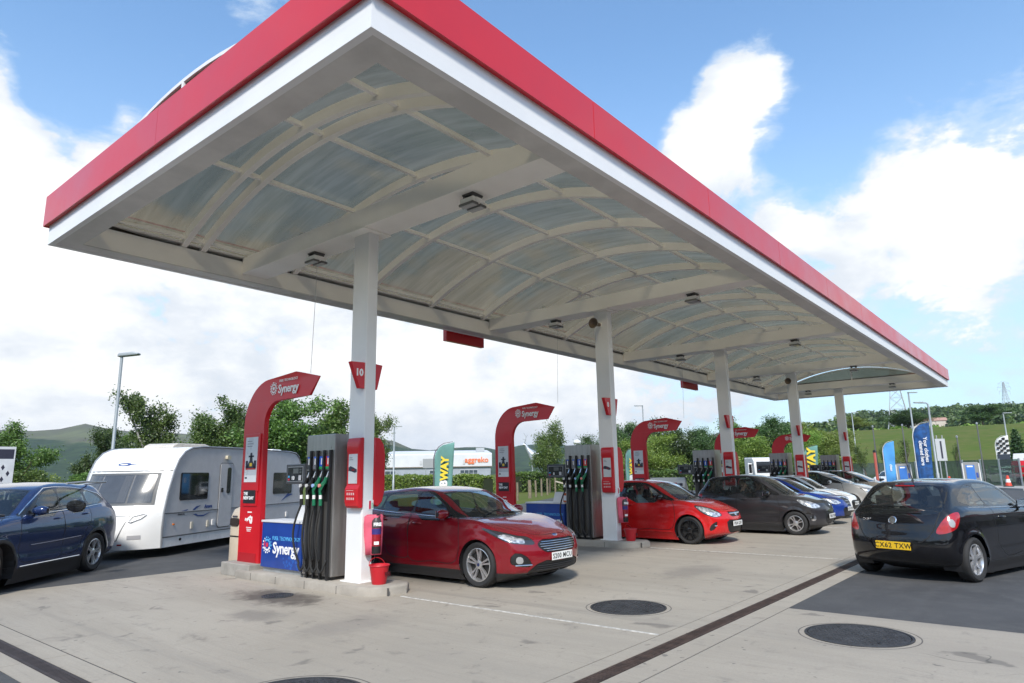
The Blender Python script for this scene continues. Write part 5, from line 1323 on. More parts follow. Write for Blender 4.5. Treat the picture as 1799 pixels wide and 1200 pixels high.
# ---- further cars of the queue
def hatch(name, label, paintm, L, W, H, wb, foh, zn, dc, zc, dw, zr1, dr, zr2, db, zb, wheel, five=True, rw=.30, h=.034, **kw):
    c = dict(name=name, label=label, h=h, L=L, W=W, H=H, wb=wb, foh=foh, rw=rw, ar=rw+.042, tw=.185, zn=zn, dc=dc, zc=zc, dw=dw, zr1=zr1, dr=dr, zr2=zr2, db=db, zb=zb, paint=paintm, nose=.32, roofw=.68, beltw=.91, wheel=wheel)
    bp = dw+.62; b0, b1 = zc+.045, zb+.08; t = H-.105; bm = b0+(b1-b0)*.45      # door post, belt and window head heights
    e = (dr+db)/2-.05
    def wx(k): return dc+.05+(dw-dc)*k
    f = [(wx(.52), b0), (bp-.05, bm), (bp-.05, t), (dw+.22, t-.005), (wx(1.0)+.06, zr1-.10), (wx(.78), zc+.72*(zr1-zc)-.06)]
    if five:
        rr = min(e-.28, bp+.95)
        c['glass'] = [f, [(bp+.05, bm), (rr, b1-.02), (rr-.06, t-.03), (bp+.05, t)], [(rr+.07, b1), (e, b1+.05), (e-.12, t-.09), (rr+.0, t-.05)]]
        c['doors'] = [[(dc+.26, .36), (dc+.20, .66), (dc+.28, zc), (bp-.02, bm-.045), (bp, .7), (bp-.01, .34), (dc+.9, .31)], [(bp+.015, .34), (bp+.02, .8), (bp+.01, bm-.045), (rr+.03, b1-.06), (rr+.04, .9), (foh+wb-.42, .62), (foh+wb-.50, .36)]]
        c['handles'] = [(bp-.20, zc-.10), (rr-.10, zc-.06)]
    else:
        c['glass'] = [f, [(bp+.06, bm), (e-.1, b1), (e, b1+.06), (e-.2, t-.10), (bp+.08, t-.02)]]
        c['doors'] = [[(dc+.26, .36), (dc+.20, .66), (dc+.28, zc), (bp, bm-.045), (bp+.05, .8), (bp+.02, .34), (dc+.9, .31)]]; c['handles'] = [(bp-.16, zc-.10)]
    c['dlo'] = [(wx(.20), zc+.005), (wx(.55), b0-.025), (bp, bm-.025), (e-.1, b1-.03), (e+.11, b1+.04), (e-.0, t-.07), (bp+.6, t+.015), (bp, t+.02), (dw+.18, t+.015), (wx(.98), zr1-.085), (wx(.6), zc+.55*(zr1-zc)-.05)]
    zh = zn-.07
    c['front'] = [('headlight', LAMP, 'fq', [(.62, zh-.03), (.85, zh-.07), (1.12, zh-.03), (1.36, zh+.09), (1.1, zh+.085), (.8, zh+.05)], 0), ('headlight_housing', LAMPD, 'fq', [(.60, zh-.03), (.85, zh-.085), (1.14, zh-.045), (1.41, zh+.105), (1.1, zh+.10), (.78, zh+.065)], .002),
        ('grille', BLACK, 'front', [(-.30, zn-.05), (-.24, zn-.12), (.24, zn-.12), (.30, zn-.05)], .008), ('lower_grille', BLACK, 'front', [(-.46, .47), (-.40, .29), (0, .27), (.40, .29), (.46, .47), (0, .49)], .012)]
    c['rear'] = [('tail_light', REDLENS, 'rq', [(.70, .72), (.95, .74), (1.10, .90), (1.05, 1.02), (.85, .98)], 0)]
    c['bonnet'] = bonnet(c, .62, .80, .16); c['mird'] = wx(.62); c['mirz'] = zc+.05; c['fpz'] = .47
    c.update(kw); return c
GREYP = carpaint('dark_grey_metallic_paint', (.040, .038, .042), .35, .3)
c = hatch('parked_car', 'dark grey five-door hatchback with two people inside, beside the red three-door', GREYP, 3.57, 1.60, 1.545, 2.38, .70, .82, .86, 1.0, 1.58, 1.455, 3.08, 1.45, 3.44, 1.02, dict(n=4, double=.22, sw=.036, rim=.66, ph=.5), h=.028, mirmat=TRIMB, fplate='YB60 XKM', rpz=.5,
    lines=[('bumper_moulding', TRIMB, [(.30, .55), (.36, .555), (.42, .555)], .015), ('body_crease', GREYP, [(1.0, .47), (1.6, .47), (2.2, .47)], .010)], badges=[(.745, False, .045, CHROME, None)])
c['front'] = [('headlight', LAMP, 'fq', [(.62, .72), (.80, .685), (1.05, .70), (1.30, .80), (1.38, .88), (1.12, .87), (.80, .80)], 0), ('grille', BLACK, 'front', [(-.28, .77), (-.24, .72), (.24, .72), (.28, .77)], .006), ('lower_grille', BLACK, 'front', [(-.40, .56), (-.36, .32), (0, .30), (.36, .32), (.40, .56), (0, .57)], .012), ('fog_light', CHROME, 'fq', [(.88, .40), (.97, .37), (1.06, .40), (1.06, .47), (.97, .50), (.88, .47)], 0)]
GI10, _, _ = make_car(std_regions(c)); GI10.location = (19.07, 6.80, 0); GI10.rotation_euler[2] = -math.pi/2
BLUEP = carpaint('bright_blue_paint', (.012, .045, .26), .2, .25)
c = hatch('parked_car', 'bright blue hatchback between the grey car and the white car', BLUEP, 3.97, 1.64, 1.45, 2.46, .84, .76, .98, .97, 1.80, 1.37, 3.42, 1.34, 3.80, 1.0, dict(n=5, sw=.06, rim=.64), fplate='MC07 DVR', bars=[('grille_frame', CHROME, z, -a_, a_, .008, False) for z, a_ in ((.70, .27), (.62, .24))])
o, _, _ = make_car(std_regions(c)); o.location = (22.75, 5.45+1.985, 0); o.rotation_euler[2] = -math.pi/2
WHP = carpaint('white_car_paint', (.72, .72, .71), 0, .3)
c = hatch('parked_car', 'small white hatchback with black lower grille behind the blue car', WHP, 3.70, 1.65, 1.47, 2.42, .74, .76, .92, .98, 1.66, 1.39, 3.18, 1.37, 3.56, 1.0, dict(n=6, sw=.06, rim=.64), fplate='WN14 OYT', fpz=.50, h=.036)
c['front'] = c['front'][:2]+[('lower_grille', BLACK, 'front', [(-.42, .56), (-.36, .34), (0, .30), (.36, .34), (.42, .56), (0, .60)], .012)]
o, _, _ = make_car(std_regions(c)); o.location = (25.7, 5.92+1.85, 0); o.rotation_euler[2] = -math.pi/2
SILP = carpaint('silver_metallic_paint', (.50, .49, .47), .4, .3)
c = hatch('parked_car', 'silver people carrier with a long sloping windscreen behind the small white hatchback', SILP, 4.29, 1.80, 1.60, 2.64, .92, .86, .95, 1.08, 1.98, 1.52, 3.85, 1.46, 4.15, 1.05, dict(n=7, sw=.05, rim=.68), fplate='', rw=.325, h=.036, mirmat=WHP)
c['front'][2] = ('grille', BLACK, 'front', [(-.30, .80), (-.24, .75), (.24, .75), (.30, .80)], .006); c['front'] += [('fog_surround', BLACK, 'fq', [(.90, .55), (1.10, .38), (1.22, .40), (1.10, .52)], .008)]
o, _, _ = make_car(std_regions(c)); o.location = (30.7, 6.15+2.145, 0); o.rotation_euler[2] = -math.pi/2
BEIP = carpaint('beige_metallic_paint', (.30, .265, .225), .35, .3)
c = hatch('parked_car', 'beige people carrier at the far end of the queue, farthest under the canopy', BEIP, 4.38, 1.83, 1.61, 2.65, .93, .86, .98, 1.08, 1.98, 1.52, 3.9, 1.47, 4.22, 1.05, dict(n=7, sw=.05, rim=.68), rw=.325, h=.04)
o, _, _ = make_car(std_regions(c)); o.location = (33.5, 5.75+2.19, 0); o.rotation_euler[2] = -math.pi/2
c = hatch('parked_car', 'white hatchback by the glass fence beyond the canopy', WHP, 4.0, 1.72, 1.47, 2.5, .82, .76, .98, .98, 1.80, 1.39, 3.4, 1.37, 3.82, 1.0, dict(n=6, sw=.06, rim=.64), h=.045)
o, _, _ = make_car(std_regions(c)); o.location = (67.5, 12.6, 0); o.rotation_euler[2] = R(168)

# ---- dark blue off-roader towing the caravan
NAVY = carpaint('navy_metallic_paint', (.013, .030, .105), .3, .22)
c = dict(name='moving_car', label='dark blue estate off-roader towing the white caravan at the left edge', cat='car', h=.028,
    L=4.57, W=1.82, H=1.665, wb=2.62, foh=.93, rw=.352, ar=.40, tw=.225, zn=.93, dc=1.20, zc=1.115, dw=2.0, zr1=1.565, dr=3.95, zr2=1.555, db=4.42, zb=1.17, paint=NAVY, nose=.32, roofw=.67, beltw=.92, flare=.012, zlow=.33, steer=R(24),
    plan=None, wheel=dict(n=5, double=.15, sw=.04, rim=.68, ph=.55), seath=.14, rear_seat=1)
c['sect'] = [(-.1, .88), (.2, .92), (.33, .97), (.46, .985), (.58, .975), (.72, .995), (.84, 1.0), (.97, .985), (1.08, .955), (1.2, .91), (1.4, .80), (1.8, .7)]
c['low'] = [(.17, .26), (.05, .31), (.005, .44), (0, .58), (.025, .78), (.07, .88), (.18, .955), (.55, 1.03), (.9, 1.075), (1.20, 1.115), (1.65, 1.14), (3.2, 1.20), (4.2, 1.20), (4.40, 1.14), (4.50, 1.02), (4.535, .84), (4.56, .68), (4.57, .55), (4.52, .40), (4.42, .30), (4.2, .25)]
c['glass'] = [[(1.74, 1.17), (2.46, 1.20), (2.46, 1.53), (2.30, 1.53), (2.06, 1.44), (1.88, 1.30)], [(2.56, 1.205), (3.30, 1.235), (3.22, 1.49), (3.0, 1.525), (2.56, 1.535)], [(3.40, 1.24), (3.78, 1.27), (3.86, 1.31), (3.72, 1.40), (3.34, 1.475)]]
c['dlo'] = [(1.40, 1.125), (1.74, 1.15), (2.5, 1.178), (3.3, 1.212), (3.82, 1.242), (3.94, 1.31), (3.78, 1.42), (3.34, 1.51), (3.0, 1.545), (2.5, 1.555), (2.25, 1.55), (1.98, 1.43), (1.7, 1.27)]
c['doors'] = [[(1.42, .46), (1.36, .75), (1.44, 1.115), (1.74, 1.13), (2.48, 1.165), (2.50, .8), (2.49, .42), (1.9, .40)], [(2.515, .42), (2.52, .9), (2.51, 1.17), (3.30, 1.20), (3.34, 1.0), (3.12, .74), (2.98, .46), (2.75, .41)]]
c['handles'] = [(2.32, 1.045), (3.16, 1.08)]
c['front'] = [('headlight', LAMP, 'fq', [(.60, .80), (.9, .78), (1.3, .84), (1.75, .98), (1.35, .95), (.8, .88)], 0), ('grille', BLACK, 'front', [(-.45, .86), (-.4, .68), (.4, .68), (.45, .86)], .01), ('lower_grille', BLACK, 'front', [(-.55, .50), (-.5, .38), (.5, .38), (.55, .50)], .01)]
c['rear'] = [('tail_light', REDLENS, 'rq', [(.66, .98), (.86, .92), (1.06, 1.0), (1.0, 1.18), (.96, 1.40), (.84, 1.42), (.80, 1.2)], 0)]
c['bonnet'] = bonnet(c, .62, .82, .16); c['mird'] = 1.74; c['mirz'] = 1.20; c['sglass'] = GLASS; c['mirmat'] = NAVY
c['lines'] = [('chrome_strip', CHROME, [(1.5, 1.127), (2.0, 1.148), (2.6, 1.17), (3.3, 1.20), (3.82, 1.232)], .008), ('chrome_arch', CHROME, [(1.46, 1.15), (1.72, 1.31), (1.98, 1.455), (2.22, 1.56), (2.5, 1.575), (3.0, 1.562), (3.36, 1.525), (3.80, 1.43), (3.95, 1.33)], .009), ('side_moulding', NAVY, [(1.65, .66), (2.2, .665), (2.9, .685), (3.02, .69)], .009), ('sill_strip', CHROME, [(1.45, .345), (2.2, .345), (3.05, .345)], .010),
    ('roof_rail', GALV, [(2.0, 1.635), (2.5, 1.655), (3.2, 1.65), (3.8, 1.60)], .02)]
c['flank'] = [('arch_moulding', PLAST, [(wx_+.455*math.cos(t), .352+.455*math.sin(t)) for t in np.linspace(-.2, math.pi+.2, 20)]) for wx_ in (.93, 3.55)]
del c['plan']
SUV, ssh, sX = make_car(std_regions(c)); SUV.location = (3.59, 14.39, 0); SUV.rotation_euler[2] = R(222)
# extra towing mirror clamped on the door mirror
a = MB(); x = sX(1.95)
a.tube([(x-.02, 1.02, 1.23), (x-.02, 1.22, 1.28), (x-.25, 1.22, 1.28)], .008, 6)
a.build('towing_mirror_arm', BLACK, SUV)
a = MB(); a.lathe([(0, -.05), (.07, -.04), (.11, .0), (.10, .04), (0, .05)], 18, 'x', (0, 0, 0)); o = a.build('towing_mirror', TRIMB, SUV, smooth=50); o.location = (x-.25, 1.24, 1.25); o.scale = (1, 1.5, 1)
# ================================================================ caravan
CD = Vector((.866, .5)); CN = Vector((.5, -.866))       # direction of its length (front to back) and of its near side
CW = 2.18; CL = 6.4
o2 = Vector((6.85, 15.75))-CN*(CW/2)                     # middle of the front edge
t = thing('touring_caravan', 'white touring caravan with side walls greyed by painted-in shade coupled behind the dark blue off-roader', 'caravan', (o2.x, o2.y, 0), math.atan2(CD.y, CD.x))
CARW = mat('caravan_white_gelcoat', (.80, .80, .79), .25, coat=.3, var=.03, vscale=1.5)
CARG = mat('caravan_shaded_panel', (.56, .56, .57), .45, var=.05, vscale=6, bump=.08, bscale=90)  # greyer than the white front: the side's shade is put into the colour
CARS = mat('caravan_grey_seal', (.10, .105, .11), .5)
# local frame: x backwards along the caravan, -y is the near side (towards the camera)
side = [(.0, .20), (-.02, .6), (.0, .95), (.10, 1.40), (.26, 1.87), (.40, 2.13), (.60, 2.31), (.86, 2.41), (1.3, 2.45), (3.2, 2.47), (5.6, 2.46), (6.0, 2.42), (6.22, 2.30), (6.34, 2.08), (6.40, 1.6), (6.42, .9), (6.40, .24), (4.6, .21), (4.45, .44), (4.3, .62), (4.0, .68), (3.7, .62), (3.55, .44), (3.4, .21)]
for sg, yy in ((-1, -CW/2), (1, CW/2)):
    a = MB(); a.prism(side, 'y', yy-.02 if sg > 0 else yy, yy if sg > 0 else yy+.02); a.build('side_wall', CARG, t)
    a = MB(); a.box(.02, 3.38, yy-(.012 if sg < 0 else 0), yy+(.012 if sg > 0 else 0), .20, .40); a.build('skirt', CARW, t)
    a = MB(); a.tube([(x, yy+sg*.006, z) for x, z in side[:16]], .022, 6); a.build('corner_trim', mat('caravan_edge_trim', (.30, .31, .33), .4, metal=.4), t, smooth=50)
    a = MB(); a.tube([(0, yy+sg*.005, .93), (CL, yy+sg*.005, .93)], .011, 5); a.build('belt_moulding', CARS, t)
    a = MB(); a.tube([(.0, yy+sg*.012, .42), (CL-.1, yy+sg*.012, .42)], .016, 5); a.build('skirt_rail', CARS, t)
    w = make_wheel(t, (4.0, yy-sg*.12, .31), .31, .19, sg, dict(n=8, sw=.07, rim=.62))
a = MB(); p = [q for q in side[4:15]]; yy = CW/2-.02
a.add([(x, -yy, z) for x, z in p]+[(x, yy, z) for x, z in p], [(k, k+1, len(p)+k+1, len(p)+k) for k in range(len(p)-1)]); a.build('roof', CARW, t, smooth=40)
a = MB(); a.box(.05, CL-.05, -CW/2+.03, CW/2-.03, .30, .36); a.build('floor', CARS, t)
a = MB(); a.add([(6.34, -yy, 2.08), (6.34, yy, 2.08), (6.40, -yy, .24), (6.40, yy, .24)], [(0, 1, 3, 2)]); a.build('rear_wall', CARW, t)
# moulded front: bulges forwards in plan, stepped at the window and locker
def front(zs_, n=24):
    """grid of points for heights; each height gives (offset of the edge, bulge)"""
    return None
fz = [.20, .26, .40, .62, .80, .93, 1.00, 1.10, 1.20, 1.40, 1.60, 1.80, 1.87, 1.94, 2.13, 2.31, 2.41, 2.44]
def edge_x(z): return float(np.interp(z, [.2, .6, .95, 1.4, 1.87, 2.13, 2.31, 2.41, 2.45], [0, -.02, 0, .10, .26, .40, .60, .86, 1.2]))
def bulge(z): return float(np.interp(z, [.2, .3, .5, .8, .95, 1.05, 1.2, 1.8, 1.9, 2.0, 2.2, 2.44], [.62, .66, .66, .60, .50, .44, .40, .33, .36, .34, .26, .12]))
NY = 28; vs = []
for z in fz:
    for k in range(NY+1):
        y = -CW/2+CW*k/NY; q = abs(y)/(CW/2)
        vs.append((edge_x(z)-bulge(z)*(1-q**2.6), y, z))
fa = [(i*(NY+1)+k, i*(NY+1)+k+1, (i+1)*(NY+1)+k+1, (i+1)*(NY+1)+k) for i in range(len(fz)-1) for k in range(NY)]
a = MB(); a.add(vs, [f[::-1] for f in fa]); a.build('front_moulding', CARW, t, smooth=35)
def fpt(y, z, out=0.0): q = abs(y)/(CW/2); return (edge_x(z)-bulge(z)*(1-q**2.6)-out, y, z)
def fpatch(name, poly_fn, m_, out, par, n=10):
    """curved pane between two heights and two y limits that may depend on height"""
    a = MB(); z0, z1, ya, yb = poly_fn; vs = []
    for i in range(n+1):
        z = z0+(z1-z0)*i/n; l, r_ = ya(z), yb(z)
        for k in range(n+1): vs.append(fpt(l+(r_-l)*k/n, z, out))
    a.add(vs, [((i+1)*(n+1)+k, (i+1)*(n+1)+k+1, i*(n+1)+k+1, i*(n+1)+k) for i in range(n) for k in range(n)])
    return a.build(name, m_, par, smooth=50)
CGL = glassmat('caravan_grey_glass', (.55, .57, .58), .16, .55, .10)
sl = lambda z: (z-1.15)*.02
f0 = fpatch('window_frame', (1.13, 1.83, lambda z: -.93+(.83-.93)*0-(z-1.13)*-.06, lambda z: .93-(z-1.13)*.06), CARS, .010, t)
for l0, l1 in ((-.87, -.42), (-.38, .38), (.42, .87)):
    fpatch('front_window', (1.18, 1.79, lambda z, q=l0: q*(1-(z-1.18)*.06), lambda z, q=l1: q*(1-(z-1.18)*.06)), CGL, .016, t)
    fpatch('curtain', (1.2, 1.77, lambda z, q=l0: q+.03, lambda z, q=l1, p=l0: p+(q-p)*.28), mat('curtain', (.36, .34, .33), .9, var=.25, vscale=14, stretch=(1, 8, .5)), .0115, t)
fpatch('window_shade', (1.2, 1.76, lambda z: -.86, lambda z: .86), mat('cabin_shade', (.16, .165, .18), .9, var=.35, vscale=2.5), .0105, t)
fpatch('front_seam', (1.865, 1.885, lambda z: -1.07, lambda z: 1.07), CARS, .004, t)
fpatch('locker_seam', (.905, .920, lambda z: -.60, lambda z: .60), CARS, .004, t)
for sg in (-1, 1):
    fpatch('locker_seam', (.40, .915, lambda z, s=sg: s*(.46+.14*(z-.4)/.5)-.008, lambda z, s=sg: s*(.46+.14*(z-.4)/.5)+.008), CARS, .004, t)
    pts = [fpt(sg*y, z, .02) for y, z in ((.62, .80), (.66, .90), (.82, .95), (.86, .93), (.80, .85), (.66, .78), (.62, .80))]
    a = MB(); a.tube(pts, .016, 6); a.build('grab_handle', CARW, t)
    fpatch('front_lamp', (.42, .50, lambda z, s=sg: s*.74-.10, lambda z, s=sg: s*.74+.10), mat('caravan_lamp', (.42, .42, .44), .3), .008, t)
    fpatch('front_reflector', (.30, .33, lambda z, s=sg: s*.52-.04, lambda z, s=sg: s*.52+.04), REDLENS, .006, t)
fpatch('locker_seam', (.395, .41, lambda z: -.46, lambda z: .46), CARS, .004, t)
# maker's oval and swoosh without a legible name on the nose
a = MB(); cb = mat('caravan_blue_decal', (.03, .07, .24), .4)
for y0, zz, w_, h_ in ((-.30, 2.03, .34, .035),):
    vs = []; n = 20
    for k in range(n): an = 2*math.pi*k/n; vs.append(fpt(.0+w_/2*math.cos(an), zz+h_*math.sin(an), .006))
    for k in range(n): an = 2*math.pi*k/n; vs.append(fpt(.02+w_/2*.62*math.cos(an), zz+h_*.55*math.sin(an), .006))
    a.add(vs, [(k, (k+1) % n, n+(k+1) % n, n+k) for k in range(n)])
    vs = [fpt(y, z, .006) for y, z in ((-.16, 2.025), (-.34, 2.02), (-.16, 2.04))]; a.add(vs, [(0, 1, 2)])
a.build('nose_decal', cb, t)
a = MB(); n = 20; a.add([fpt(.14+.07*math.cos(2*math.pi*k/n), .80+.028*math.sin(2*math.pi*k/n), .006) for k in range(n)], [tuple(range(n))]); a.build('oval_badge', cb, t)
# near side: window, door, decals, vents, awning lamp
Yn = -CW/2
def sbox(name, x0, x1, z0, z1, m_, out=.012, r_=.05, par=None):
    a = MB(); a.prism(rrect(x0, x1, z0, z1, min(r_, (x1-x0)/2.01, (z1-z0)/2.01)), 'y', Yn-out, Yn-.0005); return a.build(name, m_, par or t)
wf = sbox('side_window', .50, 1.56, 1.20, 1.83, TRIMB, .014, .05)
sbox('window_pane', .53, 1.53, 1.23, 1.80, glassmat('caravan_dark_glass', (.08, .07, .07), .03, .3, .012), .02, .04, wf)
df = sbox('door_seal', 2.02, 2.62, .47, 2.08, CARS, .008, .09)
dd = sbox('entrance_door', 2.04, 2.60, .49, 2.06, CARG, .016, .08)
sbox('door_window', 2.34, 2.50, 1.30, 1.96, TRIMB, .024, .05, dd); sbox('door_handle', 2.10, 2.17, 1.34, 1.45, TRIMB, .04, .03, dd); sbox('lock', 2.105, 2.14, 1.50, 1.525, GALV, .022, .01, dd)
sbox('awning_lamp', 2.22, 2.38, 2.16, 2.26, mat('cream_lamp', (.60, .55, .42), .3), .07, .03)
sbox('side_window', 3.3, 4.2, 1.25, 1.85, TRIMB, .014, .05); sbox('side_window', 4.7, 5.8, 1.22, 1.83, TRIMB, .014, .05)
for x, z, w_, h_, nm, m_ in ((.98, .53, .08, .16, 'vent_cover', mat('cream_vent', (.58, .54, .45), .5)), (1.60, .53, .09, .15, 'vent_cover', mat('cream_vent', (.58, .54, .45), .5)), (1.80, .55, .11, .14, 'socket_cover', CARW), (.33, .66, .05, .035, 'side_marker', mat('orange_lens', (.75, .20, .02), .25)), (5.5, .53, .09, .14, 'vent_cover', CARW)):
    sbox(nm, x, x+w_, z, z+h_, m_, .025, .012)
a = MB(); a.prism(rrect(.58, .66, .30, .36, .03), 'y', Yn-.02, Yn-.012); a.build('reflector', TRIMB, t)
a = MB(); y0, y1 = Yn-.006, Yn-.002
a.cur = 0
a.prism([(1.05, .86), (1.22, .80), (1.45, .79), (1.75, .88), (1.45, .825), (1.24, .83), (1.16, .87)], 'y', y0, y1); a.prism([(1.02, .965), (1.16, 1.04), (1.34, 1.06), (1.20, 1.0), (1.10, .955)], 'y', y0, y1)
a.prism([(.60, .955), (.86, .99), (.80, .955)], 'y', y0, y1)
a.build('flank_decal', cb, t)
text('lettering', 'Ariva', .13, cb, t, (1.55, Yn-.004, 1.035), (1, 0, 0), (0, 0, 1), shear=.3, bold=.006) if False else None
text('lettering', 'Amara', .115, cb, t, (1.62, Yn-.004, 1.02), (1, 0, 0), (0, 0, 1), shear=.25, bold=.005)
text('lettering', 'Kimberley', .06, CARS, t, (.62, Yn-.004, .885), (1, 0, 0), (0, 0, 1), shear=.2)
a = MB(); a.prism([(5.2, 1.0), (5.6, 1.22), (5.9, 1.18), (5.7, 1.14), (5.45, 1.08)], 'y', y0, y1); a.build('flank_decal', cb, t)
# roof lights, drawbar, jockey wheel
a = MB(); a.prism([(1.0, 2.44), (1.05, 2.50), (1.2, 2.55), (2.3, 2.57), (2.5, 2.53), (2.55, 2.45)], 'y', -.45, .35); a.build('rooflight', mat('rooflight_plastic', (.60, .55, .48), .3, var=.1), t, bevel=.02)
a = MB(); a.prism([(3.0, 2.45), (3.05, 2.54), (3.7, 2.54), (3.8, 2.45)], 'y', -.35, .3); a.build('rooflight', CARW, t, bevel=.02)
a = MB(); a.prism([(5.0, 2.44), (5.1, 2.53), (5.6, 2.53), (5.7, 2.44)], 'y', -.8, -.2); a.build('rooflight', CARW, t, bevel=.02)
a = MB(); a.tube([(.2, -.5, .36), (-1.35, 0, .42)], .04, 6); a.tube([(.2, .5, .36), (-1.35, 0, .42)], .04, 6); a.tube([(-1.3, 0, .42), (-1.62, 0, .44)], .035, 8); a.build('drawbar', GALV, t)
# ================================================================ vegetation
def leafmat(name, dark, light, trans=.35, scale=.9):
    mt = bpy.data.materials.new(name); mt.use_nodes = True; nt = NT(mt.node_tree); nt.t.nodes.clear()
    geo = nt.n('ShaderNodeNewGeometry'); co = nt.n('ShaderNodeTexCoord').outputs['Object']
    oi = nt.n('ShaderNodeObjectInfo')
    f = nt.math('ADD', nt.math('MULTIPLY', nt.noise(co, scale, 4, .6), .7), nt.math('MULTIPLY', geo.outputs['Random Per Island'], .5))
    c = nt.mix(nt.ramp(f, .30, .85), (*dark, 1), (*light, 1))
    hs = nt.n('ShaderNodeHueSaturation', i={'Hue': nt.math('ADD', .485, nt.math('MULTIPLY', oi.outputs['Random'], .03)), 'Value': nt.math('ADD', .8, nt.math('MULTIPLY', oi.outputs['Random'], .4)), 'Color': c})
    d = nt.n('ShaderNodeBsdfDiffuse', i={0: hs.outputs[0]}); t_ = nt.n('ShaderNodeBsdfTranslucent', i={0: nt.mix(.5, hs.outputs[0], (.10, .16, .01, 1), 'ADD') if False else hs.outputs[0]})
    m1 = nt.n('ShaderNodeMixShader', i={0: trans, 1: d.outputs[0], 2: t_.outputs[0]})
    g_ = nt.n('ShaderNodeBsdfGlossy', i={0: (1, 1, 1, 1), 1: .5})
    m2 = nt.n('ShaderNodeMixShader', i={0: .04, 1: m1.outputs[0], 2: g_.outputs[0]})
    nt.n('ShaderNodeOutputMaterial', i={0: m2.outputs[0]}); return mt
BARK = mat('bark', (.10, .08, .06), .9, var=.3, vscale=6)
BARKW = mat('birch_bark', (.35, .33, .30), .85, var=.35, vscale=8)
LF = dict(mid=leafmat('mid_green_leaves', (0.050, 0.103, 0.020), (0.169, 0.269, 0.053)), dark=leafmat('dark_green_leaves', (0.027, 0.062, 0.019), (0.100, 0.175, 0.043)),
          light=leafmat('light_green_leaves', (0.094, 0.188, 0.022), (0.275, 0.388, 0.062)), birch=leafmat('birch_leaves', (0.045, 0.088, 0.022), (0.150, 0.231, 0.053)), olive=leafmat('olive_leaves', (0.100, 0.156, 0.025), (0.263, 0.325, 0.069)),
          pine=leafmat('conifer_needles', (0.022, 0.056, 0.020), (0.081, 0.150, 0.044)))
rng = np.random.default_rng(11)
def leaf_mesh(name, C, size, mt, flat=.0, jitter=.35):
    """one small kite-shaped leaf spray at every centre"""
    n = len(C); C = np.asarray(C)
    u = rng.normal(size=(n, 3)); u[:, 2] *= .6; u /= np.linalg.norm(u, axis=1)[:, None]
    w = rng.normal(size=(n, 3)); w -= (w*u).sum(1)[:, None]*u; w /= np.linalg.norm(w, axis=1)[:, None]
    s = size*(1+jitter*rng.uniform(-1, 1, n))[:, None]
    P = np.stack([C-u*s*.6, C+w*s*.34-u*s*.05, C+u*s*.65, C-w*s*.34+u*s*.05], 1).reshape(-1, 3)
    me = bpy.data.meshes.new(name); me.vertices.add(4*n); me.vertices.foreach_set('co', P.ravel())
    me.loops.add(4*n); me.loops.foreach_set('vertex_index', np.arange(4*n)); me.polygons.add(n)
    me.polygons.foreach_set('loop_start', np.arange(n)*4); me.polygons.foreach_set('loop_total', np.full(n, 4))
    me.materials.append(mt); me.update(calc_edges=True); me.validate(); return me
def branch_tree(seed, H, kind):
    """limbs of a tree of height H plus leaf clump centres"""
    rd = random.Random(seed); a = MB(); tips = []
    def limb(p, d, ln, r, lvl):
        pts = [p]; n = 5; dd = d.normalized()
        for k in range(n):
            dd = (dd+Vector((rd.gauss(0, .13), rd.gauss(0, .13), rd.gauss(.06 if kind != 'birch' else .10, .08)))).normalized(); pts.append(pts[-1]+dd*ln/n)
        a.tube(pts, [max(.008, r*(1-.62*k/n)) for k in range(n+1)], 6 if lvl < 2 else 4, cap=lvl == 0)
        if lvl >= 2: tips.extend(pts[2:]); return
        if lvl == 1: tips.append(pts[-1])
        nb = 7 if lvl == 0 else 5
        for k in range(nb):
            q = (.28 if lvl == 0 else .3)+.7*(k+rd.random())/nb; i = min(n-1, int(q*n)); b = pts[i].lerp(pts[i+1], q*n-i)
            an = rd.uniform(0, 6.28)+k*2.4; up = rd.uniform(.25, .9) if kind != 'birch' else rd.uniform(.7, 1.5)
            limb(b, Vector((math.cos(an), math.sin(an), up)), ln*(.50-.20*q if lvl == 0 else .5)*rd.uniform(.8, 1.2), r*.42*(1.15-q*.5), lvl+1)
    return a, tips, limb
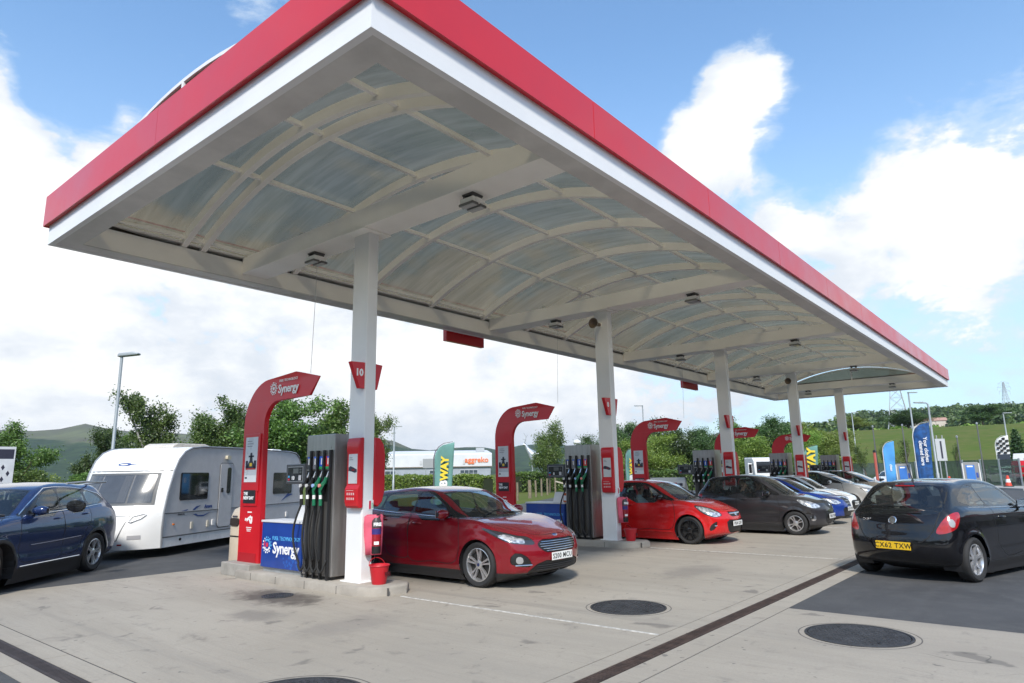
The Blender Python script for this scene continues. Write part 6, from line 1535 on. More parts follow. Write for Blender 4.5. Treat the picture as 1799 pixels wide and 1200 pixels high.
def make_tree(seed, kind, leaf, nl, ls, bark=BARK, width=.5):
    H = 6.0; rd = random.Random(seed)
    if kind == 'pine':
        a = MB(); a.tube([(0, 0, 0), (.03, 0, H*.5), (0, .02, H*.97)], [.12, .07, .015], 7); cen = []
        for k in range(90):
            q = k/90; z = H*(.10+.88*q); an = k*2.39996; ln = H*width*.42*(1-q)**.8*rd.uniform(.75, 1.2)+.12
            tip = Vector((ln*math.cos(an), ln*math.sin(an), z-ln*.12)); a.tube([(0, 0, z), tip], [.02, .006], 4, cap=False)
            for m_ in range(max(6, int(nl*ln/(90*.8)))):
                t_ = rd.uniform(.15, 1.05); cen.append((tip.x*t_+rd.gauss(0, .10), tip.y*t_+rd.gauss(0, .10), z-ln*.12*t_+rd.gauss(0, .07)))
    elif kind == 'bush':
        a = MB(); cen = []
        for k in range(7): an = k*.9+rd.random(); a.tube([(0, 0, 0), (.5*math.cos(an), .5*math.sin(an), H*.2), (1.3*math.cos(an), 1.3*math.sin(an), H*.42)], [.06, .035, .012], 5)
        bl = [(Vector((rd.gauss(0, 1.0*width*2), rd.gauss(0, 1.0*width*2), rd.uniform(H*.12, H*.78))), rd.uniform(.5, 1.1)) for _ in range(26)]
        for b, r_ in bl:
            b.x *= 1.1-.5*b.z/H; b.y *= 1.1-.5*b.z/H
            for m_ in range(nl//26):
                v = Vector((rd.gauss(0, 1), rd.gauss(0, 1), rd.gauss(0, 1))).normalized()*r_*rd.uniform(.55, 1.05); p = b+v
                if p.z > .05: cen.append(tuple(p))
    else:
        a, tips, limb = branch_tree(seed, H, kind)
        limb(Vector((0, 0, 0)), Vector((rd.gauss(0, .05), rd.gauss(0, .05), 1)), H*.86, .11 if kind != 'oak' else .17, 0)
        if kind in ('oak', 'round'):
            for k in range(6): an = k*1.05; limb(Vector((0, 0, H*(.22+.05*(k % 3)))), Vector((math.cos(an), math.sin(an), .55)), H*.42, .07, 1)
        cen = []; sp = {'birch': .20, 'oak': .30, 'round': .36}.get(kind, .28)
        per = max(3, nl//len(tips))
        for p in tips:
            k_ = per if rd.random() > .12 else per//4
            s_ = sp*rd.uniform(.6, 1.4)
            for m_ in range(k_): cen.append((p.x+rd.gauss(0, s_), p.y+rd.gauss(0, s_), p.z+rd.gauss(-.05 if kind == 'birch' else .02, s_*.75)))
        cen = np.array(cen); cen[:, :2] *= width/.5
    cen = np.array(cen); cen = cen[cen[:, 2] > .15]
    zmax = np.percentile(cen[:, 2], 99.7); w = np.percentile(np.abs(cen[:, 0]), 97)*2
    tm = a.mesh('trunk', bark, 60); lm = leaf_mesh('crown', cen, ls, leaf)
    return tm, lm, float(zmax), float(w)
PROTO = {
 'birch': [make_tree(3, 'birch', LF['birch'], 13125, 0.114, BARKW, .52), make_tree(8, 'birch', LF['birch'], 13125, 0.114, BARKW, .56)],
 'broad': [make_tree(21, 'broad', LF['mid'], 15750, 0.129, BARK, .5), make_tree(25, 'broad', LF['mid'], 15750, 0.129, BARK, .55)],
 'dark': [make_tree(31, 'round', LF['dark'], 21000, 0.129, BARK, .55), make_tree(36, 'broad', LF['dark'], 17500, 0.129, BARK, .55)],
 'oak': [make_tree(41, 'oak', LF['mid'], 17500, 0.137, BARK, .55)],
 'light': [make_tree(51, 'round', LF['light'], 19250, 0.129, BARK, .55), make_tree(55, 'bush', LF['light'], 15750, 0.137, BARK, .55)],
 'olive': [make_tree(61, 'bush', LF['olive'], 17500, 0.137, BARK, .6), make_tree(66, 'round', LF['olive'], 17500, 0.129, BARK, .5)],
 'pine': [make_tree(71, 'pine', LF['pine'], 8750, 0.152, BARK, .6)],
 'sapling': [make_tree(81, 'birch', LF['mid'], 2275, 0.129, BARK, .4)],
 'bush': [make_tree(91, 'bush', LF['mid'], 14000, 0.152, BARK, .6), make_tree(96, 'bush', LF['olive'], 14000, 0.152, BARK, .6)],
}
NT_ = [0]
def tree(kind, var, x, y, ztop, w, label, group, name='tree', cat='tree', rot=None):
    tm, lm, zm, wm = PROTO[kind][var % len(PROTO[kind])]; NT_[0] += 1
    zb_ = terrain_h(x, y)-.05; sz = (ztop-zb_)/zm; sx = w/wm
    t = thing(name, label, cat, (x, y, zb_), NT_[0]*2.1 if rot is None else rot, group); t.scale = (sx, sx, sz)
    for nm, me in (('trunk', tm), ('crown', lm)):
        o = bpy.data.objects.new(nm, me); COL.objects.link(o); o.parent = t
    return t
G1 = 'trees behind the caravan'; G2 = 'trees beyond the forecourt'; G3 = 'trees on the grassy bank'
tree('broad', 0, 11.9, 44.4, 4.9, 2.5, 'slim young tree above the blue off-roader, leftmost of all', G1)
tree('dark', 1, 13.35, 39.8, 4.5, 2.2, 'small dark tree left of the caravan roof', G1)
tree('bush', 0, 17.7, 46.8, 4.0, 3.0, 'low bushy tree right behind the tall left lamp post', G1)
tree('birch', 0, 17.1, 40.5, 6.7, 3.3, 'tall airy birch with a pale trunk above the caravan front', G1)
tree('birch', 1, 19.2, 39.6, 6.3, 3.4, 'full birch above the middle of the caravan roof', G1)
tree('birch', 1, 19.7, 37.1, 5.9, 2.8, 'birch touching the left edge of the nearest red arch', G1)
tree('broad', 1, 19.9, 32.4, 6.0, 4.6, 'spreading tree framed by the nearest red arch', G1)
tree('dark', 0, 20.9, 33.6, 4.6, 4.2, 'dense dark tree behind the nearest fuel pump', G1)
tree('broad', 0, 22.3, 30.8, 5.9, 3.6, 'leafy tree just left of the nearest white column', G1)
tree('broad', 1, 23.1, 28.9, 5.0, 2.1, 'tree whose branches reach out right of the nearest white column', G1)
for k, (x, y, z, w) in enumerate([(8.6, 33, 2.2, 2.6), (10.0, 34, 1.9, 2.4), (11.6, 33, 2.1, 2.6), (13.2, 33.6, 2.4, 2.2), (14.9, 32, 2.2, 2.6), (16.5, 33, 2.6, 2.6)]):
    tree('bush', k, x, y, z, w, ['first', 'second', 'third', 'fourth', 'fifth', 'sixth'][k]+' low yellow-green shrub from the left behind the off-roader', 'low shrubs behind the off-roader', 'shrub', 'shrub')
tree('broad', 0, 19.6, 42.8, 5.6, 3.4, 'rounded tree filling the gap above the caravan rooflight', G1)
tree('broad', 1, 17.2, 43.8, 4.5, 3.0, 'low tree just right of the tall left lamp post', G1)
tree('oak', 0, 49.9, 36.9, 6.4, 3.2, 'young oak with open branches left of the second fuel pump', G2)
tree('sapling', 0, 57.2, 48.5, 4.1, 2.0, 'pale sapling between the warehouse lettering and the second arch', G2)
tree('dark', 0, 65.6, 42.3, 6.0, 4.6, 'dark tree top above the second fuel pump', G2)
tree('dark', 1, 65.4, 38.7, 7.0, 4.2, 'dark tree just right of the second white column', G2)
tree('light', 0, 60.8, 34.7, 4.9, 4.2, 'light green tree left of the third red arch', G2)
tree('light', 0, 61.9, 32.7, 5.5, 5.4, 'light green spreading tree framed by the third red arch', G2)
tree('dark', 0, 71.8, 35.4, 7.5, 6.4, 'tall dark tree rising behind the tip of the third red arch', G2)
tree('dark', 1, 72.7, 33.3, 6.4, 3.6, 'narrow dark tree above the third fuel pump', G2)
tree('dark', 0, 71.7, 30.8, 6.5, 4.0, 'dark tree just left of the third white column', G2)
tree('broad', 0, 74.6, 28.9, 7.6, 5.0, 'tall green tree just right of the third white column', G2)
tree('light', 0, 65.2, 25.4, 4.9, 5.6, 'bright green tree under the fourth red arch', G2)
tree('light', 1, 68.1, 23.5, 4.2, 4.8, 'bright green bush behind the white lorry cab', G2)
tree('dark', 0, 85.7, 27.5, 8.0, 6.6, 'big round dark tree left of the fourth white column', G2)
tree('light', 0, 80.5, 23.9, 6.0, 4.2, 'light green tree behind the fourth white column', G2)
tree('light', 1, 96.4, 26.8, 7.8, 5.6, 'pale green tree right of the fourth white column', G2)
tree('olive', 0, 88.9, 23.6, 5.8, 6.4, 'yellowish green thicket left of the fifth white column', G2)
tree('olive', 1, 101, 25.0, 6.9, 4.6, 'olive tree farthest back between the last two columns', G2)
tree('olive', 1, 185.6, 40.9, 14.6, 6.6, 'round yellow-green tree on the crest right of the last column', G3)
tree('dark', 0, 197.6, 31.1, 16.0, 10.8, 'broad dark tree on the crest behind the lattice pylon', G3)
tree('dark', 1, 209.4, 16.2, 17.3, 10.6, 'big dark tree alone on the crest at the right', G3)
tree('sapling', 0, 70.7, 13.5, 4.0, 1.8, 'thin sapling right behind the pale blue flag', 'saplings behind the glass fence')
tree('sapling', 0, 70.9, 12.3, 4.3, 2.0, 'thin sapling just right of the pale blue flag', 'saplings behind the glass fence')
tree('sapling', 0, 73, 15.5, 3.9, 1.9, 'thin sapling left of the pale blue flag', 'saplings behind the glass fence')
tree('sapling', 0, 71.9, 8.0, 3.7, 1.2, 'thin sapling near the white totem beyond the fence', 'saplings behind the glass fence')
tree('pine', 0, 81.9, 4.0, 5.1, 2.0, 'small dark conifer right of the chequered flag', 'saplings behind the glass fence', 'conifer')
# hedges
def hedge(label, p0, p1, h0, h1, wd, n, leaf, ls=.13):
    p0, p1 = Vector(p0), Vector(p1); d = p1-p0; L_ = d.length; d.normalize(); nrm = Vector((-d.y, d.x))
    t = thing('hedge', label, 'hedge', (p0.x, p0.y, 0), math.atan2(d.y, d.x), 'clipped hedges')
    q = rng.uniform(0, 1, n); side_ = rng.integers(0, 4, n); yy = rng.uniform(-1, 1, n); zz = rng.uniform(0, 1, n)
    yy = np.where(side_ == 0, -1, np.where(side_ == 1, 1, yy)); zz = np.where(side_ >= 2, 1, zz)
    hh = h0+(h1-h0)*q+.10*np.sin(q*L_*.9)+.06*np.sin(q*L_*2.3+1)
    Cn = np.stack([q*L_, yy*wd/2+rng.normal(0, .09, n)+.08*np.sin(q*L_*1.7+zz*3), zz*hh+rng.normal(0, .08, n)], 1)
    o = bpy.data.objects.new('foliage', leaf_mesh('foliage', Cn, ls, leaf)); COL.objects.link(o); o.parent = t
    a = MB(); a.box(.1, L_-.1, -wd/2+.12, wd/2-.12, 0, min(h0, h1)-.18); a.build('dark_core', mat('hedge_inner', (.018, .026, .010), .95), t)  # solid near-black box filling the middle of the hedge
hedge('clipped green hedge in front of the pale warehouse, behind the maroon car', (62, 82), (48.7, 43.2), 1.75, 1.5, 1.3, 30000, LF['light'], .16)
hedge('clipped hedge behind the timber posts by the second fuel pump', (50.5, 41.4), (64, 42.5), 1.6, 1.9, 1.6, 11000, LF['mid'], .16)
hedge('clipped hedge between the third red arch and the third fuel pump', (54.5, 33.2), (66, 23.2), 1.7, 1.75, 1.5, 16000, LF['mid'], .16)
# woodland that cannot be counted, on the hill behind the bank
pts = []
for k in range(620):
    az = R(random.uniform(-6, 20)); r_ = random.uniform(300, 980)
    if 6.2 < math.degrees(az) < 9.4 and r_ < 440: continue
    x, y = r_*math.cos(az), r_*math.sin(az)
    if mnoise.noise(Vector((x*.006, y*.006, 3))) < -.12 and r_ < 800: continue
    h_ = random.uniform(6, 10); z0 = terrain_h(x, y)
    m_ = 150; v = np.random.normal(size=(m_, 3)); v /= np.linalg.norm(v, axis=1)[:, None]; v *= np.random.uniform(.7, 1.05, (m_, 1))
    pts.append(v*np.array([h_*.5, h_*.5, h_*.5])+np.array([x, y, z0+h_*.45]))
o = bpy.data.objects.new('woodland', leaf_mesh('woodland', np.concatenate(pts), 1.9, leafmat('woodland_leaves', (.03, .056, .022), (.125, .175, .052), .2, .02))); COL.objects.link(o); tag(o, 'dark woodland covering the hill behind the grassy bank', 'woodland', kind='stuff')
pts = []
for k in range(120):
    az = R(random.uniform(-4, 19)); r_ = random.uniform(215, 300); x, y = r_*math.cos(az), r_*math.sin(az); h_ = random.uniform(1.6, 3.4)
    m_ = 60; v = np.random.normal(size=(m_, 3)); v /= np.linalg.norm(v, axis=1)[:, None]; v *= np.random.uniform(.7, 1.05, (m_, 1))
    pts.append(v*np.array([h_*.9, h_*.9, h_*.5])+np.array([x, y, terrain_h(x, y)+h_*.4]))
o = bpy.data.objects.new('scrub', leaf_mesh('scrub', np.concatenate(pts), 1.0, LF['light'])); COL.objects.link(o); tag(o, 'pale green scrub along the top of the grassy bank', 'scrub', kind='stuff')

# ================================================================ far buildings and street furniture
def face_cam(x, y): return math.atan2(-y, -x)
t = thing('warehouse', 'long pale grey warehouse with orange lettering behind the hedge', 'warehouse', (120, 105.8, 0), math.atan2(17.5, -18.1))
# local x runs from its right end to the left, y away from the camera is negative
def wb(nm, x0, x1, y0, y1, z0, z1, m_): a = MB(); a.box(x0, x1, y0, y1, z0, z1); return a.build(nm, m_, t)
WG = mat('warehouse_grey_cladding', (.30, .33, .38), .6, var=.08, vscale=.6); WW = mat('warehouse_white_band', (.62, .63, .66), .5, var=.04, vscale=.4)
wb('wall', 0, 62, -30, 0, 0, 3.7, WG)
a = MB(); a.prism([(-30.3, 3.7), (.35, 3.7), (.45, 6.5), (.1, 6.75), (-15, 8.0), (-30.3, 6.7)], 'x', -.3, 62.3); a.build('roof_band', WW, t)
wb('eaves_line', -.35, 62.35, .36, .45, 3.62, 3.80, mat('eaves_brown', (.22, .18, .15), .6))
for x0, w_ in ((3.0, 4.2), (10.5, 3.8), (22, 5.0), (32, 5.0), (42, 5)):
    o = wb('window', x0, x0+w_, 0, .06, .6, 3.0, mat('warehouse_frame', (.45, .47, .5), .5))
    n_ = 4
    for k in range(n_):
        for q in range(3):
            a = MB(); a.box(x0+.1+k*(w_-.1)/n_, x0+(k+1)*(w_-.1)/n_, .061, .075, .7+q*.76, 1.38+q*.76); p_ = a.build('pane', mat('warehouse_pane', (.06, .08, .10), .1, coat=.5), o)
for x0 in (6, 16, 26): wb('roof_vent', x0, x0+.5, .46, .5, 4.3, 5.2, mat('vent_grey', (.5, .5, .52), .5))
wb('roof_plant', 1.0, 3.0, -8, -6, 7.3, 8.3, GALV)
text('lettering', 'aggreko', 1.75, mat('orange_lettering', (.80, .18, .05), .5), t, (3.3, .52, 5.2), (-1, 0, 0), (0, 0, 1), bold=.03, thick=.03)
# board on legs in front of the warehouse
t = thing('road_sign', 'grey back of a road sign on two poles before the warehouse', 'sign', (62, 65.2, 0), face_cam(62, 65.2))
a = MB(); a.box(-.03, .03, -1.0, 1.0, 2.7, 3.9); a.build('board', mat('sign_back_grey', (.30, .31, .32), .6), t)
for y in (-.6, .6): a = MB(); a.tube([(-.08, y, 0), (-.08, y, 3.9)], .05, 6); a.build('pole', GALV, t)
LAMPG = mat('lamp_post_grey', (.33, .36, .38), .5, metal=.3)
def lamp(label, x, y, h, kind, yawd=None, r=.06):
    t = thing('lamp_post', label, 'lamp post', (x, y, max(0, terrain_h(x, y))), yawd if yawd is not None else 0, 'lamp posts')
    h = h-max(0, terrain_h(x, y))
    a = MB(); a.tube([(0, 0, 0), (0, 0, 1.2), (0, 0, 1.25), (0, 0, h)], [r*1.35, r*1.35, r, r*.8], 10)
    if kind == 'arm': a.tube([(0, 0, h), (.02, 0, h+.25), (.18, 0, h+.36), (.6, 0, h+.38)], [r*.8, r*.7, r*.6, r*.6], 8)
    a.build('post', LAMPG, t, smooth=50)
    a = MB()
    if kind == 'head': a.prism([(-.15, h-.02), (.75, h+.06), (.78, h+.14), (.5, h+.20), (-.1, h+.14)], 'y', -.15, .15); a.build('lantern', LAMPG, t, bevel=.04)
    elif kind == 'flat': a.box(-.05, .95, -.16, .16, h, h+.10); a.build('lantern', LAMPG, t, bevel=.02)
    elif kind == 'arm': a.prism([(.35, h+.32), (1.05, h+.36), (1.05, h+.44), (.4, h+.46)], 'y', -.14, .14); a.build('lantern', LAMPG, t, bevel=.03)
    elif kind == 'ball':
        a.lathe([(.05, h-.05), (.28, h+.0), (.34, h+.06), (.33, h+.2), (.2, h+.32), (0, h+.36)], 18); a.build('lantern', mat('white_lamp_dome', (.75, .75, .75), .3), t, smooth=50)
    return t
lamp('tall grey lamp post rising behind the caravan', 11.55, 31.98, 7.1, 'head', R(-50), .075)
lamp('slim lamp post with flat head right of the nearest column', 54.8, 64.1, 7.7, 'flat', R(-50), .11)
lamp('lamp post with white dome above the second fuel pump', 49.7, 33.6, 4.25, 'ball')
lamp('distant lamp post between the second column and the third arch', 70.3, 38.1, 9.3, 'flat', R(130), .08)
lamp('tall lamp post left of the blue flag, partly behind the canopy edge', 84.0, 12.9, 9.7, 'flat', R(-50), .1)
lamp('lamp post with curved arm right of the blue flag', 61.5, 8.2, 6.3, 'arm', R(125), .09)
lamp('short lamp post with white dome right of the blue flag', 59.4, 8.45, 4.1, 'ball', 0, .09)
lamp('thin distant lamp post above the chequered flag', 105, 6.0, 8.2, 'flat', R(-60), .09)
lamp('thin distant lamp post on the bank right of the last column', 117, 26.2, 10.4, 'flat', R(-60), .09)
# feather flags
def flag(label, x, y, zt, w, yawd, colour, builder=None, zb_=.5, group='feather flags', pole=None):
    t = thing('feather_flag', label, 'flag', (x, y, 0), yawd, group); H = zt
    out = [(0, zb_), (0, H*.80), (w*.06, H*.87), (w*.2, H*.93), (w*.45, H*.975), (w*.8, H), (w*.98, H*.998), (w*.93, H*.75), (w*.86, H*.45), (w*.80, zb_)]
    n = 26; L_ = [(0, zb_+(H-zb_)*k/n) for k in range(n+1)]
    def xl(z): return float(np.interp(z, [zb_, H*.80, H*.87, H*.93, H*.975, H], [0, 0, w*.06, w*.2, w*.45, w*.92]))
    def xr(z): return float(np.interp(z, [zb_, H*.45, H*.75, H], [w*.80, w*.86, w*.93, w*.98]))
    def wave(u, z): return .035*math.sin(u*5+z*2.2)+.02*math.sin(z*4.1)
    vs = []; m_ = 8
    for k in range(n+1):
        z = zb_+(H-zb_)*k/n
        for q in range(m_+1): xx = xl(z)+(xr(z)-xl(z))*q/m_; vs.append((xx, wave(xx/w, z), z))
    a = MB(); a.add(vs, [(k*(m_+1)+q, k*(m_+1)+q+1, (k+1)*(m_+1)+q+1, (k+1)*(m_+1)+q) for k in range(n) for q in range(m_)])
    o = a.build('banner', colour, t, smooth=60); md = o.modifiers.new('thick', 'SOLIDIFY'); md.thickness = .008
    a = MB(); a.tube([(-.03, 0, 0), (-.03, 0, H*.80), (w*.03, 0, H*.88), (w*.2, 0, H*.945), (w*.45, 0, H*.99), (w*.9, 0, H*1.012)], [.03, .025, .02, .016, .013, .01], 6); a.build('pole', pole or mat('flag_pole', (.10, .10, .11), .4), t, smooth=50)
    if builder: builder(t, o, w, H, wave)
    return t
TEAL = mat('teal_flag_cloth', (.13, .29, .26), .8, var=.12, vscale=2)
YL = mat('yellow_lettering', (.82, .62, .04), .6)
def subway(t, o, w, H, wave):
    s = w*.49
    text('lettering', 'SUB', s, WTXT, o, (w*.44, -.09, H*.385), (.05, 0, 1), (-1, 0, .05), bold=.02, thick=.004); text('lettering', 'WAY', s, YL, o, (w*.50, -.09, H*.655), (.05, 0, 1), (-1, 0, .05), bold=.02, thick=.004)
def yw(x, y, off=0): return math.atan2(y, x)-R(90)+R(off)
flag('large teal feather flag with yellow and white lettering behind the maroon hatchback', 18.72, 19.45, 2.95, .80, yw(19, 19), TEAL, subway, .35)
flag('narrow teal feather flag beside the second white column', 34.7, 20.1, 3.05, .80, yw(34.7, 20, 52), TEAL, subway, .35)
flag('teal feather flag mostly hidden by the fourth white column', 42.2, 12.35, 3.05, .85, yw(42, 12, 10), TEAL, lambda t, o, w, H, wv: [text('lettering', 'SUB', .6, YL, o, (w*.5, -.09, H*.4), (.05, 0, 1), (-1, 0, .05), bold=.03), text('lettering', 'WAY', .6, YL, o, (w*.5, -.09, H*.72), (.05, 0, 1), (-1, 0, .05), bold=.03)], .35)
SKYB = mat('sky_blue_flag_cloth', (.08, .32, .68), .8, var=.08, vscale=2)
WPOLE = mat('white_flag_pole', (.7, .7, .7), .4)
def lines_(cols):
    def f(t, o, w, H, wave):
        for k, (s, y0, zz) in enumerate(cols): text('lettering', s, w*.30, WTXT, o, (w*y0, -.09, H*zz), (0, 0, -1), (1, 0, 0), bold=.006, thick=.003)
    return f
flag('pale blue feather flag beyond the white hatchback', 60.6, 11.6, 3.75, .85, yw(60.6, 11.6, 5), SKYB, lines_([('clean', .5, .45)]), .4, pole=WPOLE)
NAVF = mat('deep_blue_flag_cloth', (.012, .07, .22), .8, var=.45, vscale=3)
flag('tall deep blue feather flag with white writing above the black hatchback', 57.2, 8.85, 4.9, 1.15, yw(57.2, 8.6, 4), NAVF, lines_([('Your clothes', .62, .60), ('cleaned here', .36, .55)]), .3, pole=WPOLE)
def cheq(t, o, w, H, wave):
    a = MB(); s = w*.22
    for r_ in range(8):
        for c_ in range(4):
            z = H*.96-(r_+1)*s*.9; x0 = w*.06+c_*s
            lim = np.interp(z+s*.9, [H*.8, H*.87, H*.93, H*.975, H], [0, w*.06, w*.2, w*.45, w*.92])
            if z > H*.62 and x0 > lim and (r_+c_) % 2 == 0: a.prism([(x0, z), (x0+s, z+.02), (x0+s, z+s*.9), (x0, z+s*.88)], 'y', -.10, -.09)
    a.build('chequers', BLACK, o)
    a = MB(); a.prism([(.02*w, H*.15), (.84*w, H*.15), (.90*w, H*.62), (.02*w, H*.62)], 'y', -.095, -.085); a.build('dark_field', mat('dark_flag_cloth', (.03, .04, .06), .8), o)
    text('lettering', 'Football', w*.26, WTXT, o, (w*.45, -.11, H*.36), (1, 0, .05), (0, 0, 1), bold=.008); text('lettering', 'Racing', w*.26, WTXT, o, (w*.45, -.11, H*.28), (1, 0, .05), (0, 0, 1), bold=.008)
flag('black and white chequered feather flag beyond the glass fence', 74.7, 5.2, 4.35, 1.05, yw(74.8, 5, 6), mat('white_flag_cloth', (.72, .72, .72), .8), cheq, .4, pole=WPOLE)
# glass fence
t = thing('glass_fence', 'long green-tinted glass fence on grey posts beyond the forecourt', 'fence', (80, 18.5, 0), math.atan2(3.3-18.5, 66.9-80))
FL = math.hypot(13.1, 15.2); NP = 11
FG = glassmat('fence_glass', (.50, .66, .60), .03, .72, .22)
for k in range(NP+1): a = MB(); x = FL*k/NP; a.box(x-.05, x+.05, -.05, .05, 0, 2.25); a.build('post', LAMPG, t)
for k in range(NP): a = MB(); x = FL*k/NP; a.box(x+.07, x+FL/NP-.07, -.008, .008, .12, 2.2); a.build('glass_panel', FG, t)
a = MB(); a.box(0, FL, -.09, .09, 0, .10); a.build('base_rail', CONC, t)
# end posts and timber rails at the right edge
t = thing('steel_barrier', 'heavy grey steel posts at the end of the glass fence, right edge', 'barrier', (66.6, 2.9, 0), R(230))
for k in range(4): a = MB(); a.box(k*.42, k*.42+.13, -.1, .1, 0, 2.25-.02*k); a.build('post', LAMPG, t, bevel=.01)
a = MB(); a.box(-.1, 1.5, -.14, -.1, .9, 1.05); a.build('rail', LAMPG, t)
t = thing('timber_fence', 'two bare timber rails behind the glass fence below the chequered flag', 'fence', (75.5, 6.0, 0), math.atan2(-3.6, -1.6))
TIMB = mat('weathered_timber', (.20, .165, .115), .85, var=.2, vscale=6)
for z in (.95, 1.55): a = MB(); a.box(0, 4.2, -.03, .03, z, z+.13); a.build('rail', TIMB, t)
for x in (0, 2, 4): a = MB(); a.box(x, x+.1, -.1, -.03, 0, 1.75); a.build('post', TIMB, t)
# pavement along the fence
a = MB(); a.prism([(81, 17.0), (81, 21.5), (79, 21.5), (65.0, 2.0), (64.5, -10), (57.6, -10), (58.2, 2.9)], 'z', 0, .13)
structure('pavement', a, mat('pavement_concrete', (.33, .32, .30), .9, var=.12, vscale=1.5))
# air and water machines, hose poles
def airmachine(label, x, y):
    t = thing('air_machine', label, 'air machine', (x, y, .13), face_cam(x, y)+R(8), 'air and water machines')
    a = MB(); a.prism([(-.25, 0), (.25, 0), (.25, .5), (.12, 1.85), (-.25, 1.85)], 'y', -.48, .48); a.build('cabinet', mat('machine_grey', (.24, .24, .24), .5), t, bevel=.02)
    for y0 in (-.54, .47): a = MB(); a.prism([(-.22, .35), (.28, .35), (.17, 1.78), (-.22, 1.78)], 'y', y0, y0+.07); a.build('white_edge', mat('machine_white', (.68, .66, .62), .5), t)
    a = MB(); a.add([(.262, -.32, .60), (.262, .22, .60), (.148, .22, 1.65), (.148, -.32, 1.65)], [(0, 1, 2, 3)]); s_ = a.build('sign_panel', mat('blue_sign', (.03, .16, .50), .4), t)
    a = MB(); a.add([(.165, -.24, 1.50), (.165, .12, 1.50), (.155, .12, 1.60), (.155, -.24, 1.60)], [(0, 1, 2, 3)]); a.build('lettering', WTXT, s_)
    a = MB(); a.add([(.272, -.25, .45), (.272, .06, .45), (.262, .06, .56), (.262, -.25, .56)], [(0, 1, 2, 3)]); a.build('yellow_label', PLY, t)
    a = MB(); a.add([(.25, .27, .75), (.25, .4, .75), (.21, .4, 1.1), (.21, .27, 1.1)], [(0, 1, 2, 3)]); a.build('keypad', BLUE, t)
airmachine('grey air machine with blue panel above the black hatchback roof', 59.7, 5.85); airmachine('grey machine with blue panel beside the white hatchback', 61.5, 10.5)
DKP = mat('dark_pole', (.12, .12, .125), .5)
for lab, x, y, h in (('tall dark pole right behind the air machine', 60.0, 5.1, 4.75), ('shorter dark pole left of the air machine', 60.0, 6.45, 3.85), ('tall dark pole right of the pale blue flag', 61.6, 10.2, 5.0), ('dark pole left of the pale blue flag', 61.4, 12.3, 5.0)):
    t = thing('hose_pole', lab, 'pole', (x, y, .12), 0, 'poles holding hoses'); a = MB(); a.tube([(0, 0, 0), (0, 0, h-.12)], .042, 8); a.build('pole', DKP, t); a = MB(); a.lathe([(.07, h-.16), (.08, h-.05), (0, h)], 10); a.build('cap', GALV, t)
    a = MB(); a.tube([(.08, 0, h-.3), (.25, 0, h*.5), (.12, -.1, .5), (.05, .05, 1.0)], .02, 5); a.build('hose', BLACK, t)
t = thing('height_post', 'faded red post with black cap left of the pale blue flag', 'post', (51.0, 10.3, 0)); a = MB(); a.tube([(0, 0, 0), (0, 0, 2.7)], .085, 10); a.build('post', mat('faded_red_post', (.45, .10, .07), .6), t); a = MB(); a.lathe([(.09, 2.7), (.09, 2.85), (0, 2.9)], 12); a.build('cap', BLACK, t)
t = thing('totem_board', 'narrow white totem board on twin posts beyond the fence', 'sign', (69.5, 8.75, 0), face_cam(69.5, 8.75)+R(25))
for y in (-.25, .2): a = MB(); a.tube([(0, y, 0), (0, y, 4.4)], .05, 6); a.build('post', GALV, t)
a = MB(); a.box(.05, .1, -.45, .35, 2.2, 4.1); b_ = a.build('board', mat('totem_grey', (.46, .47, .48), .5), t)
a = MB(); a.box(.1, .105, -.1, .05, 2.4, 3.9); a.build('print', DK, b_)
def cone(label, x, y, z=0):
    t = thing('traffic_cone', label, 'traffic cone', (x, y, z), 0, 'traffic cones')
    CO = mat('cone_red', (.62, .06, .03), .5)
    a = MB(); a.box(-.32, .32, -.32, .32, 0, .06); a.build('base', BLACK, t, bevel=.02)
    a = MB(); a.lathe([(.22, .06), (.165, .32)], 16, cap=False); a.lathe([(.125, .56), (.075, .82), (0, .84)], 16, cap=False); a.build('cone', CO, t, smooth=40)
    a = MB(); a.lathe([(.165, .32), (.125, .56)], 16, cap=False); a.build('reflective_band', WTXT, t, smooth=40)
cone('red and white traffic cone before the glass fence at the right', 63.7, 4.0, .13); cone('traffic cone half hidden behind the black hatchback aerial', 62.5, 7.6, .13)
# sign board at the left edge
t = thing('direction_sign', 'weathered white sign board with arrows at the left edge', 'sign', (6.25, 26.2, 0), face_cam(6.3, 26)+R(12))
for y in (-.22, .26): a = MB(); a.box(-.06, .06, y-.06, y+.06, 0, 2.78); a.build('post', mat('grey_weathered_post', (.38, .39, .38), .7, var=.25, vscale=8), t)
a = MB(); a.box(.06, .09, -.24, .34, 1.55, 2.80); b_ = a.build('board', mat('sign_white', (.60, .61, .62), .5, var=.08), t)
a = MB(); a.box(.09, .094, -.20, .30, 2.42, 2.72); a.build('dark_header', DK, b_)
a = MB()
for cy, cz in ((.05, 2.15), (.05, 1.78), (-.09, 1.96), (.19, 1.96)): a.prism([(cy-.05, cz), (cy, cz-.09), (cy+.05, cz), (cy, cz+.09)], 'x', .09, .094)
a.build('arrow_diamonds', DK, b_)
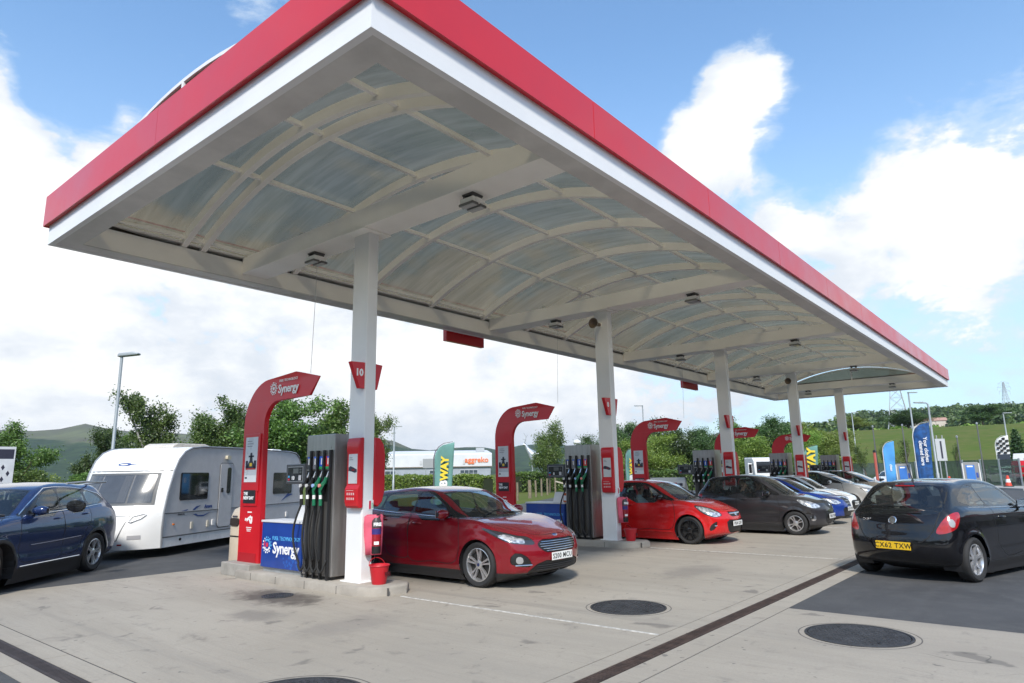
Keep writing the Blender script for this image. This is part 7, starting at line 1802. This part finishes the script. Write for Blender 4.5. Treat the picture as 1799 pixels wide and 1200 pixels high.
# timber posts on the verge
for k, (x, y, h) in enumerate([(34.6, 28.2, 1.15), (38.2, 30.0, 1.25), (40.6, 31.3, 1.2), (42.5, 32.2, 1.3), (44.6, 33.2, 1.3), (46.8, 34.0, 1.4)]):
    t = thing('timber_post', ['first', 'second', 'third', 'fourth', 'fifth', 'sixth'][k]+' weathered timber post from the left on the verge by the second pump', 'post', (x, y, 0), k*.7, 'timber posts on the verge')
    a = MB(); r_ = .075 if k != 1 else .13; a.tube([(0, 0, -.1), (.01, 0, h*.6), (.02*(k % 3), .015*(k % 2), h)], [r_, r_*.95, r_*.9], 8); a.build('post', TIMB, t)
t = thing('fallen_rail', 'grey timber rail leaning down beside the posts on the verge', 'timber rail', (45.5, 33.0, 0), R(-24)); a = MB(); a.box(0, 3.6, -.06, .06, -.06, .06); o = a.build('rail', mat('pale_grey_timber', (.42, .38, .31), .85), t); o.location = (0, 0, 1.05); o.rotation_euler = (0, R(14), 0)

# white lorry cab behind the grey hatchback
t = thing('parked_lorry', 'white lorry cab with big mirror arm behind the dark grey hatchback', 'lorry', (56.0, 19.6, 0), face_cam(56, 19.6)+R(25))
a = MB(); a.prism([(-1.0, .5), (.85, .5), (.92, 1.35), (.78, 2.45), (.5, 2.68), (-1.0, 2.7)], 'y', -1.15, 1.15); a.build('cab', WHP, t, bevel=.06)
a = MB(); a.add([(.915+.012, -1.0, 1.45), (.915+.012, 1.0, 1.45), (.80+.012, .95, 2.35), (.80+.012, -.95, 2.35)], [(0, 1, 2, 3)]); a.build('windscreen', TRIMB, t)
for sg in (-1, 1):
    a = MB(); a.box(.55, .75, sg*1.45-.16, sg*1.45+.16, 1.35, 2.25); m_ = a.build('door_mirror', WHP, t, bevel=.03)
    b = MB(); b.box(.752, .756, sg*1.45-.12, sg*1.45+.12, 1.45, 2.15); b.build('mirror_back', TRIMB, m_); b = MB(); b.tube([(.6, sg*1.15, 2.1), (.65, sg*1.45, 2.1)], .03, 6); b.build('mirror_arm', BLACK, m_)
    make_wheel(t, (.1, sg*1.0, .48), .48, .28, sg, dict(n=8, sw=.09, rim=.6)); make_wheel(t, (-2.6, sg*1.0, .48), .48, .28, sg, dict(n=8, sw=.09, rim=.6))
    a = MB(); a.prism(rrect(-.1, .45, 1.5, 2.3, .1), 'y', sg*1.152, sg*1.158); a.build('side_window', TRIMB, t)
a = MB(); a.box(-4.5, -1.0, -.5, .5, .6, .85); a.build('chassis', BLACK, t)
a = MB(); a.box(.93, .97, -1.1, 1.1, .45, .85); a.build('bumper', PLAST, t, bevel=.02)
# red and white truck at the right edge
t = thing('parked_truck', 'red truck with white cab roof beyond the fence, right edge', 'truck', (76.2, 3.05, 0), R(160))
a = MB(); a.prism([(-1.2, .7), (1.2, .7), (1.25, 1.6), (.9, 2.1), (-1.2, 2.1)], 'y', -1.0, 1.0); a.build('cab', RED, t, bevel=.06)
a = MB(); a.prism([(-1.1, 2.1), (.8, 2.1), (.5, 2.75), (-1.0, 2.75)], 'y', -.95, .95); a.build('cab_roof', WHP, t, bevel=.06)
a = MB(); a.box(-3.4, -1.25, -1.0, 1.0, .9, 2.0); a.build('load_bed', RED, t, bevel=.03)
for x in (.5, -2.4):
    for sg in (-1, 1): make_wheel(t, (x, sg*.9, .42), .42, .25, sg, dict(n=6, sw=.08, rim=.6))
a = MB(); a.prism(rrect(-.2, .75, 1.55, 2.0, .08), 'y', -1.012, -1.002); a.build('side_window', TRIMB, t); a = MB(); a.prism(rrect(-.2, .75, 1.55, 2.0, .08), 'y', 1.002, 1.012); a.build('side_window', TRIMB, t)
# lattice pylons
def pylon(label, x, y, H, wbase, rot):
    z = terrain_h(x, y); t = thing('power_pylon', label, 'pylon', (x, y, z-1), rot, 'lattice power pylons'); a = MB(); T_ = .09
    def hw(q): return wbase/2*((1-q)**1.35)+.45
    lv = [0, .2, .36, .5, .61, .7, .77, .83, .88, .92, .96, 1.0]; cor = lambda q: [Vector((sx*hw(q), sy*hw(q), q*H)) for sx, sy in ((-1, -1), (1, -1), (1, 1), (-1, 1))]
    for q0, q1 in zip(lv[:-1], lv[1:]):
        A_, B_ = cor(q0), cor(q1)
        for k in range(4):
            a.tube([A_[k], B_[k]], T_*1.3, 4, cap=False); a.tube([A_[k], B_[(k+1) % 4]], T_*.7, 4, cap=False); a.tube([A_[(k+1) % 4], B_[k]], T_*.7, 4, cap=False); a.tube([B_[k], B_[(k+1) % 4]], T_*.7, 4, cap=False)
    a.build('tower', mat('pylon_steel', (.46, .48, .50), .6), t)
    for q in (.72, .84, .95):
        b = MB(); w_ = H*.16*(1.1 if q == .84 else .9)
        for sg in (-1, 1):
            b.tube([(0, sg*.5, q*H), (0, sg*w_, q*H+.3)], T_, 4); b.tube([(0, sg*.5, q*H+2.2), (0, sg*w_, q*H+.3)], T_, 4); b.tube([(0, sg*w_, q*H+.3), (0, sg*w_, q*H-2.2)], T_*.8, 4)
        b.build('cross_arm', MATS['pylon_steel'], t)
pylon('big lattice pylon rising behind the canopy end', 300, 50.5, 33, 8.5, .2); pylon('small distant lattice pylon on the skyline at the right', 640, 33.5, 26, 6, .5)
# small red-roofed houses far up the hill
for k, (x, y, s) in enumerate([(396, 58.5, .55), (399, 54, .5), (402, 49.5, .55)]):
    t = thing('distant_house', ['left', 'middle', 'right'][k]+' one of the three pale red-roofed houses on the far hill', 'house', (x, y, terrain_h(x, y)+3), R(100+8*k), 'houses on the far hill')
    a = MB(); a.box(-5*s, 5*s, -3, 3, -10, 2.6); a.build('wall', mat('house_render', (.55, .50, .44), .8), t)
    a = MB(); a.prism([(-3.4, 2.5), (3.4, 2.5), (0, 4.2)], 'x', -5.3*s, 5.3*s); a.build('roof', mat('house_roof', (.40, .24, .19), .8), t)
# ================================================================ people and the stag sculpture
def skin_mesh(name, verts, edges, radii, mats, matfn=None, levels=1, root=0):
    me = bpy.data.meshes.new(name); me.from_pydata([tuple(v) for v in verts], edges, []); o = bpy.data.objects.new(name, me); COL.objects.link(o)
    sk_ = o.modifiers.new('skin', 'SKIN'); sk_.use_smooth_shade = True; sub = o.modifiers.new('sub', 'SUBSURF'); sub.levels = sub.render_levels = levels
    for i, r_ in enumerate(radii):
        rv = r_ if isinstance(r_, tuple) else (r_, r_); me.skin_vertices[0].data[i].radius = rv
    me.skin_vertices[0].data[root].use_root = True
    dg = bpy.context.evaluated_depsgraph_get(); dg.update(); nm = bpy.data.meshes.new_from_object(o.evaluated_get(dg)); bpy.data.objects.remove(o)
    nm.materials.clear()
    for m_ in mats: nm.materials.append(m_)
    for p in nm.polygons: p.use_smooth = True; p.material_index = matfn(p.center) if matfn else 0
    nm.name = name; return nm
SKIN = mat('skin', (.42, .25, .18), .55); HAIRB = mat('brown_hair', (.06, .035, .02), .8); HAIRL = mat('light_brown_hair', (.16, .10, .055), .8); JEANS = mat('dark_trousers', (.03, .035, .05), .9)
def seated(label, car, lx, ly, shirt, hair, hands='wheel', zs=0.0):
    """person sitting in a car, facing +X of the car; (lx, ly) hip position in the car, seat height included"""
    h = .52+zs
    J = {}
    V_, E_, Rr = [], [], []
    def add(k, p, r_, par=None):
        J[k] = len(V_); V_.append(p); Rr.append(r_)
        if par is not None: E_.append((J[par], J[k]))
    add('pelvis', (0, 0, h), (.14, .15)); add('waist', (-.06, 0, h+.18), (.12, .14), 'pelvis'); add('chest', (-.13, 0, h+.38), (.12, .165), 'waist'); add('neck0', (-.15, 0, h+.52), (.07, .09), 'chest'); add('neck', (-.13, 0, h+.60), .052, 'neck0')
    add('jaw', (-.09, 0, h+.66), (.068, .06), 'neck'); add('head', (-.09, 0, h+.75), (.098, .08), 'jaw'); add('crown', (-.105, 0, h+.84), (.07, .06), 'head'); add('nose', (.018, 0, h+.72), .016, 'head')
    for s, sg in (('l', 1), ('r', -1)):
        add('sh'+s, (-.14, sg*.17, h+.47), .062, 'chest'); add('el'+s, (.04, sg*.25, h+.24), .045, 'sh'+s)
        hp = (.30, sg*.15, h+.36) if hands == 'wheel' else ((.16, sg*.10, h+.48) if (hands == 'raised' and sg > 0) else (.22, sg*.10, h+.12))
        add('wr'+s, tuple(.72*a_+.28*b_ for a_, b_ in zip(hp, V_[J['el'+s]])), .032, 'el'+s); add('pa'+s, hp, (.036, .022), 'wr'+s)
        d = Vector(hp)-Vector(V_[J['wr'+s]]); d.normalize()
        for k in range(4): add(f'f{k}{s}', tuple(Vector(hp)+d*(.06+.012*(1 if k in (1, 2) else 0))+Vector((0, 0, -.027+.018*k))+Vector((-.0, -sg*.02, 0))), .0095, 'pa'+s)
        add('th'+s, tuple(Vector(hp)+Vector((.02, -sg*.035, .03))), .010, 'pa'+s)
        add('hip'+s, (.05, sg*.09, h-.02), .085, 'pelvis'); add('kn'+s, (.46, sg*.13, h+.06), .062, 'hip'+s); add('an'+s, (.68, sg*.12, h-.34), .042, 'kn'+s); add('to'+s, (.84, sg*.12, h-.36), .035, 'an'+s)
    def mf(c):
        if c.z > h+.575 or (c.x > .19 and h+.05 < c.z < h+.56 and abs(c.y) < .24): return 0
        if c.z < h+.09 or (c.x > .1 and c.z < h+.14 and hands != 'lap'): return 2
        return 1
    me = skin_mesh('body', V_, E_, Rr, [SKIN, shirt, JEANS], mf, 1)
    root = thing('person', label, 'person', car.matrix_world @ Vector((0, 0, 0)) if False else (0, 0, 0))
    o = bpy.data.objects.new('body', me); COL.objects.link(o); o.parent = root
    a = MB(); a.lathe([(.0, .115), (.05, .105), (.085, .06), (.098, .0), (.094, -.05), (.07, -.09)], 16, cap=False); hm = a.build('hair', hair, root, smooth=60); hm.location = (-.122, 0, h+.775); hm.scale = (.98, .90, 1); hm.rotation_euler = (0, R(-22), 0)
    for sg in (1, -1):
        a = MB(); a.lathe([(0, -.008), (.008, -.004), (.009, 0), (.006, .006), (0, .008)], 8, 'x'); e_ = a.build('eye', mat('eye_dark', (.05, .04, .035), .3), root); e_.location = (-.002, sg*.032, h+.75)
        a = MB(); a.lathe([(0, -.01), (.028, -.004), (.03, .004), (0, .01)], 10, 'y'); e_ = a.build('ear', SKIN, root); e_.location = (-.10, sg*.083, h+.735)
    a = MB(); a.box(-.004, .004, -.022, .022, -.004, .004); e_ = a.build('mouth', mat('lips', (.32, .12, .10), .5), root); e_.location = (-.012, 0, h+.672)
    c, s_ = math.cos(car.rotation_euler[2]), math.sin(car.rotation_euler[2]); root.location = (car.location.x+c*lx-s_*ly, car.location.y+s_*lx+c*ly, 0); root.rotation_euler[2] = car.rotation_euler[2]
    return root
PALEB = mat('pale_blue_shirt', (.35, .48, .60), .9); DKJ = mat('dark_jacket', (.03, .03, .035), .9); MAUVE = mat('mauve_top', (.22, .14, .16), .9); REDT = mat('red_top', (.35, .03, .04), .9)
seated('driver in a pale blue shirt inside the bright red hatchback', RCORSA, 2.0-(.98+1.22), -.36, PALEB, HAIRB)
seated('driver with brown hair at the wheel of the dark grey hatchback', GI10, 1.785-(.82+1.12)-.10, -.36, DKJ, HAIRL)
seated('front passenger with a raised hand inside the dark grey hatchback', GI10, 1.785-(.82+1.12)+.05, .36, MAUVE, HAIRB, 'raised')
seated('driver in a dark top at the wheel of the black hatchback', BCORSA, 2.0-(.98+1.22), -.36, DKJ, HAIRB)
# stag on a rock mound
STAG = mat('bright_steel_sculpture', (.50, .53, .57), .4, metal=.5, var=.2, vscale=3)
t = thing('stag_sculpture', 'pale metal stag statue standing on rocks behind the second red arch', 'sculpture', (63.7, 48.55, 0), R(130))
J = [(0, 0, 3.9), (-.9, 0, 3.85), (.9, 0, 4.0), (1.25, 0, 4.5), (1.5, 0, 5.05), (1.75, 0, 5.2), (2.15, 0, 5.02), (-1.25, 0, 3.9), (-1.4, 0, 3.6)]
E_ = [(0, 1), (0, 2), (2, 3), (3, 4), (4, 5), (5, 6), (1, 7), (7, 8)]; Rr = [.42, .44, .46, .27, .18, .17, .09, .2, .06]
for x, y in ((.8, .22), (.8, -.22), (-.95, .22), (-.95, -.22)):
    i = len(J); hind = x < 0
    J += [(x, y, 3.4), (x+(.16 if hind else .02), y, 2.9), (x+(-.12 if hind else -.02), y, 2.35), (x, y, 1.75)]; Rr += [.2, .12, .075, .085]
    E_ += [(1 if hind else 2, i), (i, i+1), (i+1, i+2), (i+2, i+3)]
me = skin_mesh('body', J, E_, Rr, [STAG], None, 1); o = bpy.data.objects.new('body', me); COL.objects.link(o); o.parent = t
for sg in (1, -1):
    a = MB(); a.tube([(1.65, sg*.08, 5.3), (1.5, sg*.35, 5.75), (1.55, sg*.5, 6.2), (1.75, sg*.5, 6.5)], [.045, .04, .03, .015], 6)
    a.tube([(1.55, sg*.3, 5.65), (1.9, sg*.35, 5.85)], [.03, .012], 5); a.tube([(1.5, sg*.42, 5.95), (1.25, sg*.55, 6.3)], [.03, .012], 5); a.build('antler', STAG, t)
    a = MB(); a.tube([(1.6, sg*.1, 5.25), (1.5, sg*.32, 5.3)], [.05, .015], 6); a.build('ear', STAG, t)
a = MB(); rd = random.Random(5)
for k in range(34):
    an, rr = rd.uniform(0, 6.28), rd.uniform(0, 2.6); s = rd.uniform(.35, .75); cx, cy, cz = rr*math.cos(an), rr*math.sin(an)*.7, max(.2, 1.62-rr*.42)
    a.lathe([(0, -s*.6), (s*.8, -s*.45), (s, 0), (s*.7, s*.4), (0, s*.45)], 6, 'z', (cx, cy, cz))
a.build('rock_mound', mat('grey_rock', (.26, .27, .28), .85, var=.25, vscale=2), t)
# ================================================================ unseen shop and belt of trees, added for dark reflections in cars and arches
t = thing('added_shop', 'long low shop with dark glazed front added unseen behind the camera for dark reflections', 'shop', (12, -20, 0), 0)
a = MB(); a.box(-38, 34, -9, 0, 0, 5.2); a.build('wall', mat('shop_cladding', (.26, .25, .24), .7, var=.1, vscale=.5), t)
a = MB(); a.box(-38.3, 34.3, -9.3, .9, 5.2, 5.9); a.build('roof', mat('shop_red_band', (.40, .012, .02), .4), t)
for k in range(12):
    x = -36+k*5.8; a = MB(); a.box(x, x+5.2, 0, .06, .3, 3.4); w_ = a.build('window', mat('shop_frame', (.08, .08, .085), .5), t)
    for q in range(3): a = MB(); a.box(x+.1+q*1.7, x+1.7+q*1.7, .061, .07, .4, 3.3); a.build('pane', mat('shop_glass', (.02, .022, .025), .05, coat=1), w_)
for k in range(13):
    tree('dark', k % 2, -30-4*(k % 3), -26+5.2*k, 8.5+1.5*((k*7) % 3), 8.0, f'dark tree number {k+1} of the unseen belt added for dark reflections' if False else 'dark leafy tree added unseen behind the camera for dark reflections', 'unseen trees added for dark reflections')
# thin summer haze over the whole valley
a = MB(); a.box(-4600, 4600, -4600, 4600, -3, 330)
hm = bpy.data.materials.new('haze_air'); hm.use_nodes = True; nt = NT(hm.node_tree); nt.t.nodes.clear()
pv = nt.n('ShaderNodeVolumePrincipled'); pv.inputs['Color'].default_value = (.80, .88, 1, 1); pv.inputs['Density'].default_value = .0001; pv.inputs['Anisotropy'].default_value = .3
o_ = nt.n('ShaderNodeOutputMaterial'); nt.t.links.new(pv.outputs[0], o_.inputs['Volume'])
hz_ = a.build('haze', hm); tag(hz_, 'thin pale haze over the valley', 'haze', kind='stuff')
